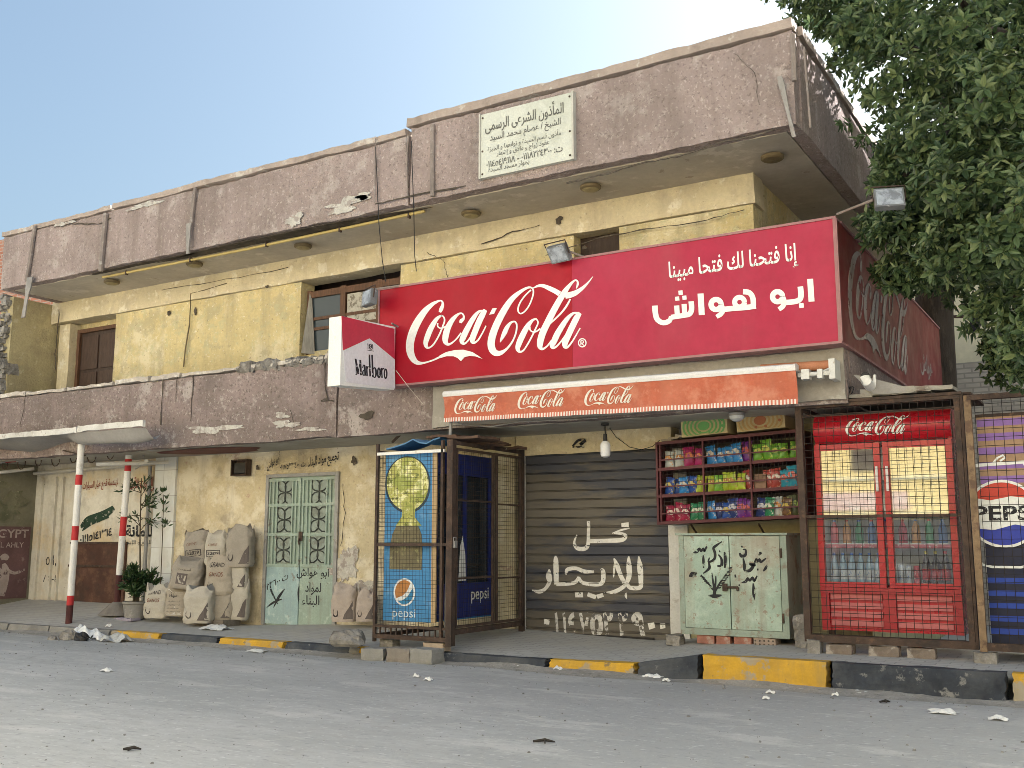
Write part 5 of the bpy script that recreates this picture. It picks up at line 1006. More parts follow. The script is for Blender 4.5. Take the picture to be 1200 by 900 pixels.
strokes(mb, WK([[(240, 268, 4), (262, 262, 14), (280, 240, 8), (290, 258, 10), (305, 240, 8), (312, 258, 10), (328, 226, 6)], [(305, 285, 4), (306, 320, 11), (308, 370, 5)], [(428, 195, 4), (385, 225, 11), (372, 240, 10), (382, 270, 12), (378, 310, 11), (340, 330, 8), (346, 300, 4)], [(340, 330, 5), (345, 370, 12), (305, 405, 4)], [(398, 355, 6), (425, 352, 13), (425, 310, 10), (405, 280, 5)], [(410, 262, 8), (416, 258, 9)], [(445, 262, 5), (450, 310, 14), (447, 368, 6)]]), kfn, p, .003, n=4)
mb.build('lettering', INK, dl); mb = MB()
strokes(mb, WK([
             [(380, 520, 10), (340, 480, 7), (290, 415, 5)], [(378, 520, 8), (368, 450, 7), (362, 400, 3)], [(380, 520, 9), (386, 460, 7), (388, 420, 3)], [(385, 520, 9), (420, 460, 7), (465, 400, 5)], [(340, 550, 6), (380, 555, 18), (425, 548, 6)], [(378, 552, 16), (380, 515, 12)], [(212, 425, 3), (235, 412, 26), (262, 402, 6)], [(462, 400, 4), (478, 385, 24), (494, 362, 4)]] +
        [[(380 - 9 * k - 12, 500 - 11 * k, 3), (380 - 9 * k - 30, 490 - 11 * k, 5), (380 - 9 * k - 42, 490 - 11 * k, 2)] for k in range(1, 7)] + [[(395 + 11 * k, 500 - 16 * k, 3), (412 + 11 * k, 500 - 16 * k, 5), (424 + 11 * k, 492 - 16 * k, 2)] for k in range(0, 6)]), kfn, p, .003, n=4)
mb.build('painted_plant', INK, dl)
mb = MB()
strokes(mb, WK([[(545, 270, 6), (556, 290, 15), (582, 284, 13), (584, 250, 8), (565, 248, 5)], [(556, 232, 9), (564, 226, 9)], [(568, 305, 5), (576, 350, 13), (580, 385, 11), (612, 385, 15), (636, 350, 13), (612, 340, 7), (622, 350, 8), (650, 350, 8)], [(640, 345, 8), (655, 305, 6), (660, 328, 10), (676, 310, 8), (684, 330, 11), (718, 305, 5)], [(670, 285, 5), (686, 270, 9), (674, 268, 5)], [(660, 378, 8), (668, 380, 9)], [(700, 390, 4), (715, 372, 12), (728, 348, 5)],
             [(558, 466, 4), (585, 458, 13), (598, 435, 8), (612, 452, 11), (630, 430, 8), (640, 455, 11), (660, 420, 5)], [(634, 470, 5), (638, 530, 15), (640, 578, 5)], [(514, 412, 5), (518, 432, 7)], [(538, 482, 6), (546, 482, 7)]]), kfn, p, .003, n=4)
mb.build('lettering', INK, dr_)
mb = MB(); mb.box(BX1 - .072, BX1 - .05, BY - .012, BY + .01, 1.18, 1.28); mb.box(BX1 - .072, BX1 - .05, BY - .012, BY + .01, .5, .6); pieces(mb, 'hinge', RUST, cb)
BRK = M('brick_red', (.30, .135, .10), .9, .2, 8, [((.36, .30, .26), 7, .55, .08, .8)], .5)
def brick(label, x0, x1, y0, z0, h=.07, d=.14, m=BRK, holes=False, nm='brick', catg='brick', grp='loose bricks', seed=0, j=.006):
    b = MB(); b.gbox(x0, x1, y0, y0 + d, z0, z0 + h, .05, j, 8, seed, bev=.005); o = tag(b.build(nm, m, None, org=Vector(((x0 + x1) / 2, y0 + d / 2, z0))), label, catg, grp); o.location = ((x0 + x1) / 2, y0 + d / 2, z0)
    if holes:
        b = MB()
        for i in range(5):
            for k in range(2): b.lathe([(.010, 0), (.009, .002)], (0, 0, 0), 10); c_ = (x0 + (x1 - x0) * (i + .5) / 5, y0 - .009, z0 + h * (.3 + .4 * k)); b.v[-20:] = [(c_[0] + a, c_[1] - c, c_[2] + q) for a, q, c in b.v[-20:]]
        ORG[o.name] = Vector(o.location); b.build('hole', DARKC, o)
    return o
for i, (a, c, lab, hl) in enumerate(((-4.24, -4.04, 'whole red brick under the cabinet, leftmost of its row', 0), (-4.02, -3.86, 'broken red brick second from left under the cabinet', 0), (-3.82, -3.62, 'pinkish brick left of the hollow brick under the cabinet', 0), (-3.60, -3.36, 'hollow brick with round holes under the cabinet', 1))):
    brick(lab, a, c, BY + .02, zs(-3.9, 11) - .01, .345 - zs(-3.9, 11), .2, BRK if not hl else M('hollow_brick', (.34, .27, .23), .9, .2, 8, bump=.4), bool(hl), seed=i)
brick('grey rounded stone at the foot of the shutter beside the cabinet', -4.62, -4.45, 11.0, .2, .12, .16, BROKE, nm='stone', catg='stone', grp='loose stones', seed=12, j=.025)
brick('grey concrete lump standing between the cabinet and the cage', -3.12, -2.98, 10.8, .27, .33, .15, BROKE, nm='stone', catg='stone', grp='loose stones', seed=14, j=.03)
for i, (x0, x1, y0, lab) in enumerate(((-2.88, -2.75, 10.42, 'grey block under the left corner of the red cooler cage'), (-2.70, -2.45, 10.45, 'flat tan brick propping the red cooler cage'), (-2.30, -2.02, 10.45, 'long brick under the middle of the red cooler cage'), (-1.95, -1.70, 10.46, 'brick under the red cooler cage right of the middle'), (-1.36, -1.16, 10.36, 'rough concrete block at the joint of the two right cages'))):
    brick(lab, x0, x1, y0, .245, .115 if i else .15, .14, BROKE if i in (0, 4) else M('tan_brick', (.19, .155, .13), .9, .25, 7, [((.35, .32, .29), 6, .52, .08, .8)], .5), nm='brick' if 0 < i < 4 else 'block', seed=20 + i, j=.012)
brick('pale tan brick under the front corner of the blue cooler cage', -7.14, -6.85, 9.84, .115, .09, .16, M('pale_brick', (.40, .32, .25), .9, .15, 7, bump=.4), seed=31)
brick('grey brick under the left corner of the blue cooler cage', -7.82, -7.62, 9.9, .115, .09, .16, BROKE, seed=32)

rk_t = thing('snack_rack', 'maroon wall rack of crisp packets behind wire mesh', 'rack', (-3.9, 11.2, 1.58))
RX0, RX1, RY = -4.72, -3.06, 11.12
def rz(x, z): return z + (x - RX0) / (RX1 - RX0) * .06
SHZ = [1.575, 1.885, 2.195]; TOPZ = 2.50
def plank(mb, x0, x1, y0, y1, z, h): mb.hexa([(x0, y0, rz(x0, z)), (x1, y0, rz(x1, z)), (x1, y1, rz(x1, z)), (x0, y1, rz(x0, z)), (x0, y0, rz(x0, z) + h), (x1, y0, rz(x1, z) + h), (x1, y1, rz(x1, z) + h), (x0, y1, rz(x0, z) + h)])
bays = [RX0 + .03, RX0 + .555, RX0 + 1.11, RX1 - .03]
mb = MB()
for z in SHZ + [TOPZ]: plank(mb, RX0, RX1, RY, 11.58, z - .03, .035)
pieces(mb, 'shelf', MAROON, rk_t)
mb = MB()
for x in bays: mb.box(x - .009, x + .009, RY - .006, RY + .03, rz(x, SHZ[0]) + .006, rz(x, TOPZ) - .031)
for x in (RX0 - .025, RX1 + .004): mb.box(x, x + .024, RY - .002, 11.58, rz(x, SHZ[0]) - .03, rz(x, TOPZ) + .004)
for z in SHZ: plank(mb, RX0 + .02, RX1 - .02, RY - .012, RY - .002, z + .085, .016)
pieces(mb, 'frame', MAROON, rk_t)
mb = MB(); mb.box(RX0, RX1, 11.585, 11.592, 1.6, 2.5); mb.build('back', DARKC, rk_t)
mb = MB()
for k in range(3):
    for i in range(3):
        a, b = bays[i] + .014, bays[i + 1] - .014; z0 = SHZ[k] + .11
        u = a + .03
        while u < b: mb.tube([(u, RY - .004, rz(u, z0)), (u, RY - .004, rz(u, SHZ[k] + .272))], .0022, 4, False); u += .045
        for v in (z0 + .03, z0 + .075, z0 + .12): mb.tube([(a, RY - .001, rz(a, v)), (b, RY - .001, rz(b, v))], .0022, 4, False)
mb.build('mesh', WIRE, rk_t)
mb = MB()
for x in (RX0 + .32, -3.6): mb.tube([(x, 11.56, 1.4), (x, 11.3, 1.545)], .012, 6)
pieces(mb, 'bracket', RUST, rk_t)
CRISP = {'silver and orange': ((.42, .45, .44), (.50, .22, .05)), 'magenta': ((.32, .02, .12), (.50, .16, .05)), 'bright blue': ((.03, .20, .50), (.5, .45, .4)), 'purple': ((.14, .03, .22), (.5, .1, .08)), 'leaf green': ((.14, .34, .04), (.5, .5, .1)), 'dark blue': ((.02, .07, .30), (.5, .4, .1)), 'yellow green': ((.34, .44, .04), (.4, .2, .05)), 'red and white': ((.36, .06, .05), (.6, .55, .5)), 'teal': ((.03, .25, .36), (.5, .1, .08)), 'crimson': ((.30, .02, .06), (.65, .55, .5)), 'dark green': ((.03, .20, .10), (.6, .6, .5)), 'navy': ((.02, .04, .16), (.5, .5, .55)), 'brown and gold': ((.16, .09, .05), (.45, .34, .06)), 'olive and black': ((.10, .11, .06), (.3, .4, .1))}
PROTO = {}
def crisp(kind, x, z, y, label, sc=1.0, lean=0.0):
    if kind not in PROTO:
        c1_, c2_ = CRISP[kind]; g = random.Random(kind); mb = MB(); n, m = 8, 10; vs = []
        for s_ in (-1, 1):
            for i in range(m + 1):
                t = i / m; th = .035 * (math.sin(math.pi * t) ** .6); wd_ = .062 - .006 * math.sin(math.pi * t)
                for k in range(n + 1):
                    u = -1 + 2 * k / n; vs.append((wd_ * u, s_ * th * (1 - u * u) ** .6 + g.uniform(-.003, .003), .205 * t + .004 * math.sin(u * 9) * (t > .95)))
        q = (n + 1) * (m + 1); fs = []
        for i in range(m):
            for k in range(n): a = i * (n + 1) + k; fs += [(a, a + 1, a + n + 2, a + n + 1), (q + a, q + a + n + 1, q + a + n + 2, q + a + 1)]
        mb.add(vs, fs)
        t = thing('crisp_packet', '', 'crisp packet', (0, 0, 0), 'crisp packets on the wall rack'); mb.build('bag', M('crisp_' + kind.replace(' ', '_'), c1_, .35, .12, 10, [(c2_, 16, .60, .04, .9), ((.02, .02, .03), 24, .66, .03, .8), ((.65, .63, .58), 22, .69, .03, .9)], .25, 25, spec=.5), t, True)
        mb = MB(); mb.sheet([(px_, pz_ ) for px_, pz_ in blob(0, .115, .042, .034, 16, .2, 3)], lambda u, v, w_=0: (u, -.036 * (math.sin(math.pi * v / .205) ** .6) * (1 - (u / .062) ** 2) ** .6 - w_, v), .0, .005); mb.build('badge', M('badge_' + kind.replace(' ', '_'), c2_, .4, .25, 25, [(tuple(min(.7, v * 2 + .1) for v in c1_), 30, .56, .05, .9)], .1, 25), t, True)
        PROTO[kind] = [t, False]
    t, used = PROTO[kind]
    if used: t = copy_tree(t)
    PROTO[kind][1] = True
    t.location = (x, y, z); t.rotation_euler = (lean, rnd.uniform(-.16, .16), rnd.uniform(-.4, .4)); t.scale = (sc * rnd.uniform(.95, 1.05),) * 3; t['label'] = label
RACK = [(2, 'top', [['silver and orange', 'silver and orange', 'magenta', 'magenta'], ['bright blue', 'bright blue', 'bright blue', 'bright blue', 'purple'], ['leaf green', 'leaf green', 'leaf green', 'leaf green', 'leaf green']]),
        (1, 'middle', [['dark blue', 'dark blue', 'bright blue', 'dark blue', 'yellow green'], ['yellow green', 'leaf green', 'yellow green', 'yellow green', 'yellow green', 'red and white'], [None, 'red and white', 'red and white', 'teal', 'teal']]),
        (0, 'bottom', [['crimson', 'crimson', 'crimson', 'dark green', 'dark green'], ['bright blue', 'navy', 'dark blue', 'navy', 'purple', 'purple'], ['navy', 'dark green', 'silver and orange', 'brown and gold', 'olive and black']])]
BAY = ['left', 'middle', 'right']
for lv, ln, rows in RACK:
    for bi, row in enumerate(rows):
        a, b = bays[bi] + .02, bays[bi + 1] - .02; seen = {}
        for i, kd in enumerate(row):
            if not kd: continue
            x = a + (b - a) * (i + .5) / len(row); seen[kd] = seen.get(kd, 0) + 1
            o = 'only' if row.count(kd) == 1 else ORD[seen[kd] - 1]
            crisp(kd, x, rz(x, SHZ[lv]) + .006, RY + .07 + rnd.uniform(0, .06), f'{kd} crisp packet, {o} of its colour in the {BAY[bi]} bay, {ln} rack shelf', (1.08 if lv == 2 and bi == 0 else .98) * rnd.uniform(.9, 1.12), rnd.uniform(-.1, .08))
a = bays[2] + .02
mb = MB(); mb.box(a, a + .13, RY + .05, RY + .16, rz(a, SHZ[1]) + .01, rz(a, SHZ[1]) + .17); tag(mb.build('carton', M('brown_carton', (.22, .14, .10), .85, .15, 6, bump=.1)), 'plain brown carton among the packets on the middle rack shelf', 'carton')
for i, (x0, c1_, c2_, lab) in enumerate(((-4.42, (.14, .36, .12), (.5, .42, .22), 'cardboard box with green rings lying on top of the snack rack'), (-3.76, (.46, .30, .12), (.36, .13, .06), 'cardboard box with orange rings lying on top of the snack rack'))):
    z0 = rz(x0 + .27, TOPZ) + .012 + .025; o = thing('cardboard_box', lab, 'box', (x0 + .27, RY + .2, z0), 'cardboard boxes on the snack rack'); o.rotation_euler.y = -.05
    mb = MB(); mb.gbox(x0, x0 + .55, RY + .02, RY + .40, z0, z0 + .21, .1, .003, 4, i); mb.build('carton', M(f'box_card_{i}', (.50, .42, .24), .8, .08, 5, [((.38, .30, .17), 5, .6, .06, .5)], .1), o)
    q = pY(RY + .014); mb = MB(); cx, cz = x0 + .275, z0 + .105
    for k in range(1, 6):
        for sgn in ((0, 180), (180, 360)):
            A, Bq = [], []
            for t in range(sgn[0], sgn[1] + 1, 12):
                for lst, r_ in ((A, .035 * k), (Bq, .035 * k + .016)): lst.append((cx + max(-.26, min(.26, 1.35 * r_ * math.cos(R(t)))), max(z0 + .01, min(z0 + .2, cz + r_ * math.sin(R(t))))))
            mb.strip(A, Bq, q, .002, .004 + k * .0004)
    mb.build('ring_print', M(f'ring_ink_{i}', c1_, .8, .1, 5, bump=0), o)
    mb = MB(); mb.sheet(blob(cx, cz, .07, .05, 16, .05, 2), q, .002, .008)
    for dx, dz in ((-.22, .06), (.22, .05), (.22, -.02), (-.05, -.07), (.06, -.07)): mb.sheet(blob(cx + dx, cz + dz, .018, .016, 8, .3, 5), q, .002, .008)
    mb.build('mark_print', M(f'mark_ink_{i}', c1_ if i == 0 else c2_, .8, .1, 5, bump=0), o)
mb = MB()
for i in range(3): mb.gbox(-4.70 + i * .09, -4.56 + i * .09, RY + .06, RY + .25, 2.515 + i * .02, 2.54 + i * .025, .05, .015, 6, i)
tag(mb.build('crumpled_paper', M('old_paper', (.3, .27, .22), .9, .2, 6, bump=.2)), 'crumpled paper scraps on the left end of the snack rack', 'paper')

# junk on the red cooler's cage
for i, (x, w_, h, lab) in enumerate(((-2.5, .35, .02, 'bent pale tin scrap at the left on the red cooler cage roof'), (-2.25, .5, .05, 'thickest pale tin scrap in the middle of the red cooler cage roof'), (-2.05, .45, .03, 'pale tin scrap under the folded sheet on the red cooler cage'), (-1.8, .4, .02, 'flat pale tin scrap at the right on the red cooler cage roof'))):
    mb = MB(); mb.gbox(x, x + w_, 10.48, 10.9, 2.772 + i * .012, 2.79 + i * .012 + h, .08, .02, 5, i + 40)
    tag(mb.build('tin_scrap', M('pale_scrap', (.34, .32, .28), .8, .25, 5, [((.16, .12, .10), 6, .55, .08, .8)], .4, 20)), lab, 'scrap', 'tin scraps on the cage')
mb = MB(); mb.hexa([(-2.12, 10.44, 2.80), (-2.05, 10.44, 2.79), (-1.72, 10.5, 2.79), (-1.78, 10.55, 2.79), (-2.30, 10.42, 3.0), (-2.2, 10.42, 2.98), (-1.72, 10.5, 2.815), (-1.78, 10.55, 2.815)]); tag(mb.build('tin_sheet', M('light_tin', (.30, .285, .265), .6, .2, 5, bump=.2)), 'light folded tin sheet leaning up on the red cooler cage', 'scrap')
mb = MB()
for i in range(5): mb.tube([(-2.45 + .05 * math.cos(t + i) + i * .02, 10.46 + .01 * i, 2.85 + .045 * math.sin(t * 1.3 + i)) for t in [k * .5 for k in range(14)]], .005, 4)
tag(mb.build('wire_coil', BLACKP), 'tangle of black wire beside the security camera', 'wire')

# ================================================================== cement sacks
KRAFT = M('kraft_paper', (.37, .33, .275), .85, .10, 4, [((.31, .275, .225), 2, .50, .2, .5), ((.43, .40, .345), 6, .57, .15, .35)], .35, 30, bdist=.006, crumple=6)
KRAFTL = M('pale_kraft_paper', (.46, .43, .375), .85, .10, 4, [((.39, .355, .305), 2, .52, .2, .5), ((.51, .48, .43), 6, .57, .15, .35)], .35, 30, bdist=.006, crumple=6)
KRAFTG = M('grey_kraft_paper', (.33, .30, .26), .85, .1, 4, [((.24, .215, .185), 3, .52, .12, .6), ((.38, .355, .315), 6, .58, .15, .35)], .35, 30, bdist=.006, crumple=6)
INKK = M('sack_ink', (.06, .05, .05), .8, .2, 6, bump=0, alpha=(18, .38)); TRI = M('sack_grey_print', (.13, .11, .105), .8, .15, 6, bump=0); INKM = M('sack_red_ink', (.22, .10, .07), .8, .2, 6, bump=0, alpha=(18, .36))
def sack(px, py, wpx, hpx, depthY, seed, label, style, m=KRAFT, tilt=0.0, yaw=.35, zoff=None, open_=True):
    p = aY(px, py, depthY); k = (p.y * math.cos(YAW) - p.x * math.sin(YAW)) / FPX
    W_, H_ = wpx * k * 1.02, hpx * k; D_ = W_ * .62
    g = random.Random(seed); n, rows = 48, 38; mb = MB(); vs = []
    def sec(t):                                  # width, depth at height t
        b = min(1.04, .94 + t * 1.0) if t < .1 else 1.04 - .10 * t - .025 * math.sin(t * 8 + seed)
        if t > .86: b *= 1 + .06 * ((t - .86) / .14)
        dd = b * (1 if t < .72 else 1 - .75 * ((t - .72) / .28) ** 1.2)
        return b, dd
    def pt(t, an, out=0.0):
        b, dd = sec(t); c_, s_ = math.cos(an), math.sin(an); e = .55
        x = math.copysign(abs(c_) ** e, c_) * (W_ / 2 * b + out); y = math.copysign(abs(s_) ** e, s_) * (D_ / 2 * dd + out)
        nv = noise.noise_vector(Vector((x * 9 + seed * 3, y * 9, t * 4 + seed))) * .016 + noise.noise_vector(Vector((x * 22 + seed * 3, y * 22, t * 9 + seed))) * .008 - Vector((x, y, 0)).normalized() * (.008 * max(0, 1 - abs(noise.noise(Vector((x * 7 + seed * 5, y * 7, t * 7 + x * 9)))) * 7))
        fold = noise.noise(Vector((math.cos(an) * 1.7 + seed, math.sin(an) * 1.7, seed))) * .085 * max(0, (t - .72) / .28) * (1.6 if open_ else .5)
        return Vector((x + nv.x, y + nv.y * .9, t * H_ + fold + nv.z * .5))
    for i in range(rows + 1):
        for q in range(n): vs.append(pt(i / rows, 2 * math.pi * q / n))
    fs = [(i * n + q, i * n + (q + 1) % n, (i + 1) * n + (q + 1) % n, (i + 1) * n + q) for i in range(rows) for q in range(n)] + [tuple(range(n))[::-1], tuple(rows * n + q for q in range(n))]
    mb.add(vs, fs)
    t = thing('cement_sack', label, 'sack', (p.x, p.y, p.z if zoff is None else zoff), 'paper sacks stacked against the wall', yaw); t.rotation_euler = (0, tilt, yaw)
    bd_ = mb.build('bag', KRAFTL if m is KRAFT and seed in (1, 3, 6, 8, 11) else m, t, True, org=Vector())
    def onb(u, v, w_=0):                          # u -1..1 across the front, v 0..1 up
        tt = max(.03, min(.92, v)); b, dd = sec(tt); ex = 1 / .55
        cc = max(-.98, min(.98, u)); c_ = math.copysign(abs(cc) ** ex, cc); an = -math.acos(max(-1, min(1, c_)))
        q = pt(tt, an); return (q.x, q.y - w_ - .004, q.z)
    pr_ = MB(); pr2 = MB(); pr3 = MB()
    if style in ('tri', 'utri'):
        L_ = [(.15 + .75 * i / 8, .08) for i in range(9)]; T_ = [(.15 + .75 * i / 8, .08 + .5 * i / 8) for i in range(9)]; pr2.strip(L_, T_, onb, .0, .002)
    if style in ('u', 'utri', 'gano'):
        strokes(pr_, [[(-.6, .34, .02), (-.62, .22, .06), (-.45, .15, .035), (-.28, .2, .06), (-.27, .32, .02)]], lambda a, b: (a, b), onb, .002, n=5)
    if style == 'gano': write(pr3, 'GANOS', onb, (-.6, .45, .50, .62), .002, .01, ar=False); write(pr_, 'GRAND', onb, (-.6, .5, .74, .84), .002, .01, ar=False)
    if style == 'panel':
        pr2 = MB(); pr2.strip([(-.75 + 1.4 * i / 10, .06) for i in range(11)], [(-.75 + 1.4 * i / 10, .84) for i in range(11)], onb, .0, .001)
        write(pr_, 'سيناء', onb, (-.6, .3, .62, .82), .004, .02)
        for k_ in range(4): write(pr_, 'أسمنت بورتلاندى عادى', onb, (-.65, .5, .14 + .11 * k_, .21 + .11 * k_), .004)
    if style in ('num', 'numtri'):
        strokes(pr_, [[(-.7, .28, .02), (-.1, .28, .02), (.55, .28, .02)], [(-.7, .46, .02), (-.1, .46, .02), (.55, .46, .02)], [(-.7, .28, .05), (-.7, .46, .05)], [(.55, .28, .05), (.55, .46, .05)]], lambda a, b: (a, b), onb, .002, False, n=6); write(pr_, '52829', onb, (-.6, .45, .32, .42), .003, .02, ar=False); write(pr3, 'CEMENT', onb, (-.55, .3, .6, .68), .002, ar=False)
    if style == 'box':
        pr2.strip([(-.45 + .75 * i / 6, .16) for i in range(7)], [(-.45 + .75 * i / 6, .52) for i in range(7)], onb, .0, .001); strokes(pr3, [[(-.3, .46, .1), (-.28, .26, .1), (-.08, .24, .1), (.12, .26, .1), (.14, .46, .1)], [(-.08, .46, .08), (-.08, .3, .08)]], lambda a, b: (a, b), onb, .004, n=5); write(pr_, 'أسمنت', onb, (-.5, .5, .62, .72), .002)
    if pr_.v: pr_.build('print', INKK, bd_, org=Vector())
    if pr2.v: pr2.build('print', TRI if style != 'panel' else M('sack_white_label', (.56, .54, .50), .8, .08, 5, bump=0), bd_, org=Vector())
    if pr3.v: pr3.build('print', INKM if style != 'box' else M('sack_pale_print', (.4, .37, .33), .8, .1, 5, bump=0), bd_, org=Vector())
    return t
SKY_ = 11.22
sack(279, 726, 24, 42, SKY_ + .12, 1, 'lowest sack of the right rear column, with a dark triangle', 'tri', tilt=.03)
sack(260, 727, 27, 36, SKY_, 2, 'plump sack at the base under the sack with the red print', 'tri')
sack(279, 690, 24, 30, SKY_ + .12, 3, 'middle sack of the right rear column, edge folded forward', 'tri', zoff=None)
sack(258, 697, 34, 42, SKY_, 4, 'broad tan sack with faint red print in the middle of the heap', 'gano')
sack(281, 664, 32, 44, SKY_ + .12, 5, 'tall grey paper sack on top of the right rear column', 'utri', KRAFTG)
sack(254, 662, 26, 36, SKY_ + .05, 6, 'top middle sack with a number in a box and a black torn mouth', 'num')
sack(233, 694, 27, 40, SKY_ + .08, 9, 'half hidden sack filling the gap under the left top sack', 'u')
sack(233, 662, 30, 38, SKY_ + .06, 7, 'left top sack with a number in a box and a peaked mouth', 'num', KRAFTG, tilt=-.12)
sack(184, 724, 29, 36, SKY_ - .2, 8, 'front left sack beside the flower pot, with red print', 'gano')
sack(208, 722, 27, 34, SKY_ - .15, 10, 'front sack with a white printed label', 'panel')
sack(233, 730, 34, 40, SKY_ - .25, 11, 'front right sack with a dark triangle and torn bottom', 'utri')
sack(218, 690, 36, 34, SKY_ - .15, 12, 'dark grey sack with a square emblem lying tilted on two front sacks', 'box', KRAFTG, tilt=.12)
sack(404, 728, 30, 40, 11.25, 13, 'upright sack near the green door, left of a pair', 'utri', M('pinkish_kraft', (.43, .37, .33), .85, .1, 4, [((.36, .31, .275), 2, .52, .2, .5)], .35, 30, crumple=6), yaw=.2)
sack(430, 728, 24, 36, 11.25, 14, 'upright sack half behind the blue cage, right of a pair', 'utri', M('pinkish_kraft', (.42, .34, .29)), yaw=.2)
a = aG(272, 730); mb = MB(); mb.gbox(a.x - .45, a.x + .38, 11.05, 11.4, .1, .2, .1, .008, 4, 3); tag(mb.build('plank', M('grey_plank', (.18, .16, .14), .9, .2, 4, bump=.3, stretch=(1, 8, 8))), 'thick grey plank under the right end of the sack heap', 'plank')
mb = MB(); a = aZ(233, 729, .11); mb.gbox(a.x - .35, a.x + .22, a.y - .05, a.y + .12, .10, .14, .06, .02, 6, 4); tag(mb.build('torn_paper', KRAFT), 'torn kraft paper spread under the front right sack', 'paper')
mb = MB(); a = aG(186, 722); mb.gbox(a.x + .3, a.x + .42, a.y - .08, a.y, zs(a.x, a.y), zs(a.x, a.y) + .07, .04, .02, 9, 5); tag(mb.build('stone', BROKE), 'small dark stone between two front sacks', 'stone', 'loose stones')

# ================================================================== striped canopy at the left
cn = thing('canopy', 'sagging pale sheet canopy on two red and white striped posts', 'canopy', (-14, 10.2, .1))
def post(p0, p1, bands, lab=None):
    b = MB()
    for i, (t0, t1, c) in enumerate(bands): b.mi = c; b.tube([p0.lerp(p1, t0), p0.lerp(p1, t1)], .052 if c != 2 else .05, 14, True)
    return b.build('post', [WPAINT, RPAINT, M('dark_red_paint', (.085, .03, .03), .8, .25, 5, bump=.2)], cn, True)
P0, P1 = Vector((-13.98, 10.15, .11)), Vector((-13.95, 10.15, 2.98)); Q0, Q1 = Vector((-13.92, 10.95, .27)), Vector((-13.82, 10.95, 3.06))
post(P0, P1, [(0, .10, 2), (.10, .15, 1), (.15, .44, 0), (.44, .515, 1), (.515, .735, 0), (.735, .79, 1), (.79, 1, 0)])
post(Q0, Q1, [(0, .20, 2), (.20, .42, 0), (.42, .53, 1), (.53, .79, 0), (.79, .86, 1), (.86, 1, 0)])
mb = MB(); n, m = 44, 8; vs = []
a0, a1 = -20.0, -12.12
for i in range(n + 1):
    x = a0 + (a1 - a0) * i / n
    for k in range(m + 1):
        t = k / m; sag = .16 * math.sin(math.pi * t) * (.6 + .4 * math.sin(x * 2.3)) + .05 * math.sin(x * 4.1 + t * 3) * t
        vs.append((x, 9.86 + (1.3 if x < -14.6 else .28 + 1.02 * max(0, (-13.9 - x) / .7) if x < -13.9 else .28) * t, 2.98 - (x - a1) * .012 - sag - .10 * t + noise.noise(Vector((x * 3, t * 4, 0))) * .02))
mb.add(vs, [(i * (m + 1) + k, (i + 1) * (m + 1) + k, (i + 1) * (m + 1) + k + 1, i * (m + 1) + k + 1) for i in range(n) for k in range(m)]); mb.build('sheet', M('grey_tarpaulin', (.30, .29, .28), .75, .1, 1.5, [((.26, .25, .24), 2, .55, .12, .6)], .2, 20), cn, True)
mb = MB(); x = a0; g = random.Random(4)
while x < a1 - .05:
    l = min(a1, x + g.uniform(.9, 2.0)); mb.gbox(x, l - .02, 9.82, 9.87, 2.985 + g.uniform(-.012, .012), 3.08 + g.uniform(-.015, .02), .07, .014, 5, x, bev=.01); x = l
mb.build('edge_board', M('white_edge_board', (.62, .61, .585), .8, .1, 3, [((.3, .27, .24), 6, .58, .05, .85), ((.42, .40, .37), 2, .5, .1, .6)], .4, 25), cn)
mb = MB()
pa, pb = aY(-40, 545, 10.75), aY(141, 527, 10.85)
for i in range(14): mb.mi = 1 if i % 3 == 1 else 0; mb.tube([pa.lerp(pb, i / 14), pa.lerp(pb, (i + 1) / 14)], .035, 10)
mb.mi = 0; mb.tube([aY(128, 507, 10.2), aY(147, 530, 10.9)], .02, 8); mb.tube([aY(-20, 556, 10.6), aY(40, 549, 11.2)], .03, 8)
pieces(mb, 'striped_rail', [M('grimy_shaded_white', (.44, .43, .41), .7, .12, 4, [((.25, .22, .2), 6, .55, .08, .7)], .1), M('grimy_shaded_red', (.30, .03, .035), .7, .15, 5, bump=.1)], cn, True)  # grime, with the canopy's shade darkened into the rail colours
mb = MB()
for i in range(9):
    c_ = pa.lerp(pb, (i + .5) / 9) + Vector((0, 0, -.06)); r_ = .08 + .03 * (i % 2)
    mb.tube([c_ + Vector((r_ * math.cos(t), 0, r_ * math.sin(t))) for t in [k * .5 for k in range(14)]], .009, 5)
mb.tube([aY(50, 522, 10.6), aY(75, 528, 10.4), aY(100, 534, 10.2)], .012, 5); pieces(mb, 'iron_scroll', RUST, cn)
mb = MB(); mb.tube([Vector((-17.1, 11.5, 2.58)), Vector((-13.95, 11.5, 2.64)), Vector((-13.35, 10.9, 2.62))], .03, 8); mb.tube([Vector((-13.9, 10.4, 2.55)), Vector((-13.3, 11.3, 2.62))], .03, 8); mb.tube([Vector((-13.6, 10.9, 2.5)), Vector((-13.5, 11.0, 2.6)), Vector((-13.55, 11.0, 2.75)), Vector((-13.4, 11.0, 2.8))], .014, 6); pieces(mb, 'white_rail', M('grimy_white_pipe', (.52, .51, .48), .6, .1, 4, bump=.1), cn, True)
mb = MB(); mb.lathe([(.28, 0), (.2, .08), (.1, .17), (.06, .2)], (Q0.x, Q0.y, Q0.z - .06), 14); tag(mb.build('mortar_mound', M('mortar', (.23, .21, .19), .95, .2, 5, bump=.6), None, True), 'heap of mortar and sticks round the foot of the rear post', 'rubble')

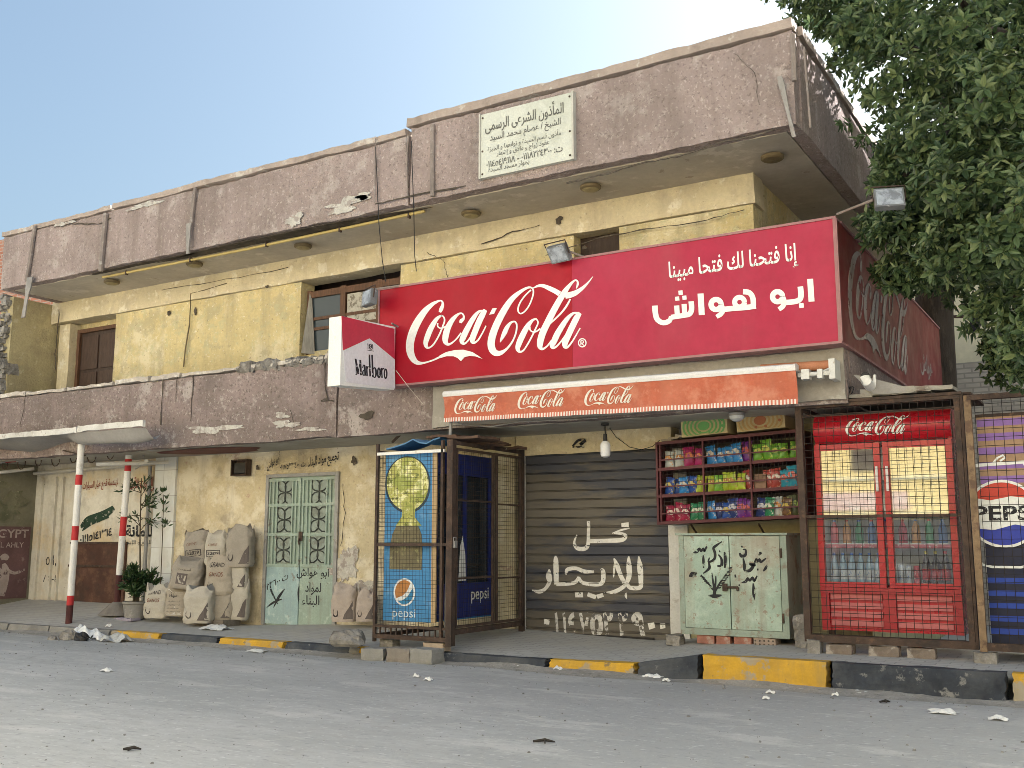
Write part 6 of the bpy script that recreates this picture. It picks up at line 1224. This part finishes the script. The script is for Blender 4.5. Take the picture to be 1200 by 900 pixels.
# ================================================================== plants
LEAF_D = leafmat('oleander_leaf', [(.018, .045, .018), (.035, .075, .028), (.06, .105, .04)], .15)
def sprays(mb, tips, L_, Wd, per, g):
    for c_, dr_v in tips:
        for q in range(per):
            d = (dr_v + Vector((g.gauss(0, .6), g.gauss(0, .6), g.gauss(.1, .5)))).normalized(); s_ = d.cross(Vector((g.gauss(0, 1), g.gauss(0, 1), g.gauss(0, 1)))).normalized(); u = d.cross(s_)
            l = L_ * g.uniform(.7, 1.2); w_ = Wd * g.uniform(.8, 1.2); b = c_ + d * .01
            mb.add([b, b + d * l * .5 + s_ * w_ * .5 + u * w_ * .12, b + d * l - u * l * .12, b + d * l * .5 - s_ * w_ * .5 + u * w_ * .12], [(0, 1, 2, 3)])
g = random.Random(21)
p = aY(158, 724, 10.98); p.z = zs(p.x, p.y) - .01
pl_ = thing('potted_shrub', 'leafy dark green oleander in a grey pot beside the sacks', 'plant', p)
mb = MB(); mb.lathe([(.12, .0), (.16, .03), (.185, .24), (.20, .25), (.2, .28), (.17, .285), (.165, .25)], p, 22); mb.build('pot', M('grey_pot', (.26, .25, .235), .9, .15, 6, [((.36, .35, .33), 7, .58, .08, .7)], .4), pl_, True)
st, lf = MB(), MB(); tips = []
for i in range(17):
    an = g.uniform(0, 6.28); sp = g.uniform(.06, .30); h = g.uniform(.2, .58); b0 = p + Vector((g.uniform(-.05, .05), g.uniform(-.05, .05), .25)); e = p + Vector((sp * math.cos(an), sp * math.sin(an), .25 + h * .95))
    md_ = b0.lerp(e, .5) + Vector((-.05 * math.cos(an), -.05 * math.sin(an), .06)); pts = cat([tuple(b0), tuple(md_), tuple(e)], 6); st.tube(pts, .009, 5)
    for k in range(3, len(pts)): tips.append((Vector(pts[k]), (Vector(pts[k]) - Vector(pts[k - 1])).normalized()))
sprays(lf, tips, .12, .032, 6, g); st.build('stem', M('plant_stem', (.07, .055, .035), .8, .2, 5, bump=.1), pl_); lf.build('foliage', LEAF_D, pl_)
mb = MB(); q = p + Vector((.02, -.12, .02)); mb.gbox(q.x - .2, q.x + .2, q.y - .12, q.y + .05, q.z - .02, q.z + .02, .05, .02, 8, 3); tag(mb.build('cloth_scrap', M('lilac_cloth', (.34, .31, .38), .9, .15, 6, bump=.3)), 'lilac grey rag under the flower pot', 'rag')
b0 = aY(163, 690, 11.25)
sp_ = thing('young_tree', 'slender young tree with loose dark leaves in front of the painted shop wall', 'tree', (b0.x, b0.y, .25))
st, lf = MB(), MB(); pts = [Vector((b0.x, b0.y, .25)), b0 + Vector((0, 0, .3)), aY(164, 630, 11.25), aY(165, 585, 11.25), aY(166, 560, 11.25)]; st.tube(pts, [.014, .013, .011, .009, .006], 7); tips = []
for i in range(16):
    t = g.uniform(.0, 1); c_ = pts[2].lerp(pts[4], t); an = g.uniform(0, 6.28); e = c_ + Vector((g.uniform(.15, .42) * math.cos(an), g.uniform(.1, .3) * math.sin(an) - .05, g.uniform(-.1, .22))); st.tube([c_, c_.lerp(e, .5) + Vector((0, 0, .04)), e], .006, 4)
    for k in (.5, .75, 1.0): tips.append((c_.lerp(e, k), (e - c_).normalized()))
sprays(lf, tips, .11, .026, 4, g)
for i in range(12): c_ = aY(191 + g.uniform(-5, 6), 575 + g.uniform(0, 45), 11.2); tips = [(c_, Vector((0, 0, 1)))]; sprays(lf, tips, .10, .026, 5, g)
st.tube([aY(188, 690, 11.2), aY(190, 640, 11.2), aY(192, 580, 11.2)], .007, 5)
st.build('stem', M('plant_stem', (.07, .055, .035)), sp_); lf.build('foliage', LEAF_D, sp_)

# ================================================================== blocks, stones and litter
BLK = M('cement_block', (.27, .265, .25), .92, .12, 6, [((.36, .35, .33), 6, .56, .08, .7), ((.15, .14, .13), 9, .64, .05, .6)], .5)
for i, (px_, py_, w_, h_, lab) in enumerate(((411, 768, .34, .10, 'flattest grey paving block, leftmost of four by the kerb'), (433, 774, .28, .14, 'grey paving block lying skewed, second from left by the kerb'), (466, 776, .33, .16, 'brownish grey paving block, third from left by the kerb'), (494, 778, .33, .17, 'squarest grey paving block, rightmost of four by the kerb'))):
    q = aZ(px_, py_, 0); mb = MB(); mb.gbox(-w_ / 2, w_ / 2, -.12, .12, 0, h_, .045, .007, 6, i, bev=.012); o = tag(mb.build('paving_block', BLK if i != 2 else M('brown_block', (.24, .215, .19), .92, .15, 6, [((.36, .33, .3), 6, .56, .08, .7)], .5), None, org=Vector()), lab, 'block', 'paving blocks lying by the kerb'); o.location = (q.x, q.y + .1, -.004); o.rotation_euler.z = (-.12, .35, .06, -.05)[i]
def rock(px_, py_, w_, h_, lab, m=BROKE, seed=0, nm='rubble', catg='rubble'):
    q = aG(px_, py_); mb = MB(); n_, r_ = 14, 8; vs = []
    for i in range(r_ + 1):
        for k in range(n_):
            ph = math.pi * i / r_; th = 2 * math.pi * k / n_; v = Vector((math.sin(ph) * math.cos(th), math.sin(ph) * math.sin(th), math.cos(ph))); d_ = 1 + noise.noise(v * 1.3 + Vector((seed, 0, 0))) * .4 + noise.noise(v * 4 + Vector((seed, 0, 0))) * .18; vs.append((v.x * w_ * d_ / 2, v.y * w_ * .35 * d_, max(-.01, v.z * d_ * h_ * .6 + h_ * .4)))
    mb.add(vs, [(i * n_ + k, i * n_ + (k + 1) % n_, (i + 1) * n_ + (k + 1) % n_, (i + 1) * n_ + k) for i in range(r_) for k in range(n_)]); o = tag(mb.build(nm, m, None, org=Vector()), lab, catg); o.location = (q.x, q.y + .05, q.z - .01); return o
rock(405, 756, .5, .19, 'large pale lump of broken concrete on the pavement left of the blue cage', seed=3)
rock(77, 750, .30, .14, 'grey rubble lump beside the white plastic bag at the kerb', seed=5)
rock(92, 751, .25, .12, 'black plastic bag crumpled at the kerb by the front post', BLACKP, 7, 'black_bag', 'bag')
rock(58, 750, .16, .07, 'small dark stones at the kerb left of the front post', BROKE, 9)
rock(449, 738, .2, .05, 'broken tile lying under the left end of the blue cage', BROKE, 11)
PBAG = M('thin_white_plastic', (.72, .74, .76), .35, .06, 4, bump=.3, bscale=14, spec=.5)
def bag(px_, py_, w_, h_, lab, seed, nm='plastic_bag', catg='bag', m=PBAG):
    q = aG(px_, py_); mb = MB(); n_ = 22; vs = []
    for i in range(n_ + 1):
        for k in range(n_ + 1):
            u, v = i / n_ * 2 - 1, k / n_ * 2 - 1; r_ = max(0, 1 - (u * u + v * v) * .75); f = Vector((u * 1.5 + seed, v * 1.5, seed * .7)); z = h_ * (r_ ** .7) * (.65 + .75 * noise.noise(f)) + h_ * .16 * abs(noise.noise(f * 4)); vs.append((u * w_ / 2 * (1 + .25 * noise.noise(f * 1.4)), v * w_ * .35 * (1 + .25 * noise.noise(f * 1.7)), max(.006, z + .006)))
    mb.add(vs, [(i * (n_ + 1) + k, (i + 1) * (n_ + 1) + k, (i + 1) * (n_ + 1) + k + 1, i * (n_ + 1) + k + 1) for i in range(n_) for k in range(n_)]); o = tag(mb.build(nm, m, None, True, org=Vector()), lab, catg, 'plastic bags on the ground' if catg == 'bag' else None); o.location = (q.x, q.y, q.z); return o
bag(100, 748, .42, .22, 'big crumpled white plastic bag at the kerb by the front post', 2)
bag(136, 752, .40, .16, 'flat transparent plastic bag on the road edge below the yellow kerb', 5, m=M('clear_plastic', (.50, .51, .50), .3, .1, 6, bump=.3, bscale=14, spec=.6))
bag(115, 750, .2, .12, 'small torn piece of white plastic beside the big white bag', 8)
bag(253, 738, .46, .08, 'flat white plastic bag on the pavement in front of the plank', 11)
for i, (px_, py_, w_, lab) in enumerate(((301, 764, .27, 'white paper plate lying on the road below the left yellow kerb'), (125, 787, .13, 'folded white paper scrap alone on the left of the road'), (764, 794, .17, 'white foam tray on the road at the dark sloping kerb'), (781, 799, .08, 'small white scrap right of the foam tray'), (606, 783, .14, 'white paper scrap at the kerb below the blue cage door'), (654, 785, .09, 'small white scrap below the yellow kerb of the shutter'), (502, 798, .10, 'crumpled white scrap on the road under the blocks'), (488, 794, .07, 'thin white scrap on the road left under the blocks'), (1008, 813, .16, 'torn white wrapper on the road under the tall black kerb'), (1105, 836, .20, 'long torn foil wrapper on the right of the road'), (1170, 844, .13, 'flat white strip of paper at the far right of the road'), (903, 813, .08, 'white scrap on the road below the tall yellow kerb'), (979, 816, .06, 'tiny pale scrap below the joint of the tall kerb'), (128, 735, .10, 'crushed white cup on the pavement above the yellow kerb'), (898, 820, .06, 'tiny white chip lower on the road near the tall yellow kerb'))):
    bag(px_, py_, w_, .035 if i != 13 else .06, lab, 20 + i, 'litter', 'litter', WPLAST)
for i, (px_, py_, w_, lab) in enumerate(((637, 871, .13, 'black twig lying on the near part of the road'), (1037, 824, .07, 'short dark twig on the road under the tall black kerb'), (154, 880, .09, 'dark flat scrap on the near left of the road'))):
    q = aZ(px_, py_, 0); mb = MB(); mb.tube([(q.x - w_ / 2, q.y - .03, .012), (q.x, q.y + .02, .02), (q.x + w_ / 2, q.y + .04, .01)], [.008, .012, .005], 5); mb.tube([(q.x, q.y + .02, .02), (q.x + w_ * .3, q.y - .05, .012)], .005, 5); tag(mb.build('twig', M('dark_twig', (.04, .035, .03), .9, .2, 5, bump=.1)), lab, 'twig', 'twigs on the road')

# ================================================================== behind and across the street
bl = thing('brick_house', 'red brick house beyond the left end of the shop', 'house', (-27, 15, 0))
mb = MB(); q = aY(10, 288, 14.5); mb.box(-36, -20.6, 14.5, 24, 0, q.z + .2); mb.build('wall', bricks('red_bricks', (.42, .17, .11), (.34, .14, .09), (.38, .33, .28), 1, .26, .09, .012, .4, dirt=(.40, .26, .2)), bl)
mb = MB()
for z in (3.2, 6.3): mb.box(-36.1, -20.55, 14.42, 14.499, z, z + .22)
pieces(mb, 'floor_band', BROKE, bl)
w1 = aY(0, 440, 14.5)
mb = MB(); mb.box(w1.x - 1.2, w1.x + .1, 14.44, 14.498, w1.z - .9, w1.z + .5); wf = mb.build('window', WOOD, bl); mb = MB(); mb.box(w1.x - 1.1, w1.x, 14.42, 14.437, w1.z - .8, w1.z + .4); pieces(mb, 'pane', PANE, wf)
rb = thing('yellow_house', 'pale yellow house standing behind the tree on the right', 'house', (2, 22, 0))
mb = MB(); mb.gbox(-6, 4.79, 21, 30, 0, 9, 1.5, .01, .6, 3); mb.gbox(4.8, 22, 20.9, 30, 0, 17, 1.5, .01, .6, 3); mb.build('wall', M('pale_yellow_render', (.62, .57, .40), .9, .06, .6, [((.5, .46, .34), .8, .52, .15, .6)], .3, 20), rb)  # taller right block is out of view, added to keep sun off the road
mb = MB()
for x in (-.6, 2.4, 5.4, 8.4): mb.box(x, x + 1.2, 20.93, 20.99, 5.6, 7.2)
wv = mb.build('window', DARKW, rb); mb = MB(); mb.gbox(-6.2, 4.78, 20.8, 30.2, 9.01, 9.3, 1, .02, .6, 4); mb.build('roof_edge', BROKE, rb)
mb = MB(); mb.box(-5, 12, 18.6, 18.9, 0, 4.35); tag(mb.build('garden_wall', bricks('grey_white_bricks', (.44, .41, .37), (.36, .34, .30), (.26, .25, .23), 1, .24, .085, .014, .5, dirt=(.3, .28, .25))), 'rough pale brick wall behind the right cages', 'wall')
rl = thing('wall_lamp', 'dark bracket lamp jutting from the pale house wall under the tree', 'lamp', aY(1120, 372, 18.5))
mb = MB(); mb.tube([aY(1113, 371, 18.5), aY(1135, 371, 18.4)], .03, 6); mb.build('arm', RUST, rl); a = aY(1143, 380, 18.4); mb = MB(); mb.hexa([a + Vector(v) for v in ((-.16, -.1, -.13), (.02, -.1, -.13), (.02, .1, -.13), (-.16, .1, -.13), (-.02, -.08, .12), (.12, -.08, .08), (.12, .08, .08), (-.02, .08, .12))]); mb.build('shade', BLACKP, rl)
ob = thing('street_house', 'sunlit yellow house across the street mirrored in the cooler glass', 'house', (-4, -9, 0))
mb = MB(); mb.box(-40, 24, -24, -9, 0, 13); mb.build('wall', M('pale_bounce_render', (.70, .68, .62), .9, .06, .5, [((.64, .62, .57), .7, .52, .15, .6)], .3, 20), ob)  # unseen height and pale colour chosen to bounce sunlight onto the shop
mb = MB()
for x in range(-38, 23, 4):
    mb.box(x - .9, x - .2, -8.99, -8.95, 3.35, 4.0)
pieces(mb, 'window', DARKW, ob)
mb = MB(); mb.box(-40, 24, -8.99, -8.96, 2.0, 5.6); mb.build('painted_storey', M('sunny_yellow_storey', (.74, .57, .24), .9, .06, .5, [((.62, .47, .2), .7, .52, .15, .6), ((.45, .3, .25), 1.1, .62, .04, .6)], .3, 20), ob)
mb = MB()
mb.box(-9, -5.4, -8.959, -8.9, 2.25, 2.75); mb.build('shop_board', M('pale_pink_board', (.60, .40, .36), .7, .15, 2, [((.7, .66, .6), 4, .55, .05, .8), ((.25, .1, .1), 7, .6, .05, .8)], .05), ob)
mb = MB(); mb.box(-40, 24, -8.93, -8.9, 3.1, 3.125); mb.build('cable', BLACKP, ob)
mb = MB(); mb.box(-40, 24, -8.955, -8.94, 0, 2.0); mb.build('mirrored_dark_base', M('mirrored_dark_paint', (.055, .055, .06), .8, .3, .8, [((.2, .10, .09), 1.2, .58, .05, .7), ((.25, .26, .27), .9, .62, .04, .6)], .1), ob)  # dark ground floor added so the lower cooler glass mirrors something dark
mb = MB(); mb.box(-40.2, 24.2, -24.2, -8.7, 13.01, 13.3); pieces(mb, 'floor_band', CREAM, ob)

# ================================================================== the tree at the right
tr = thing('large_tree', 'big dense dark green tree over the right end of the shop', 'tree', (-2.56, 17.3, 0))
BARK = M('dark_bark', (.055, .042, .032), .95, .3, 4, [((.10, .08, .06), 7, .55, .1, .7)], .9, 14, stretch=(1, 1, .3), bdist=.04)
t0 = Vector((-2.54, 17.3, 0)); t1 = Vector((-2.56, 17.3, 3.4)); t2 = Vector((-2.51, 17.25, 5.0)); t3 = Vector((-1.9, 16.6, 8.0))
tk = MB(); tk.tube([t0, t0 + Vector((0, 0, .5)), t1, t2, t3], [.45, .36, .32, .30, .2], 14)
lobes = [(1010, 40, 10.9, 60, 42), (1060, 95, 10.6, 85, 60), (1120, 30, 10.2, 95, 65), (1180, 110, 9.6, 90, 70), (1105, 160, 10.2, 85, 60), (1060, 205, 10.4, 55, 40), (1150, 215, 9.8, 95, 60), (1085, 268, 10.4, 62, 42), (1040, 255, 10.5, 40, 26), (1150, 290, 10.0, 85, 45), (1190, 350, 10.4, 60, 60), (1190, 250, 9.2, 70, 70), (1060, 320, 10.8, 35, 24), (1035, 20, 12.5, 90, 60), (1120, 110, 13.0, 120, 110), (1170, 300, 12.5, 90, 90), (1195, 410, 11.8, 42, 40), (985, 12, 12.5, 55, 26), (965, -30, 12.0, 70, 40), (1100, -60, 10.5, 160, 70), (1280, 60, 9.6, 110, 110), (1280, 260, 9.8, 100, 120), (1100, 225, 12.2, 80, 90), (1225, 380, 9.8, 60, 70), (1200, 90, 12.6, 110, 90), (1200, 10, 12.4, 110, 70), (1190, 200, 12.8, 100, 90), (1140, 40, 12.4, 90, 70), (1230, 150, 11.5, 80, 80)]
g = random.Random(11); LB = []
for (a, b, Y, rx, ry) in lobes:
    c_ = aY(a, b, Y); k = (c_.y * math.cos(YAW) - c_.x * math.sin(YAW)) / FPX; LB.append((c_, rx * k, ry * k))
for c_, rx, ry in LB:
    s_ = t2.lerp(t3, g.uniform(.35, 1)); m_2 = s_.lerp(c_, .5) + Vector((g.uniform(.2, .9), g.uniform(-.3, .3), g.uniform(.3, .9)))
    if c_.y < 11.6 or True: tk.tube(cat([tuple(s_), tuple(m_2), tuple(c_)], 5), [.10 - .08 * i / 10 for i in range(11)], 6)
tk.build('trunk', BARK, tr, True)
cr = MB(); V_, F_ = [], []
def rosette(c_, ax, n_, L_):
    ax = ax.normalized(); s0 = ax.orthogonal().normalized(); u0 = ax.cross(s0)
    for q in range(n_):
        t = 2 * math.pi * q / n_ * 1.0 + g.uniform(-.5, .5); el = g.uniform(.1, 1.1)
        d = (s0 * math.cos(t) + u0 * math.sin(t)) * math.cos(el * .9) + ax * math.sin(el * .9); d.z -= g.uniform(0, .35); d.normalize()
        sd_ = d.cross(ax); sd_ = sd_.normalized() if sd_.length > .05 else s0; up = sd_.cross(d); l = L_ * g.uniform(.7, 1.25); w_ = l * g.uniform(.36, .46); b = c_ + d * .012; k = len(V_); dr_p = g.uniform(.05, .25)
        V_.extend([b, b + d * l * .35 + sd_ * w_ * .5 + up * .01, b + d * l * .7 + sd_ * w_ * .4 - up * l * dr_p * .4, b + d * l - up * l * dr_p, b + d * l * .7 - sd_ * w_ * .4 - up * l * dr_p * .4, b + d * l * .35 - sd_ * w_ * .5 + up * .01, b + d * l * .5 - up * (.012 + l * dr_p * .15)])
        F_.extend([(k, k + 1, k + 6), (k + 1, k + 2, k + 6), (k + 2, k + 3, k + 6), (k + 3, k + 4, k + 6), (k + 4, k + 5, k + 6), (k + 5, k, k + 6)])
for li, (c_, rx, ry) in enumerate(LB):
    vol = rx * ry * rx; N = int(min(560, 220 + 190 * rx * ry)); ph = Vector((li * 3.1, li * 1.7, 0))
    for i in range(N):
        d = Vector((g.gauss(0, 1), g.gauss(0, 1), g.gauss(0, 1))).normalized(); r_ = g.random() ** .33
        f = 1 + .45 * noise.noise(d * 1.8 + ph) + .25 * noise.noise(d * 4.5 + ph)
        q = c_ + Vector((d.x * rx, d.y * rx * .8, d.z * ry)) * r_ * f
        if noise.noise(q * 2.1) < (-.13 if c_.y < 11.6 else -.3): continue
        if q.x < -2.60 and q.y > 10.35 and q.z < 6.95 and q.z > 5.6: continue
        if q.x < -2.2 and q.y > 10.0 and q.z < 4.7: continue
        rosette(q, (d + Vector((0, -.15, .35))), g.choice((5, 6, 7, 8)), .10)
cr.v = [tuple(v) for v in V_]; cr.f = F_; cr.m = [0] * len(F_)
cr.build('crown', leafmat('tree_leaf', [(.032, .058, .026), (.062, .105, .044), (.10, .15, .062), (.16, .20, .08)], .28), tr)
